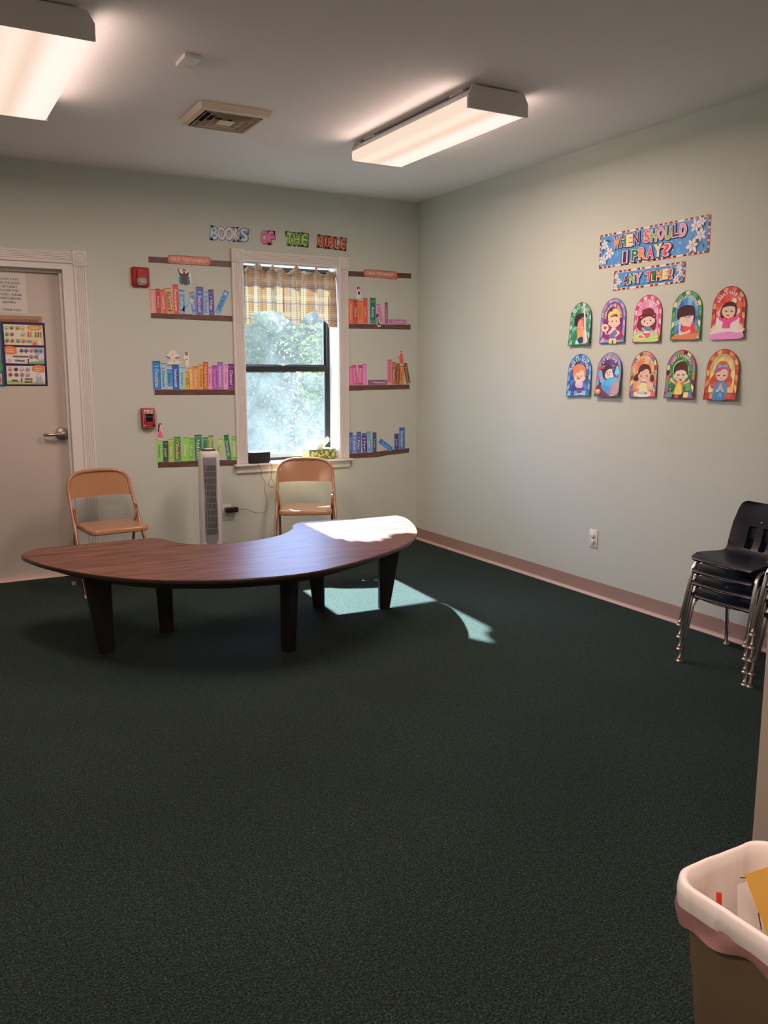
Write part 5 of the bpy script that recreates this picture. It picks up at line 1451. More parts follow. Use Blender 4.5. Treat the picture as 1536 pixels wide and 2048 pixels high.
p = Print('D', 0.0006); p.P((0.42, 0.27, 0.17), [(-3.2252,1.7683),(-2.8735,1.7673),(-2.8796,1.6663),(-3.2327,1.6585)]); p.P((0.30, 0.15, 0.075), [(-3.2270,1.7428),(-2.8959,1.7457),(-2.9008,1.6659),(-3.2327,1.6585)])
tag(p.build('card_backing'), 'brown card sheet on the door behind the navy poster', 'card')
p = Print('D', 0.0030); p.P((0.022, 0.022, 0.10), [(-3.1298,1.7287),(-2.8599,1.7247),(-2.8633,1.3099),(-3.1305,1.3120)]); pr = p.build('bible_map_poster')
pr.name = 'picture_poster'; tag(pr, 'navy bordered poster with three picture panels taped to the door', 'poster')
p = Print('D', 0.0026)
p.P((0.03, 0.12, 0.22), [(-3.2745,1.7389),(-3.1178,1.7280),(-3.1299,1.3067),(-3.3037,1.3185)]); p.S((0.10, 0.35, 0.14), [(-3.2454,1.4735),(-3.1588,1.4741),(-3.1407,1.4534),(-3.1438,1.4064),(-3.2030,1.3908),(-3.2742,1.4012)]); p.P((0.55, 0.50, 0.47), [(-3.2025,1.3986),(-3.1437,1.3933),(-3.1455,1.3226),(-3.2076,1.3230)]); p.P((0.5, 0.14, 0.12), [(-3.1853,1.3673),(-3.1495,1.3646),(-3.1506,1.3331),(-3.1875,1.3334)]); p.P((0.5, 0.5, 0.55), [(-3.1860,1.6442),(-3.1381,1.6400),(-3.1467,1.4742),(-3.1973,1.4764)])
tag(p.build('blue_poster'), 'blue and green poster at the left frame edge beside the navy poster', 'poster')
p = Print('D', 0.0036)
def pnl(c, q): p.P(ph(c), q)
pnl((240, 195, 135), [(-3.1150,1.7116),(-2.8745,1.7085),(-2.8723,1.5767),(-3.1140,1.5794)]); pnl((246, 214, 150), [(-3.1060,1.6871),(-2.9736,1.6851),(-2.9725,1.6224),(-3.1055,1.6200)]); pnl((238, 160, 115), [(-2.9532,1.6123),(-2.8774,1.6189),(-2.8737,1.5788),(-2.9552,1.5797)])
pnl((215, 200, 190), [(-3.1130,1.5639),(-2.8732,1.5619),(-2.8761,1.4545),(-3.1150,1.4597)]); pnl((150, 170, 175), [(-2.9464,1.5598),(-2.8739,1.5597),(-2.8758,1.4758),(-2.9113,1.4756)]); pnl((110, 150, 85), [(-2.9822,1.4672),(-2.8748,1.4758),(-2.8761,1.4545),(-2.9828,1.4562)])
pnl((228, 196, 175), [(-3.1146,1.4430),(-2.8754,1.4412),(-2.8790,1.3208),(-3.1161,1.3224)]); pnl((150, 165, 90), [(-3.1144,1.3487),(-3.0101,1.3403),(-2.9200,1.3318),(-2.8777,1.3423),(-2.8790,1.3208),(-3.1161,1.3224)])
orr = ph((200, 110, 60))
p.S(orr, [(-2.9651,1.7010),(-2.9373,1.7080),(-2.8872,1.7072),(-2.8834,1.6873),(-2.9042,1.6763),(-2.9493,1.6753),(-2.9661,1.6853)]); p.E(ph((225, 160, 80)), (-2.9258,1.6915,.0327,.0008,-.0006,-.0094))
p.S(orr, [(-3.1129,1.5654),(-3.0794,1.5711),(-3.0457,1.5611),(-3.0444,1.5429),(-3.0403,1.5298),(-3.0557,1.5192),(-3.1025,1.5162),(-3.1152,1.5316)]); p.S(orr, [(-2.9542,1.4330),(-2.9332,1.4479),(-2.8828,1.4438),(-2.8783,1.4172),(-2.8856,1.3985),(-2.9310,1.4011),(-2.9581,1.4118)])
for q in ([(-3.1075,1.5515),(-3.0635,1.5510),(-3.0640,1.5437),(-3.1080,1.5442)], [(-3.1085,1.5369),(-3.0571,1.5365),(-3.0575,1.5302),(-3.1089,1.5307)], [(-2.9393,1.4304),(-2.8939,1.4294),(-2.8943,1.4225),(-2.9397,1.4235)], [(-2.9402,1.4160),(-2.9049,1.4150),(-2.9053,1.4086),(-2.9406,1.4096)]): p.P(ph((225, 170, 120)), q)
rc = random.Random(2)
def disc(e, c):
    cu, cv, au, av, bu, bv = e
    p.E(ph((110, 75, 60)), e, 14); p.E(ph(c), (cu, cv, au * 0.8, av * 0.8, bu * 0.8, bv * 0.8), 14)
    p.E(ph([v * 0.6 for v in c]), (cu, cv - 0.25 * abs(bv), au * 0.5, av * 0.5, bu * 0.35, bv * 0.35), 10)
for e, c in zip(((-3.0972,1.6874,.0127,.0003,-.0008,-.0124), (-3.0660,1.6881,.0127,.0003,-.0008,-.0124), (-3.0307,1.6874,.0128,.0003,-.0008,-.0125), (-3.0002,1.6871,.0129,.0003,-.0008,-.0125), (-3.0970,1.6460,.0127,.0003,-.0008,-.0124), (-3.0663,1.6456,.0128,.0003,-.0008,-.0125), (-2.9998,1.6460,.0129,.0003,-.0008,-.0125), (-3.0977,1.6056,.0127,.0002,-.0008,-.0125), (-3.0665,1.6046,.0128,.0002,-.0008,-.0125), (-3.0311,1.6047,.0128,.0002,-.0008,-.0125), (-2.9990,1.6042,.0129,.0002,-.0008,-.0126),
              (-3.0138,1.5422,.0129,.0002,-.0008,-.0126), (-2.9855,1.5415,.0130,.0002,-.0008,-.0126), (-2.9550,1.5424,.0130,.0002,-.0008,-.0127), (-2.9249,1.5417,.0131,.0002,-.0008,-.0127), (-2.8957,1.5415,.0132,.0002,-.0008,-.0127), (-2.9559,1.5033,.0130,.0001,-.0008,-.0127), (-2.9258,1.5031,.0131,.0001,-.0008,-.0127),
              (-3.0911,1.4211,.0128,.0000,-.0008,-.0126), (-3.0557,1.4201,.0129,.0000,-.0008,-.0126), (-3.0195,1.4196,.0129,.0000,-.0008,-.0127), (-2.9847,1.4186,.0130,.0000,-.0008,-.0127), (-3.0919,1.3854,.0128,-.0000,-.0008,-.0126), (-3.0554,1.3848,.0129,-.0000,-.0008,-.0127), (-3.0203,1.3842,.0129,-.0000,-.0008,-.0127), (-2.9849,1.3837,.0130,-.0000,-.0008,-.0127)),
              [(190, 190, 190), (150, 125, 80), (225, 130, 80), (230, 200, 170), (130, 140, 140), (140, 120, 80), (205, 195, 140), (140, 130, 110), (175, 120, 60), (110, 160, 150), (215, 130, 120), (95, 95, 110), (110, 100, 105), (190, 130, 110), (110, 120, 125), (120, 125, 135), (190, 120, 120), (175, 130, 140), (200, 150, 140), (70, 70, 75), (200, 190, 180), (150, 150, 150), (150, 100, 80), (160, 70, 60), (160, 140, 120), (200, 160, 150)]): disc(e, c)
for k, (q, c) in enumerate(zip(([(-2.9688,1.6654),(-2.9614,1.6656),(-2.9635,1.6305),(-2.9710,1.6303)], [(-2.9534,1.6652),(-2.9459,1.6654),(-2.9480,1.6308),(-2.9555,1.6306)], [(-2.9379,1.6650),(-2.9304,1.6652),(-2.9326,1.6305),(-2.9401,1.6304)], [(-2.9224,1.6649),(-2.9149,1.6650),(-2.9170,1.6308),(-2.9245,1.6307)], [(-2.9069,1.6652),(-2.8993,1.6654),(-2.9014,1.6306),(-2.9090,1.6305)], [(-2.8913,1.6650),(-2.8827,1.6652),(-2.8848,1.6304),(-2.8934,1.6302)]), [(170, 60, 45), (190, 80, 60), (200, 190, 90), (70, 110, 60), (60, 80, 130), (180, 70, 60)])): p.P(ph(c), q)
p.P(ph((150, 120, 150)), [(-2.9791,1.6119),(-2.9472,1.6124),(-2.9482,1.5956),(-2.9802,1.5951)]); p.S(ph((195, 90, 60)), [(-2.9395,1.5915),(-2.9289,1.5996),(-2.9195,1.5892),(-2.9252,1.5786),(-2.9392,1.5800)]); p.S(ph((210, 190, 180)), [(-2.9083,1.6078),(-2.8927,1.6160),(-2.8872,1.5818),(-2.9099,1.5814)])
p.E(ph((235, 200, 180)), (-3.0901,1.4808,.0206,.0001,-.0014,-.0209)); p.E(ph((220, 140, 110)), (-3.0913,1.4771,.0128,.0001,-.0007,-.0115)); p.S(ph((190, 180, 185)), [(-2.9094,1.5074),(-2.8983,1.5234),(-2.8831,1.5236),(-2.8768,1.5024),(-2.8906,1.4837),(-2.9157,1.4862)]); p.L(ph((60, 45, 45)), [(-2.9760,1.4858),(-2.9775,1.4620)], 0.006); p.E(ph((60, 45, 45)), (-2.9761,1.4842,.0045,.0000,-.0003,-.0053))
for q in ([(-3.0665,1.5050),(-3.0566,1.5051)], [(-3.0508,1.5046),(-3.0409,1.5047)], [(-3.0349,1.5048),(-3.0250,1.5048)], [(-3.0191,1.5044),(-3.0092,1.5044)], [(-3.0032,1.5045),(-2.9933,1.5046)], [(-2.9873,1.5041),(-2.9774,1.5042)], [(-3.0558,1.4800),(-3.0016,1.4750)]): p.L(ph((95, 85, 90)), q, 0.009)
for q in ([(-3.0025,1.3577),(-2.9940,1.3577)], [(-2.9865,1.3571),(-2.9780,1.3571)], [(-2.9700,1.3571),(-2.9614,1.3570)], [(-3.0036,1.3402),(-2.9951,1.3402)], [(-2.9876,1.3396),(-2.9791,1.3396)], [(-2.9711,1.3395),(-2.9625,1.3395)], [(-3.0839,1.3486),(-3.0520,1.3463)]): p.L(ph((110, 70, 60)), q, 0.010)
p.S(ph((150, 150, 150)), [(-2.9339,1.3532),(-2.9269,1.3852),(-2.9163,1.3931),(-2.9067,1.3851),(-2.8962,1.3477),(-2.8997,1.3317),(-2.9378,1.3319)]); p.E(ph((225, 190, 170)), (-2.9173,1.3772,.0081,-.0000,-.0006,-.0107)); p.L(ph((60, 45, 45)), [(-3.0253,1.3589),(-3.0267,1.3377)], 0.006); p.E(ph((60, 45, 45)), (-3.0254,1.3573,.0050,-.0000,-.0003,-.0053))
p.build('printed_panels', pr)

# ================================================================== BANNERS
GB = 'stained glass style prayer posters on the right wall'
def banner(label, quad, words, d0=0.0014, flowers=()):
    tl, tr, br, bl = quad
    def at(s, t):  # s along, t up, 0..1
        lo = (bl[0] + (br[0] - bl[0]) * s, bl[1] + (br[1] - bl[1]) * s); hi = (tl[0] + (tr[0] - tl[0]) * s, tl[1] + (tr[1] - tl[1]) * s)
        return (lo[0] + (hi[0] - lo[0]) * t, lo[1] + (hi[1] - lo[1]) * t)
    Lg = abs(tr[0] - tl[0]); Hg = abs(tl[1] - bl[1])
    bu_, bv_ = 0.014 / Lg, 0.014 / Hg
    p = Print('R', d0, 0.000025)
    p.P(ph((205, 125, 100)), [at(0, 0), at(1, 0), at(1, 1), at(0, 1)])
    p.P(ph((236, 190, 150)), [at(bu_ * 0.15, bv_ * 0.15), at(1 - bu_ * 0.15, bv_ * 0.15), at(1 - bu_ * 0.15, 1 - bv_ * 0.15), at(bu_ * 0.15, 1 - bv_ * 0.15)])
    cc = [(88, 32, 38), (120, 60, 50), (80, 30, 60), (150, 70, 60)]
    n = int(Lg / 0.035); rr = random.Random(9)
    for k in range(n):
        if rr.random() < 0.12: continue
        a, c = (k + 0.12) / n, (k + 0.78) / n
        for lo, hi in ((1 - bv_ * 0.85, 1 - bv_ * 0.15), (bv_ * 0.15, bv_ * 0.85)): p.P(ph(cc[(k + (lo > 0.5)) % 4]), [at(a, lo), at(c, lo), at(c, hi), at(a, hi)])
    n2 = max(3, int(Hg / 0.03))
    for k in range(n2):
        a, c = (k + 0.1) / n2, (k + 0.8) / n2
        for lo, hi in ((bu_ * 0.15, bu_ * 0.85), (1 - bu_ * 0.85, 1 - bu_ * 0.15)): p.P(ph(cc[k % 4]), [at(lo, a), at(hi, a), at(hi, c), at(lo, c)])
    p.P(ph((60, 125, 175)), [at(bu_, bv_), at(1 - bu_, bv_), at(1 - bu_, 1 - bv_), at(bu_, 1 - bv_)])
    for k in range(40):
        s, t = rr.uniform(bu_ * 1.2, 1 - bu_ * 5), rr.uniform(bv_, 1 - bv_ * 2.5)
        ds, dt = rr.uniform(0.02, 0.06), rr.uniform(0.08, 0.25)
        q = [(s, t), (min(1 - bu_, s + ds), t + dt * 0.2), (min(1 - bu_, s + ds * 0.6), min(1 - bv_, t + dt))]
        c0 = (72, 140, 190) if k % 2 else (48, 108, 160)
        p.P(ph(c0), [at(*x) for x in q])
    def spark(s, t, r):
        u, v = at(s, t); k = r * 0.22
        p.P((0.72, 0.78, 0.82), [(u, v + r), (u - k, v + k), (u - r * 0.7, v), (u - k, v - k), (u, v - r), (u + k, v - k), (u + r * 0.7, v), (u + k, v + k)])
    for s, t, r in ((0.13, 0.86, 0.006), (0.03, 0.83, 0.005), (0.43, 0.80, 0.007), (0.82, 0.82, 0.008), (0.86, 0.80, 0.006), (0.76, 0.38, 0.012), (0.70, 0.22, 0.012), (0.24, 0.33, 0.009), (0.20, 0.10, 0.009), (0.97, 0.86, 0.006), (0.75, 0.12, 0.006)): spark(s, t, r)
    def lily(s, t, r, a0):
        u, v = at(s, t)
        for k in range(6):
            a = a0 + k * PI / 3
            l = r * (1.0 if k % 2 else 0.86)
            tip = (u + l * math.cos(a), v + l * math.sin(a)); px, pz = -math.sin(a) * l * 0.26, math.cos(a) * l * 0.26
            m_ = (u + l * 0.55 * math.cos(a), v + l * 0.55 * math.sin(a))
            p.P(ph((200, 180, 178)) if k % 2 else ph((222, 205, 198)), [(u, v), (m_[0] + px, m_[1] + pz), tip, (m_[0] - px, m_[1] - pz)])
            p.L(ph((238, 226, 218)), [(u, v), (u + l * 0.8 * math.cos(a), v + l * 0.8 * math.sin(a))], l * 0.10)
        p.E(ph((170, 160, 90)), (u, v, r * 0.16, 0, 0, r * 0.16)); p.E(ph((190, 110, 50)), (u, v + r * 0.1, r * 0.07, 0, 0, r * 0.07))
    def leaf(s, t, l, a):
        u, v = at(s, t); e = (u + l * math.cos(a), v + l * math.sin(a)); w_ = l * 0.14
        p.P(ph((35, 75, 70)), [(u, v), (u + l * 0.5 * math.cos(a) - w_ * math.sin(a), v + l * 0.5 * math.sin(a) + w_ * math.cos(a)), e, (u + l * 0.5 * math.cos(a) + w_ * math.sin(a), v + l * 0.5 * math.sin(a) - w_ * math.cos(a))])
    for s, t, l, a in flowers[1]: leaf(s, t, l, a)
    for s, t, r, a in flowers[0]: lily(s, t, r, a)
    root = p.build('wall_banner'); tag(root, label, 'banner')
    t_ = Print('R', p.d + 0.0002, 0.0001)
    ang = math.atan2(tr[1] - tl[1], -(tr[0] - tl[0]))
    for txt, cols, s0, s1, t0, t1 in words:
        n = len(txt)
        adv = [0.55 if ch in 'I!' else 0.6 if ch == ' ' else 1.0 for ch in txt]; tot = sum(adv); acc = 0
        for i, ch in enumerate(txt):
            s = s0 + (s1 - s0) * (acc + adv[i] / 2) / tot; acc += adv[i]
            if ch == ' ': continue
            hh = t0 + (t1 - t0) * (s - s0) / (s1 - s0)
            u, v = at(s, hh + (0.012 if i % 2 else -0.012))
            lw = (s1 - s0) * Lg / tot * adv[i] * 0.86; lh = 0.30 * Hg * (1.1 if len(words) > 1 else 1.55) * 0.96
            vs, fs, bb = glyph(ch, 0.03)
            for off, c, dw in ((0.12, (0.035, 0.03, 0.10), 0.0016), (0.085, (0.74, 0.66, 0.62), 0), (0.025, ph(cols[i % len(cols)]), 0)):
                w2 = lw * (glyph(ch, off)[2][1] - glyph(ch, off)[2][0]) / (bb[1] - bb[0])
                t_.T(c, ch, u - dw, v - dw, h=lh * 0.94, length=w2, ang=ang + (0.04 if i % 2 else -0.03), off=off)
            t_.d -= 0.0003
    t_.build('lettering', root)
OR, GN, YE, PU, RE, OL, PK, MG = (235, 105, 50), (25, 100, 60), (245, 195, 100), (70, 20, 75), (215, 50, 70), (110, 150, 75), (225, 110, 145), (195, 55, 105)
banner('blue banner with lilies reading WHEN SHOULD I PRAY?', [(-2.1028,2.2111),(-2.9173,2.2132),(-2.9188,2.0174),(-2.1021,2.0132)],
       [('WHEN SHOULD', [OR, GN, YE, PU, RE, RE, OL, PK, OL, PU, PK], 0.145, 0.815, 0.70, 0.72), ('I PRAY?', [PU, PU, GN, OR, MG, YE, RE], 0.245, 0.680, 0.25, 0.27)],
       flowers=([(0.055, 0.68, 0.036, 0.4), (0.105, 0.42, 0.044, 0.1), (0.045, 0.25, 0.036, 0.8), (0.885, 0.76, 0.042, 0.2), (0.930, 0.50, 0.042, 0.6), (0.865, 0.25, 0.048, 0.9), (0.935, 0.84, 0.030, 0.0)], [(0.06, 0.55, 0.06, 0.8), (0.03, 0.45, 0.05, 2.2), (0.09, 0.25, 0.03, -1.2), (0.12, 0.75, 0.05, 0.3), (0.9, 0.6, 0.07, 2.6), (0.92, 0.3, 0.08, -0.7), (0.86, 0.3, 0.09, 2.8), (0.95, 0.28, 0.03, -1.8), (0.95, 0.7, 0.06, 1.0)]))
banner('smaller blue banner with lilies reading ANY TIME!', [(-2.2326,1.9912),(-2.7690,1.9928),(-2.7669,1.8793),(-2.2272,1.8751)],
       [('ANY TIME!', [PU, OL, PK, RE, RE, GN, OR, YE, RE], 0.150, 0.840, 0.50, 0.50)],
       flowers=([(0.045, 0.72, 0.024, 0.4), (0.085, 0.45, 0.028, 0.1), (0.040, 0.18, 0.024, 0.8), (0.920, 0.72, 0.028, 0.2), (0.945, 0.45, 0.024, 0.6), (0.895, 0.22, 0.028, 0.9)], [(0.06, 0.55, 0.03, 2.6), (0.06, 0.35, 0.02, -1.8), (0.93, 0.6, 0.03, 0.4), (0.92, 0.35, 0.03, -0.7)]))

# ================================================================== ARCH POSTERS
def arch_poster(label, text, base, top, cols, bgc, txtc, draw, a_span=150, rays=None, curl=0.008, tr=0.70, tsize=0.16, gap=1.0):
    """base = (left, right) bottom corners, top = crown point; u runs right to left on this wall"""
    (ul, vl), (ur, vr) = base; ut, vt = top
    uc = (ul + ur) / 2; hw_ = abs(ul - ur) / 2; vb = (vl + vr) / 2; Hh = vt - vb
    slope = (vr - vl) / (ur - ul)
    spring = Hh - hw_ * 1.02
    def arch(sc_, bot):
        """closed outline; sc_ scales the half width, bot = bottom inset"""
        m_ = hw_ * (1 - sc_)
        pts = [(uc + hw_ * sc_, vb + bot), (uc + hw_ * sc_, vb + spring)]
        for k in range(1, 24):
            a = PI * k / 24
            pts.append((uc + hw_ * sc_ * math.cos(a), vb + spring + (hw_ * 1.02 - m_) * math.sin(a)))
        pts += [(uc - hw_ * sc_, vb + spring), (uc - hw_ * sc_, vb + bot)]
        return [(u, v + slope * (u - uc)) for u, v in pts]
    def resample(pts, n):
        L = [0]
        for a, c in zip(pts[:-1], pts[1:]): L.append(L[-1] + math.hypot(a[0] - c[0], a[1] - c[1]))
        out = []
        for k in range(n + 1):
            s = L[-1] * k / n; i = 0
            while i < len(L) - 2 and L[i + 1] < s: i += 1
            t = (s - L[i]) / max(1e-9, L[i + 1] - L[i]); out.append((pts[i][0] + (pts[i + 1][0] - pts[i][0]) * t, pts[i][1] + (pts[i + 1][1] - pts[i][1]) * t))
        return out
    p = Print('R', 0.0014, 0.00008)
    edge = tuple(v * 0.4 for v in ph(cols[0]))
    p.P(edge, arch(1.0, 0))
    NB = 21
    o1, o2 = resample(arch(0.965, 0.006), NB * 2), resample(arch(0.78, 0.036), NB * 2)
    for k in range(NB):
        c = cols[k % len(cols)]
        p.raw([o1[2 * k], o1[2 * k + 1], o1[2 * k + 2], o2[2 * k + 2], o2[2 * k + 1], o2[2 * k]], [(0, 1, 2, 3, 4, 5)], ph(c), False)
        p.raw([o1[2 * k], (o1[2 * k][0] * 0.985 + o1[2 * k + 1][0] * 0.015, o1[2 * k][1] * 0.985 + o1[2 * k + 1][1] * 0.015), o2[2 * k]], [(0, 1, 2)], edge, False)
    for k in range(6):   # bottom border
        a, c = k / 6, (k + 1) / 6; uL, uR = uc + hw_ * 0.965, uc - hw_ * 0.965
        u0, u1 = uL + (uR - uL) * a, uL + (uR - uL) * c
        p.raw([(u0, vb + 0.006 + slope * (u0 - uc)), (u1, vb + 0.006 + slope * (u1 - uc)), (u1, vb + 0.036 + slope * (u1 - uc)), (u0, vb + 0.036 + slope * (u0 - uc))], [(0, 1, 2, 3)], ph(cols[(k + 1) % len(cols)]), False)
    p.d += p.step
    p.P(edge, arch(0.795, 0.034)); inner = arch(0.765, 0.038); p.P(ph(bgc[0]), inner)
    # radiating panes behind the figure
    cv = vb + spring * 0.75
    for k in range(9):
        a0 = 2 * PI * k / 9 + 0.2; a1 = a0 + 0.36
        def edgept(a):
            du, dv = math.cos(a), math.sin(a); lo, hi = 0, 1
            for _ in range(14):
                m_ = (lo + hi) / 2; u, v = uc + du * m_, cv + dv * m_
                ok = abs(u - uc) < hw_ * 0.755 and v > vb + 0.040 and (v < vb + spring or ((u - uc) / (hw_ * 0.755)) ** 2 + ((v - vb - spring) / (hw_ * 0.775)) ** 2 < 1)
                if ok: lo = m_
                else: hi = m_
            return (uc + du * lo, cv + dv * lo + slope * du * lo)
        p.raw([(uc, cv), edgept(a0), edgept((a0 + a1) / 2), edgept(a1)], [(0, 1, 2, 3)], ph(bgc[1 + k % (len(bgc) - 1)]), False)
    p.d += p.step
    vlo = min(vl, vr) - 0.002
    us_ = [uc + hw_ * q / 5 for q in range(-6, 7)]; vs_ = [vlo + Hh * q for q in (0, 0.06, 0.13, 0.21, 0.30, 0.42, 0.56, 0.75, 1.05)]
    def lerp(xs, fn, x):
        for a, c in zip(xs[:-1], xs[1:]):
            if x <= c + 1e-7: t = (x - a) / (c - a); return fn(a) * (1 - t) + fn(c) * t
        return fn(xs[-1])
    fv = lambda v: curl * max(0.0, 1 - (v - vlo) / (Hh * 0.75)) ** 2
    fu = lambda u: curl * (0.30 * ((u - uc) / hw_) ** 2 - 0.18 * (u - uc) / hw_ + 0.08)
    def warp(u, v): return max(0.0, lerp(vs_, fv, v) + lerp(us_, fu, u))
    cuts = [(0, u) for u in us_] + [(1, v) for v in vs_]
    root = p.build('arch_poster', warp=warp, cuts=cuts); tag(root, label, 'poster', GB)
    q = Print('R', p.d + 0.0002, 0.00008); draw(q); q.build('picture', root, warp=warp, cuts=cuts)
    t = Print('R', q.d + 0.0003)
    rr_ = hw_ * tr; n = len(text)
    adv = [0.5 if ch in 'I ' else 1.0 for ch in text]; tot = sum(adv); acc = 0
    for i, ch in enumerate(text):
        f = (acc + adv[i] / 2) / tot - 0.5; acc += adv[i]
        if ch == ' ': continue
        a = R(a_span) * f   # 0 = top, + = clockwise seen from the room
        eu = -math.sin(a) * rr_; ev = math.cos(a) * rr_ * 1.04
        if abs(R(a_span) * f) > PI / 2: 
            over = abs(a) - PI / 2; eu = -math.copysign(rr_, a); ev = -over * rr_; rot = -math.copysign(PI / 2, a)
        else: rot = -a
        u, v = uc + eu, vb + spring + ev + slope * eu
        t.T(ph(txtc), ch, u, v, h=hw_ * tsize, length=(R(a_span) * rr_ / tot) * adv[i] * 0.78 * gap, ang=rot, off=0.045)
        t.d -= t.step
    t.build('lettering', root, warp=warp, cuts=cuts)
SK, SK2, SKP = (222, 165, 135), (200, 138, 108), (225, 170, 150)
HB = (62, 30, 26)
def eyes(p, e1, e2, c=(50, 35, 35)): p.E(ph(c), e1, 10); p.E(ph(c), e2, 10)

def d1(p):
    p.S(ph((150, 95, 75)), [(-1.9377,1.7321),(-1.9614,1.7505),(-1.9942,1.7422),(-2.0098,1.7154),(-2.0171,1.6762),(-2.0053,1.6593),(-1.9664,1.6609),(-1.9420,1.6881)])
    p.S(ph((200, 120, 95)), [(-1.9390,1.7080),(-1.9565,1.7224),(-1.9795,1.7169),(-1.9857,1.6862),(-1.9794,1.6603),(-1.9497,1.6681),(-1.9377,1.6840)])
    p.S(ph((45, 28, 25)), [(-1.9052,1.6986),(-1.9067,1.7337),(-1.9285,1.7566),(-1.9802,1.7625),(-2.0193,1.7517),(-2.0188,1.7366),(-1.9879,1.7404),(-1.9561,1.7290),(-1.9386,1.7146),(-1.9355,1.6884),(-1.9226,1.6824)])
    p.S(ph((235, 130, 60)), [(-1.9332,1.6688),(-1.9598,1.6611),(-1.9919,1.6685),(-2.0154,1.6502),(-2.0139,1.6199),(-1.9818,1.6166),(-1.9501,1.6001),(-1.9434,1.6267)])
    p.S(ph((30, 45, 85)), [(-1.9486,1.6045),(-1.9752,1.6190),(-2.0015,1.6116),(-1.9997,1.5855),(-1.9641,1.5830)])
    p.S(ph((200, 150, 130)), [(-1.9898,1.6469),(-2.0085,1.6592),(-2.0233,1.6239),(-2.0348,1.5888),(-2.0162,1.5785),(-2.0017,1.6072)])
    p.P(ph((225, 235, 228)), [(-1.9798,1.8274),(-1.9908,1.8266),(-2.0078,1.7285),(-2.0168,1.6588),(-2.0439,1.5972),(-2.0320,1.5824),(-2.0149,1.6242),(-1.9986,1.6856),(-1.9905,1.7511)])  # pale strip painted over the print as the glossy highlight along the crease
    p.P(ph((225, 235, 228)), [(-1.9706,1.6782),(-1.9926,1.6781),(-1.9930,1.6720),(-1.9736,1.6719)]); p.P(ph((190, 200, 195)), [(-2.0316,1.5889),(-2.0485,1.5949),(-2.0477,1.5863),(-2.0259,1.5769)])
arch_poster('green arched poster creased down its middle, WHEN I AM SICK, upper row', 'WHEN I AM SICK', [(-1.8655,1.5669),(-2.0627,1.5686)], [(-1.9732,1.8300)][0],
   [(60, 130, 95), (105, 165, 130), (40, 110, 75), (140, 190, 165)], [(50, 120, 90), (80, 150, 115), (35, 105, 70), (100, 165, 140)], (225, 232, 225), d1, a_span=150, curl=0.016)
def d2(p):
    p.S(ph((135, 30, 85)), [(-2.1805,1.6523),(-2.2084,1.6889),(-2.2495,1.6995),(-2.2918,1.6810),(-2.3172,1.6468),(-2.3263,1.5928),(-2.1837,1.5972)])
    p.E(ph((235, 215, 205)), (-2.1797,1.6650,-.0302,-.0013,-.0014,-.0233)); p.E(ph((185, 60, 50)), (-2.1785,1.6642,-.0146,-.0006,-.0006,-.0102)); p.S(ph((185, 60, 50)), [(-2.1669,1.6761),(-2.1826,1.6670),(-2.1958,1.6790),(-2.1891,1.6604),(-2.1708,1.6611)])
    p.E(ph((235, 215, 205)), (-2.1875,1.6351,-.0079,-.0003,-.0003,-.0055)); p.E(ph((235, 215, 205)), (-2.1990,1.6254,-.0048,-.0002,-.0002,-.0034))
    p.P(ph((235, 190, 85)), [(-2.2210,1.6003),(-2.2804,1.6005),(-2.2811,1.5700),(-2.2216,1.5708)]); p.P(ph((60, 40, 40)), [(-2.2456,1.5890),(-2.2587,1.5886),(-2.2598,1.5706),(-2.2467,1.5710)])
    p.S(ph((92, 100, 150)), [(-2.2250,1.6338),(-2.2466,1.6497),(-2.2758,1.6547),(-2.2890,1.6314),(-2.2861,1.6024),(-2.2269,1.6022)])
    p.S(ph(SKP), [(-2.2087,1.6344),(-2.2287,1.6504),(-2.2521,1.6578),(-2.2613,1.6511),(-2.2414,1.6373),(-2.2184,1.6235)]); p.S(ph(SKP), [(-2.2703,1.6487),(-2.3002,1.6392),(-2.3056,1.6266),(-2.2785,1.6110),(-2.2666,1.6134),(-2.2862,1.6294)])
    p.E(ph(SKP), (-2.2132,1.6887,-.0108,-.0005,-.0006,-.0101)); p.E(ph(SKP), (-2.2948,1.6882,-.0093,-.0004,-.0006,-.0091)); p.S(ph((228, 172, 145)), [(-2.2097,1.7182),(-2.2477,1.7287),(-2.2924,1.7181),(-2.2983,1.6889),(-2.2864,1.6729),(-2.2577,1.6617),(-2.2245,1.6715),(-2.2112,1.6930)])
    p.S(ph((232, 172, 70)), [(-2.2026,1.7060),(-2.1994,1.7397),(-2.2131,1.7598),(-2.2343,1.7544),(-2.2335,1.7669),(-2.2625,1.7755),(-2.2868,1.7617),(-2.2975,1.7384),(-2.2970,1.7096),(-2.2837,1.7165),(-2.2766,1.7375),(-2.2529,1.7409),(-2.2239,1.7300),(-2.2162,1.7095)])
    p.S(ph((240, 190, 95)), [(-2.2113,1.7411),(-2.2341,1.7585),(-2.2634,1.7610),(-2.2699,1.7503),(-2.2406,1.7478),(-2.2207,1.7343)])
    eyes(p, (-2.2364,1.7010,-.0054,-.0003,-.0003,-.0046), (-2.2713,1.7001,-.0053,-.0003,-.0003,-.0046)); p.E(ph((240, 120, 120)), (-2.2264,1.6881,-.0072,-.0003,-.0002,-.0034)); p.S(ph(SKP), [(-2.2312,1.6586),(-2.2546,1.6639),(-2.2757,1.6568),(-2.2586,1.6471),(-2.2377,1.6500)]); p.L(ph((150, 80, 70)), [(-2.2490,1.6779),(-2.2603,1.6774)], 0.003)
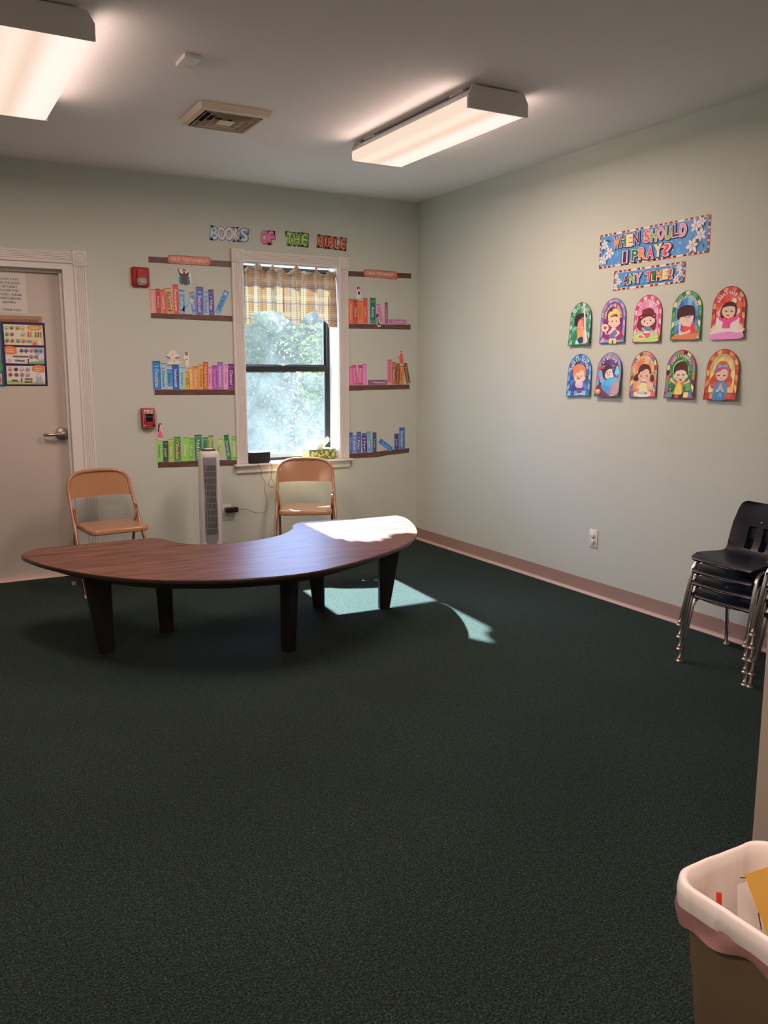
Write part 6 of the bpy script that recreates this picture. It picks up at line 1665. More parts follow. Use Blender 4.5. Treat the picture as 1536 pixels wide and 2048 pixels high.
arch_poster('purple arched poster of a blond boy with a thought bubble, WHEN I HAVE EVIL THOUGHTS', 'WHEN I HAVE EVIL THOUGHTS', [(-2.1393,1.5721),(-2.3477,1.5736)], [(-2.2501,1.8341)][0],
   [(70, 120, 170), (225, 120, 150), (90, 140, 185), (215, 100, 140)], [(110, 30, 85), (135, 35, 90), (85, 30, 95), (150, 50, 105)], (230, 225, 230), d2, a_span=200, tr=0.62, tsize=0.15, gap=1.1)
def d3(p):
    p.S(ph((105, 38, 38)), [(-2.4441,1.6982),(-2.4428,1.7183),(-2.4698,1.7269),(-2.4711,1.7488),(-2.5003,1.7589),(-2.5325,1.7609),(-2.5545,1.7497),(-2.5635,1.7355),(-2.5802,1.7228),(-2.5791,1.6993),(-2.5868,1.6793),(-2.5781,1.6364),(-2.5515,1.6375),(-2.4927,1.6278),(-2.4534,1.6414),(-2.4362,1.6663)])
    p.S(ph((105, 105, 140)), [(-2.4708,1.6286),(-2.4803,1.6503),(-2.5125,1.6569),(-2.5397,1.6538),(-2.5622,1.6370),(-2.5525,1.6216)])
    p.S(ph(SKP), [(-2.4668,1.6890),(-2.4822,1.7042),(-2.5249,1.7139),(-2.5629,1.7041),(-2.5723,1.6839),(-2.5547,1.6690),(-2.5286,1.6582),(-2.4959,1.6617),(-2.4733,1.6727)])
    p.S(ph((90, 30, 30)), [(-2.4607,1.6973),(-2.4699,1.7249),(-2.5022,1.7311),(-2.5400,1.7289),(-2.5680,1.7077),(-2.5577,1.7024),(-2.5300,1.7176),(-2.4978,1.7154),(-2.4795,1.7044)])
    p.P(ph((215, 130, 140)), [(-2.4586,1.7135),(-2.4732,1.7159),(-2.4753,1.7094),(-2.4612,1.7073)]); p.P(ph((215, 130, 140)), [(-2.5578,1.7169),(-2.5672,1.7196),(-2.5697,1.7135),(-2.5603,1.7113)])
    eyes(p, (-2.4931,1.6885,-.0055,-.0003,-.0003,-.0052), (-2.5393,1.6910,-.0054,-.0003,-.0003,-.0052)); p.E(ph((235, 130, 120)), (-2.4830,1.6762,-.0077,-.0004,-.0002,-.0032)); p.E(ph((235, 130, 120)), (-2.5519,1.6790,-.0075,-.0004,-.0002,-.0032)); p.E(ph((130, 40, 40)), (-2.5178,1.6746,-.0049,-.0002,-.0002,-.0028))
    p.S(ph((150, 185, 90)), [(-2.4139,1.6064),(-2.4377,1.6258),(-2.4925,1.6318),(-2.5574,1.6293),(-2.6062,1.6117),(-2.6102,1.5919),(-2.5931,1.5719),(-2.4523,1.5736),(-2.4208,1.5858)])
    for q in ([(-2.4276,1.6100),(-2.6009,1.6119)], [(-2.4228,1.5980),(-2.6070,1.5999)], [(-2.4292,1.5856),(-2.6054,1.5842)]): p.L(ph((175, 205, 120)), q, 0.004)
    p.S(ph((225, 70, 90)), [(-2.4900,1.6279),(-2.5441,1.6278),(-2.5405,1.6021),(-2.5248,1.5947),(-2.5054,1.6013)]); p.E(ph((240, 200, 180)), (-2.5172,1.6269,-.0259,-.0010,-.0004,-.0056))
    p.E(ph((235, 225, 190)), (-2.4752,1.6023,-.0329,-.0011,-.0010,-.0145)); p.E(ph((205, 100, 70)), (-2.4752,1.6023,-.0220,-.0007,-.0006,-.0089)); p.P(ph(SKP), [(-2.5473,1.6356),(-2.5596,1.6351),(-2.5615,1.6074),(-2.5508,1.6077)]); p.L(ph((230, 225, 225)), [(-2.4774,1.6524),(-2.5115,1.6311)], 0.005)
arch_poster('pink arched poster of a curly haired girl eating, AT MEALTIME', 'AT MEALTIME', [(-2.4123,1.5698),(-2.6222,1.5687)], [(-2.5265,1.8337)][0],
   [(200, 60, 95), (235, 165, 175), (190, 50, 90), (230, 140, 160)], [(222, 120, 150), (230, 140, 165), (215, 105, 140), (235, 155, 175)], (240, 225, 225), d3, a_span=118)
def d4(p):
    p.S(ph((205, 45, 45)), [(-2.7739,1.6450),(-2.8200,1.6495),(-2.8480,1.6645),(-2.8626,1.6347),(-2.8601,1.6122),(-2.7848,1.6117)])
    p.S(ph((200, 60, 55)), [(-2.7661,1.6355),(-2.7904,1.6508),(-2.8288,1.6426),(-2.8340,1.6294),(-2.8011,1.6210)])
    p.P(ph((190, 105, 60)), [(-2.7209,1.6041),(-2.8848,1.6113),(-2.8840,1.5952),(-2.8669,1.5763),(-2.6962,1.5833)]); p.P(ph((150, 75, 40)), [(-2.6962,1.5833),(-2.8669,1.5770),(-2.8673,1.5714),(-2.6965,1.5782)])
    p.S(ph(SKP), [(-2.7456,1.6825),(-2.7573,1.6983),(-2.7911,1.6998),(-2.8373,1.6973),(-2.8509,1.6805),(-2.8316,1.6620),(-2.8246,1.6428),(-2.7948,1.6490),(-2.7692,1.6518),(-2.7553,1.6656)]); p.E(ph(SKP), (-2.8420,1.6900,-.0104,-.0005,-.0009,-.0123))
    p.S(ph(HB), [(-2.7293,1.6998),(-2.7293,1.7295),(-2.7451,1.7482),(-2.7742,1.7578),(-2.8078,1.7589),(-2.8418,1.7487),(-2.8525,1.7255),(-2.8541,1.6932),(-2.8498,1.6676),(-2.8408,1.6778),(-2.8456,1.6969),(-2.8283,1.7059),(-2.8034,1.7040),(-2.7742,1.6991),(-2.7532,1.6953),(-2.7456,1.6825),(-2.7367,1.6862)])
    p.S(ph(SKP), [(-2.7462,1.6858),(-2.7582,1.6851),(-2.7623,1.6587),(-2.7627,1.6224),(-2.7971,1.6178),(-2.8175,1.6268),(-2.8279,1.6264),(-2.8268,1.6134),(-2.7853,1.6051),(-2.7621,1.6010),(-2.7494,1.6163)])
    p.L(ph((130, 70, 60)), [(-2.7829,1.6970),(-2.7958,1.6930)], 0.005); p.L(ph((130, 70, 60)), [(-2.8042,1.6933),(-2.8207,1.6963)], 0.005); p.L(ph((170, 110, 90)), [(-2.7986,1.6831),(-2.8020,1.6777)], 0.004)
    p.P(ph((60, 90, 140)), [(-2.7605,1.6653),(-2.7664,1.6601),(-2.7667,1.6387),(-2.7626,1.6356)])
arch_poster('blue arched poster with green border, boy resting on a table, WHEN I AM WORRIED', 'WHEN I AM WORRIED', [(-2.6925,1.5733),(-2.8977,1.5754)], [(-2.8001,1.8347)][0],
   [(85, 150, 85), (30, 110, 60), (215, 205, 120), (70, 140, 80)], [(60, 120, 170), (80, 140, 190), (40, 95, 150), (100, 160, 200)], (225, 230, 235), d4, a_span=155)
def d5(p):
    p.S(ph((230, 175, 130)), [(-2.9691,1.6144),(-2.9867,1.6422),(-3.0090,1.6569),(-3.1350,1.6479),(-3.1587,1.6284),(-3.1657,1.6098)])
    p.E(ph((205, 200, 215)), (-3.0969,1.7617,-.0150,-.0010,-.0011,-.0138))
    p.S(ph((232, 205, 200)), [(-2.9975,1.6291),(-2.9911,1.6609),(-2.9990,1.6856),(-3.0239,1.6655),(-3.0365,1.6524),(-3.0348,1.6244)]); p.S(ph((232, 205, 200)), [(-3.0806,1.6256),(-3.0824,1.6503),(-3.0961,1.6682),(-3.1326,1.6786),(-3.1387,1.6477),(-3.1335,1.6203)])
    p.S(ph((205, 195, 205)), [(-3.0901,1.6252),(-3.0829,1.6441),(-3.0963,1.6651),(-3.1089,1.6244)])
    p.S(ph((200, 60, 120)), [(-3.0085,1.6882),(-3.0461,1.6769),(-3.0621,1.6668),(-3.0916,1.6776),(-3.1279,1.6910),(-3.1224,1.6668),(-3.0862,1.6501),(-3.0806,1.6256),(-3.0345,1.6275),(-3.0362,1.6556),(-3.0098,1.6725)])
    p.S(ph((225, 155, 135)), [(-3.0219,1.7405),(-3.0349,1.7459),(-3.0347,1.7241),(-3.0175,1.6971),(-3.0068,1.6852),(-2.9895,1.7081),(-3.0044,1.7166)])
    p.S(ph((225, 155, 135)), [(-3.0945,1.7359),(-3.1336,1.7121),(-3.1380,1.7027),(-3.1244,1.6882),(-3.1124,1.6980),(-3.1013,1.7201)])
    p.S(ph(HB), [(-3.0229,1.6781),(-3.0146,1.7098),(-3.0258,1.7402),(-3.0551,1.7569),(-3.0853,1.7573),(-3.1109,1.7409),(-3.1189,1.7099),(-3.1083,1.6798),(-3.0941,1.6929),(-3.0877,1.7271),(-3.0414,1.7361),(-3.0359,1.7085),(-3.0417,1.6833)])
    p.S(ph((235, 165, 135)), [(-3.0253,1.7216),(-3.0412,1.7393),(-3.0753,1.7402),(-3.1025,1.7292),(-3.1066,1.7014),(-3.0949,1.6836),(-3.0653,1.6753),(-3.0375,1.6882),(-3.0267,1.7028)])
    p.S(ph(HB), [(-3.0265,1.7309),(-3.0405,1.7486),(-3.0628,1.7548),(-3.0935,1.7482),(-3.1081,1.7289),(-3.0870,1.7348),(-3.0568,1.7352),(-3.0380,1.7317)])
    p.L(ph((90, 45, 45)), [(-3.0434,1.7106),(-3.0509,1.7133),(-3.0588,1.7097)], 0.005); p.L(ph((90, 45, 45)), [(-3.0778,1.7086),(-3.0851,1.7113),(-3.0929,1.7077)], 0.005); p.E(ph((120, 30, 35)), (-3.0648,1.6908,-.0107,-.0006,-.0003,-.0044)); p.E(ph((240, 215, 210)), (-3.0646,1.6939,-.0091,-.0005,-.0001,-.0019))
    p.P(ph((240, 210, 190)), [(-3.1212,1.7052),(-3.1310,1.7214),(-3.1386,1.7179),(-3.1308,1.7000)]); p.S(ph((235, 205, 205)), [(-2.9616,1.6084),(-2.9958,1.6260),(-3.0578,1.6250),(-3.1186,1.6209),(-3.1655,1.6129),(-3.1646,1.6007),(-3.1427,1.5985),(-3.0668,1.6075),(-2.9901,1.5978),(-2.9625,1.5972)])
    p.S(ph((215, 120, 165)), [(-2.9618,1.5956),(-2.9899,1.6010),(-3.0593,1.6063),(-3.1202,1.6009),(-3.1654,1.6007),(-3.1661,1.5732),(-3.0697,1.5700),(-2.9636,1.5727)])
arch_poster('red arched poster of a girl stretching in bed, WHEN I WAKE UP', 'WHEN I WAKE UP', [(-2.9636,1.5727),(-3.1713,1.5724)], [(-3.0791,1.8355)][0],
   [(150, 35, 40), (235, 140, 60), (185, 45, 70), (205, 90, 50)], [(205, 60, 50), (215, 90, 55), (190, 40, 45), (225, 80, 65)], (242, 225, 220), d5, a_span=140)
def d6(p):
    p.S(ph((95, 40, 85)), [(-1.9536,1.2946),(-1.9706,1.3077),(-2.0017,1.3103),(-2.0004,1.2784),(-1.9917,1.2655),(-1.9728,1.2672),(-1.9565,1.2775)])
    p.E(ph((225, 215, 225)), (-1.9928,1.2689,-.0112,.0003,-.0002,-.0042)); p.E(ph((225, 200, 210)), (-1.9697,1.2658,-.0126,.0003,-.0002,-.0034))
    p.S(ph((190, 150, 195)), [(-1.9345,1.3327),(-1.9557,1.3500),(-1.9870,1.3503),(-2.0066,1.3336),(-2.0047,1.3124),(-1.9957,1.3059),(-1.9581,1.3053),(-1.9387,1.3135)])
    p.S(ph(SKP), [(-1.9194,1.3754),(-1.9412,1.3840),(-2.0100,1.3843),(-2.0266,1.3633),(-2.0059,1.3463),(-1.9751,1.3396),(-1.9371,1.3435),(-1.9201,1.3625)])
    p.S(ph((225, 165, 135)), [(-1.9249,1.3925),(-1.9461,1.4095),(-1.9960,1.4138),(-2.0157,1.3927),(-2.0141,1.3675),(-1.9870,1.3503),(-1.9493,1.3521),(-1.9292,1.3712)])
    p.S(ph((210, 110, 50)), [(-1.9085,1.4010),(-1.9101,1.4309),(-1.9377,1.4478),(-1.9752,1.4518),(-2.0101,1.4390),(-2.0257,1.4137),(-2.0259,1.3760),(-2.0120,1.3717),(-2.0091,1.4011),(-1.9895,1.4180),(-1.9655,1.4011),(-1.9405,1.3968),(-1.9298,1.3840),(-1.9199,1.3668),(-1.9096,1.3796)])
    p.L(ph((120, 60, 50)), [(-1.9415,1.3776),(-1.9575,1.3747)], 0.004); p.L(ph((120, 60, 50)), [(-1.9763,1.3748),(-1.9948,1.3792)], 0.004); p.E(ph((130, 40, 45)), (-1.9613,1.3629,-.0138,.0001,-.0003,-.0051)); p.S(ph(SKP), [(-1.9403,1.3414),(-1.9621,1.3480),(-1.9814,1.3397),(-1.9757,1.3290),(-1.9475,1.3265)])
arch_poster('dark blue arched poster of a red haired boy crying, WHEN I AM SCARED', 'WHEN I AM SCARED', [(-1.8598,1.2472),(-2.0786,1.2570)], [(-1.9717,1.5150)][0],
   [(55, 110, 165), (110, 165, 205), (30, 75, 135), (90, 145, 190)], [(35, 60, 115), (45, 75, 140), (50, 30, 80), (60, 95, 160)], (235, 238, 242), d6, a_span=160, curl=0.012)
def d7(p):
    p.P(ph((45, 95, 60)), [(-2.1315,1.2604),(-2.1362,1.3021),(-2.2187,1.2995),(-2.3362,1.2856),(-2.3376,1.2635),(-2.2502,1.2560)]); p.S(ph((95, 40, 50)), [(-2.1382,1.3187),(-2.2165,1.3362),(-2.3021,1.3373),(-2.3107,1.2891),(-2.2444,1.2571),(-2.1623,1.2612)])
    p.S(ph((175, 75, 60)), [(-2.1359,1.4302),(-2.1752,1.4423),(-2.2502,1.4439),(-2.2627,1.4257),(-2.2461,1.4177),(-2.1763,1.4239),(-2.1413,1.4178)])
    p.S(ph((80, 180, 205)), [(-2.2812,1.4015),(-2.2932,1.4357),(-2.3073,1.4356),(-2.3206,1.4016),(-2.3185,1.3896),(-2.2820,1.3895)]); p.P(ph((90, 160, 180)), [(-2.2931,1.3915),(-2.3055,1.3916),(-2.3064,1.3767),(-2.2941,1.3766)])
    p.S(ph((215, 190, 190)), [(-2.2446,1.4419),(-2.2585,1.4015),(-2.2714,1.3773),(-2.2491,1.3691),(-2.2356,1.4015)])
    p.S(ph((110, 155, 180)), [(-2.1477,1.4096),(-2.1654,1.4096),(-2.1793,1.3727),(-2.1981,1.3524),(-2.1815,1.3358),(-2.1634,1.3438),(-2.1497,1.3766)])
    p.S(ph(SKP), [(-2.1927,1.3932),(-2.2060,1.4137),(-2.2401,1.4217),(-2.2528,1.4015),(-2.2486,1.3772),(-2.2263,1.3649),(-2.2029,1.3688)]); p.S(ph(HB), [(-2.1793,1.3727),(-2.1771,1.4096),(-2.1930,1.4381),(-2.2214,1.4461),(-2.2506,1.4379),(-2.2561,1.4217),(-2.2344,1.4217),(-2.2118,1.4136),(-2.1968,1.3933),(-2.1939,1.3728)])
    p.L(ph((110, 55, 50)), [(-2.2070,1.3974),(-2.2196,1.3990)], 0.004); p.L(ph((110, 55, 50)), [(-2.2328,1.4007),(-2.2425,1.4015)], 0.004); p.L(ph((150, 60, 60)), [(-2.2164,1.3852),(-2.2263,1.3836),(-2.2354,1.3861)], 0.004)
    p.S(ph((60, 150, 195)), [(-2.1815,1.3358),(-2.2150,1.3607),(-2.2545,1.3732),(-2.3058,1.3695),(-2.3286,1.3616),(-2.3016,1.3453),(-2.2748,1.3208),(-2.2602,1.2799),(-2.2435,1.2714),(-2.1896,1.2989),(-2.1737,1.3192)]); p.S(ph((45, 125, 180)), [(-2.1822,1.3235),(-2.2463,1.3203),(-2.2658,1.3287),(-2.2547,1.2757),(-2.2405,1.2733),(-2.1925,1.2990)])
    p.S(ph((190, 95, 85)), [(-2.2586,1.2595),(-2.2741,1.3329),(-2.3236,1.3536),(-2.3329,1.3377),(-2.3336,1.2815)]); p.S(ph((150, 120, 115)), [(-2.2670,1.2617),(-2.2831,1.3249),(-2.3214,1.3435),(-2.3250,1.2853)])
    p.E(ph((190, 120, 50)), (-2.1550,1.2859,-.0224,.0005,-.0009,-.0149)); p.E(ph((240, 205, 130)), (-2.1534,1.2920,-.0130,.0003,-.0004,-.0066))
    p.T(ph((225, 215, 225)), 'z', *[(-2.2703,1.4418)][0], h=0.010, off=0.03); p.T(ph((225, 215, 225)), 'z', *[(-2.2640,1.4237)][0], h=0.008, off=0.03)
arch_poster('arched poster of a child in a blue bed with lamp, AT BEDTIME', 'AT BEDTIME', [(-2.1270,1.2541),(-2.3374,1.2655)], [(-2.2371,1.5194)][0],
   [(60, 140, 185), (215, 70, 120), (80, 150, 190), (190, 55, 100)], [(75, 35, 100), (95, 45, 120), (60, 30, 90)], (240, 225, 225), d7, a_span=110, curl=0.022)
def d8(p):
    p.S(ph((70, 32, 28)), [(-2.4297,1.3664),(-2.4419,1.3861),(-2.4627,1.3940),(-2.4727,1.3628),(-2.4549,1.3509),(-2.4360,1.3527)]); p.S(ph((70, 32, 28)), [(-2.5600,1.3866),(-2.5833,1.3829),(-2.5907,1.3638),(-2.5805,1.3484),(-2.5623,1.3520),(-2.5574,1.3712)])
    p.S(ph((235, 205, 120)), [(-2.4750,1.3277),(-2.4978,1.3436),(-2.5240,1.3439),(-2.5461,1.3248),(-2.5487,1.2862),(-2.4858,1.2848)]); p.S(ph((215, 150, 125)), [(-2.4535,1.3313),(-2.4658,1.3471),(-2.4867,1.3513),(-2.4878,1.3357),(-2.4732,1.3159),(-2.4845,1.3044),(-2.4577,1.3078)])
    p.S(ph((215, 150, 125)), [(-2.5393,1.3479),(-2.5502,1.3404),(-2.5549,1.3095),(-2.5487,1.2862),(-2.5367,1.3092)])
    p.S(ph((222, 155, 128)), [(-2.4622,1.3862),(-2.4723,1.4096),(-2.5084,1.4212),(-2.5453,1.4135),(-2.5597,1.3905),(-2.5561,1.3674),(-2.5341,1.3479),(-2.4977,1.3455),(-2.4730,1.3589)]); 
    p.S(ph((70, 32, 28)), [(-2.4630,1.3901),(-2.4639,1.4174),(-2.4809,1.4407),(-2.5118,1.4490),(-2.5435,1.4404),(-2.5605,1.4173),(-2.5613,1.3905),(-2.5517,1.3943),(-2.5453,1.4135),(-2.5241,1.4212),(-2.4987,1.4096),(-2.4781,1.4018),(-2.4696,1.3862)])
    eyes(p, (-2.4875,1.3805,-.0053,.0000,-.0003,-.0051), (-2.5330,1.3807,-.0052,.0000,-.0003,-.0050)); p.E(ph((235, 130, 110)), (-2.4777,1.3687,-.0074,.0001,-.0002,-.0035)); p.E(ph((235, 130, 110)), (-2.5441,1.3692,-.0072,.0001,-.0002,-.0035)); p.E(ph((240, 230, 220)), (-2.5063,1.3585,-.0136,.0001,-.0004,-.0054)); p.L(ph((120, 90, 160)), [(-2.4869,1.3493),(-2.5292,1.3440)], 0.006)
    p.S(ph((215, 205, 195)), [(-2.4458,1.2840),(-2.4587,1.2921),(-2.5114,1.2963),(-2.5637,1.2935),(-2.5721,1.2829),(-2.5604,1.2652),(-2.4714,1.2617)]); p.E(ph((170, 165, 160)), (-2.5095,1.2854,-.0520,.0011,-.0005,-.0078)); p.P(ph((110, 110, 110)), [(-2.5199,1.2875),(-2.5407,1.2880),(-2.5415,1.2764),(-2.5311,1.2761),(-2.5291,1.2827),(-2.5202,1.2825)])
arch_poster('orange arched poster of a girl brushing teeth at a basin, FIRST THING IN THE MORNING', 'FIRST THING IN THE MORNING', [(-2.4043,1.2552),(-2.6093,1.2626)], [(-2.5044,1.5207)][0],
   [(215, 80, 85), (75, 110, 155), (205, 190, 75), (150, 45, 70), (140, 150, 80), (235, 130, 80)], [(232, 120, 60), (238, 140, 80), (225, 100, 50), (240, 160, 100)], (240, 215, 205), d8, a_span=205, tsize=0.14, gap=1.1)
def d9(p):
    p.E(ph((150, 195, 110)), (-2.7772,1.4163,-.0574,-.0001,-.0036,-.0501)); p.E(ph((60, 120, 70)), (-2.7773,1.4147,-.0502,-.0000,-.0032,-.0451))
    p.S(ph((40, 35, 65)), [(-2.7316,1.2643),(-2.7347,1.2814),(-2.7650,1.2854),(-2.7995,1.2862),(-2.8032,1.2645),(-2.7818,1.2630),(-2.7766,1.2756),(-2.7506,1.2743),(-2.7492,1.2631)])
    p.S(ph((222, 160, 130)), [(-2.7050,1.3589),(-2.7108,1.3708),(-2.7219,1.3692),(-2.7248,1.3591),(-2.7477,1.3458),(-2.7440,1.3356),(-2.7212,1.3489)]); p.S(ph((222, 160, 130)), [(-2.8450,1.3602),(-2.8439,1.3469),(-2.8252,1.3434),(-2.8087,1.3365),(-2.8038,1.3448),(-2.8287,1.3534),(-2.8343,1.3634)])
    p.S(ph((190, 110, 50)), [(-2.7397,1.3356),(-2.7451,1.3508),(-2.7689,1.3528),(-2.8034,1.3498),(-2.8132,1.3333),(-2.8009,1.3264),(-2.8016,1.2863),(-2.7435,1.2816),(-2.7489,1.3290)]); p.S(ph((238, 175, 70)), [(-2.7571,1.3358),(-2.7691,1.3494),(-2.7873,1.3362),(-2.7988,1.2963),(-2.7912,1.2827),(-2.7476,1.2851),(-2.7464,1.3019)])
    p.E(ph(SK), (-2.7330,1.3794,-.0079,.0000,-.0007,-.0101)); p.E(ph(SK), (-2.8224,1.3815,-.0076,.0000,-.0007,-.0099)); p.S(ph((232, 175, 148)), [(-2.7375,1.3962),(-2.7475,1.4097),(-2.7772,1.4163),(-2.8075,1.4113),(-2.8213,1.3964),(-2.8209,1.3732),(-2.8030,1.3565),(-2.7777,1.3495),(-2.7533,1.3576),(-2.7392,1.3727)])
    p.S(ph((72, 34, 26)), [(-2.7288,1.3962),(-2.7269,1.4231),(-2.7405,1.4466),(-2.7614,1.4564),(-2.7783,1.4613),(-2.7996,1.4611),(-2.8174,1.4493),(-2.8276,1.4262),(-2.8281,1.3898),(-2.8194,1.3931),(-2.8121,1.4064),(-2.7859,1.4147),(-2.7603,1.4113),(-2.7433,1.4063),(-2.7378,1.3929)])
    p.L(ph((100, 50, 50)), [(-2.7535,1.3855),(-2.7619,1.3896),(-2.7700,1.3856)], 0.006); p.L(ph((100, 50, 50)), [(-2.7901,1.3864),(-2.7976,1.3897),(-2.8059,1.3864)], 0.006); p.E(ph((235, 120, 110)), (-2.7553,1.3728,-.0078,.0001,-.0003,-.0040)); p.E(ph((235, 120, 110)), (-2.8051,1.3738,-.0077,.0001,-.0003,-.0040)); p.S(ph((130, 35, 35)), [(-2.7656,1.3678),(-2.7914,1.3690),(-2.7879,1.3580),(-2.7772,1.3562)]); p.E(ph((240, 225, 215)), (-2.7796,1.3659,-.0112,.0001,-.0001,-.0020))
    for c in ([(-2.7051,1.3894)][0], [(-2.8407,1.3905)][0], [(-2.7150,1.3108)][0], [(-2.8339,1.3103)][0], [(-2.8521,1.4179)][0]):
        u, v = c; p.P((0.7, 0.75, 0.65), [(u, v + 0.006), (u - 0.0018, v + 0.0018), (u - 0.005, v), (u - 0.0018, v - 0.0018), (u, v - 0.006), (u + 0.0018, v - 0.0018), (u + 0.005, v), (u + 0.0018, v + 0.0018)])
arch_poster('green arched poster of a boy with raised arms, WHEN I AM HAPPY', 'WHEN I AM HAPPY', [(-2.6750,1.2594),(-2.8816,1.2617)], [(-2.7802,1.5232)][0],
   [(195, 60, 75), (80, 120, 160), (90, 140, 60), (200, 80, 50), (60, 25, 60), (235, 195, 90), (75, 110, 150)], [(45, 110, 60), (60, 130, 75), (30, 95, 55), (85, 150, 75)], (235, 238, 228), d9, a_span=140, curl=0.014)
def d10(p):
    p.S(ph((170, 60, 45)), [(-2.9779,1.3646),(-2.9978,1.3905),(-3.0111,1.4225),(-3.1001,1.4223),(-3.1069,1.3846),(-3.1200,1.3628),(-3.1103,1.3407),(-3.0961,1.3278),(-3.0188,1.3234),(-2.9953,1.3198),(-2.9779,1.3388)])
    p.S(ph((190, 80, 55)), [(-2.9739,1.3388),(-2.9933,1.3455),(-3.0106,1.3521),(-3.0084,1.3296),(-2.9904,1.3310)]); p.S(ph((190, 80, 55)), [(-3.0865,1.3530),(-3.1131,1.3533),(-3.1168,1.3784),(-3.1224,1.3565),(-3.1148,1.3328),(-3.0925,1.3246)])
    p.S(ph((70, 125, 160)), [(-3.0037,1.2877),(-3.0052,1.3199),(-3.0170,1.3458),(-3.0401,1.3524),(-3.0749,1.3528),(-3.0947,1.3215),(-3.0969,1.2931),(-3.0799,1.2895),(-3.0859,1.2626),(-3.0117,1.2605)])
    p.S(ph((55, 110, 150)), [(-3.0207,1.2977),(-3.0401,1.3014),(-3.0790,1.3006),(-3.0839,1.2626),(-3.0137,1.2605)]); p.L(ph((100, 150, 180)), [(-3.0504,1.2952),(-3.0460,1.2759)], 0.007); p.L(ph((100, 150, 180)), [(-3.0543,1.2953),(-3.0635,1.2763)], 0.007)
    p.S(ph((215, 150, 125)), [(-3.0239,1.3074),(-3.0386,1.3205),(-3.0462,1.3493),(-3.0501,1.3239),(-3.0435,1.3078),(-3.0285,1.2995)]); p.S(ph((215, 150, 125)), [(-3.0746,1.3084),(-3.0620,1.3209),(-3.0520,1.3494),(-3.0511,1.3207),(-3.0591,1.3081),(-3.0713,1.3004)])
    p.S(ph((228, 165, 138)), [(-3.0136,1.3905),(-3.0200,1.4097),(-3.0466,1.4192),(-3.0777,1.4160),(-3.0887,1.3971),(-3.0847,1.3751),(-3.0666,1.3607),(-3.0355,1.3604),(-3.0190,1.3714)])
    p.S(ph((185, 75, 50)), [(-2.9998,1.3905),(-3.0072,1.4225),(-3.0136,1.4416),(-3.0319,1.4573),(-3.0589,1.4596),(-3.0829,1.4474),(-3.0960,1.4254),(-3.1045,1.3909),(-3.0921,1.3783),(-3.0880,1.4066),(-3.0696,1.4208),(-3.0507,1.4160),(-3.0283,1.4033),(-3.0148,1.4001),(-3.0126,1.3778),(-3.0032,1.3713)])
    p.S(ph((95, 110, 165)), [(-3.0079,1.3873),(-3.0077,1.4161),(-3.0222,1.4320),(-3.0802,1.4333),(-3.0911,1.4160),(-3.0911,1.3908),(-3.0846,1.4160),(-3.0500,1.4249),(-3.0191,1.4209),(-3.0151,1.3969)]); p.S(ph((110, 155, 200)), [(-3.0217,1.4383),(-3.0232,1.4447),(-3.0452,1.4366),(-3.0493,1.4335),(-3.0266,1.4256)]); p.S(ph((110, 155, 200)), [(-3.0795,1.4412),(-3.0805,1.4286),(-3.0533,1.4319),(-3.0510,1.4366)])
    p.L(ph((90, 50, 50)), [(-3.0237,1.3874),(-3.0306,1.3842),(-3.0382,1.3868)], 0.006); p.L(ph((90, 50, 50)), [(-3.0607,1.3869),(-3.0679,1.3838),(-3.0753,1.3876)], 0.006); p.L(ph((160, 70, 70)), [(-3.0466,1.3691),(-3.0544,1.3685)], 0.004)
arch_poster('orange yellow arched poster of a praying girl with blue bow, WHEN I NEED SOMETHING', 'WHEN I NEED SOMETHING', [(-2.9497,1.2587),(-3.1582,1.2616)], [(-3.0540,1.5216)][0],
   [(190, 65, 40), (165, 50, 35), (225, 125, 60), (185, 70, 40), (235, 160, 75)], [(235, 190, 100), (240, 175, 90), (228, 200, 110), (235, 160, 80)], (175, 150, 120), d10, a_span=185, tsize=0.14, curl=0.016)

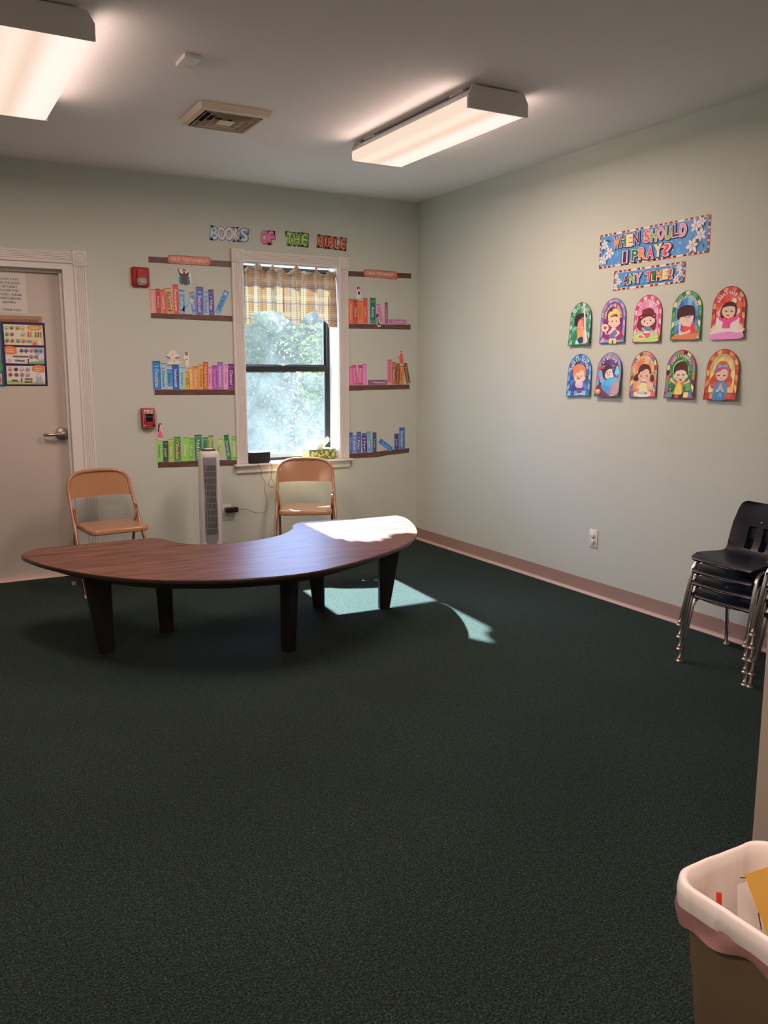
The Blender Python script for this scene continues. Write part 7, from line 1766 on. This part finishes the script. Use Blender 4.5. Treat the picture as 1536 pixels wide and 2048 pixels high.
# ================================================================== OUTSIDE
b = MB(); b.box(-9, 7, 0.2, 16, -0.62, -0.6); struct(b.build('ground', M['grass']))
struct(bx('eave', M['trim'], -7.0, 0.9, 0.2, 0.70, 2.52, 2.60))
struct(bx('roof_deck', M['bronze'], XL - 0.2, 0.9, YF - 0.2, 0.62, 2.86, 2.90))
def tree(label, x, y, h, w, mat_, seed, n):
    t = thing('tree', label, 'tree', (x, y, -0.6), 0, 'trees outside the window')
    rr = random.Random(seed)
    b = MB(); b.tube([(0, 0, 0), (0.05, 0.02, h * 0.4), (0.0, 0.05, h * 0.85)], [0.07, 0.05, 0.02], 8)
    for k in range(6):
        a = rr.uniform(0, 6.28); z = h * rr.uniform(0.25, 0.7)
        b.tube([(0.02, 0.02, z), (w * 0.4 * math.cos(a), w * 0.4 * math.sin(a), z + h * 0.15)], [0.025, 0.008], 6)
    b.build('trunk', M['bark'], t, smooth=True)
    vs = []; fs = []
    cl = [(rr.gauss(0, w * 0.30), rr.gauss(0, w * 0.22), h * rr.uniform(0.12, 0.92)) for _ in range(26)]
    for k in range(n):
        c = cl[k % 26]; s = 0.24
        px, py, pz = c[0] + rr.gauss(0, s), c[1] + rr.gauss(0, s), c[2] + rr.gauss(0, s)
        pz = max(0.05, min(h, pz))
        a, e = rr.uniform(0, 6.28), rr.uniform(-1.0, 1.0); l = rr.uniform(0.022, 0.040)
        d1_ = Vector((math.cos(a) * math.cos(e), math.sin(a) * math.cos(e), math.sin(e))) * l
        d2_ = d1_.cross(Vector((rr.uniform(-1, 1), rr.uniform(-1, 1), rr.uniform(-1, 1)))).normalized() * l * 0.42
        q = Vector((px, py, pz)); i = len(vs)
        vs += [q - d1_, q + d2_, q + d1_, q - d2_]; fs.append((i, i + 1, i + 2, i + 3))
    b = MB(); b.add([v[:] for v in vs], fs); f = b.build('foliage', mat_, t); f['kind'] = 'stuff'
tree('dark leafy tree seen through the left side of the window', -0.42, 3.4, 2.6, 0.75, M['leaf_a'], 1, 20000)
tree('light leafy shrub seen through the right side of the window', 1.75, 4.2, 2.6, 0.85, M['leaf_b'], 2, 18000)
hg = thing('hedge', 'tall dark hedge across the back of the yard beyond the window', 'hedge', (3.0, 10.5, -0.6))
b = MB(); rr = random.Random(8)
for k in range(30):
    x0 = -5.0 + k * 0.34
    b.tube([(x0, 0, 0), (x0 + rr.uniform(-0.1, 0.1), 0.05, 1.6), (x0, 0, 2.8)], [0.03, 0.025, 0.01], 5)
o = b.build('stems', M['bark'], hg); o['kind'] = 'stuff'
vs = []; fs = []
for k in range(26000):
    x = rr.uniform(-5, 5); top = 3.15 + 0.35 * math.sin(x * 1.3 + 1) + 0.2 * math.sin(x * 3.7)
    q = Vector((x, rr.gauss(0, 0.25), top * (1 - rr.random() ** 1.6)))
    a, e = rr.uniform(0, 6.28), rr.uniform(-1.2, 1.2); l = rr.uniform(0.07, 0.12)
    u_ = Vector((math.cos(a) * math.cos(e), math.sin(a) * math.cos(e), math.sin(e))) * l
    w_ = u_.cross(Vector((rr.uniform(-1, 1), rr.uniform(-1, 1), rr.uniform(-1, 1)))).normalized() * l * 0.5
    i = len(vs); vs += [q - u_, q + w_, q + u_, q - w_]; fs.append((i, i + 1, i + 2, i + 3))
b = MB(); b.add([v[:] for v in vs], fs); o = b.build('foliage', M['leaf_a'], hg); o['kind'] = 'stuff'
for o in bpy.data.objects:
    if '_o' in o: del o['_o']
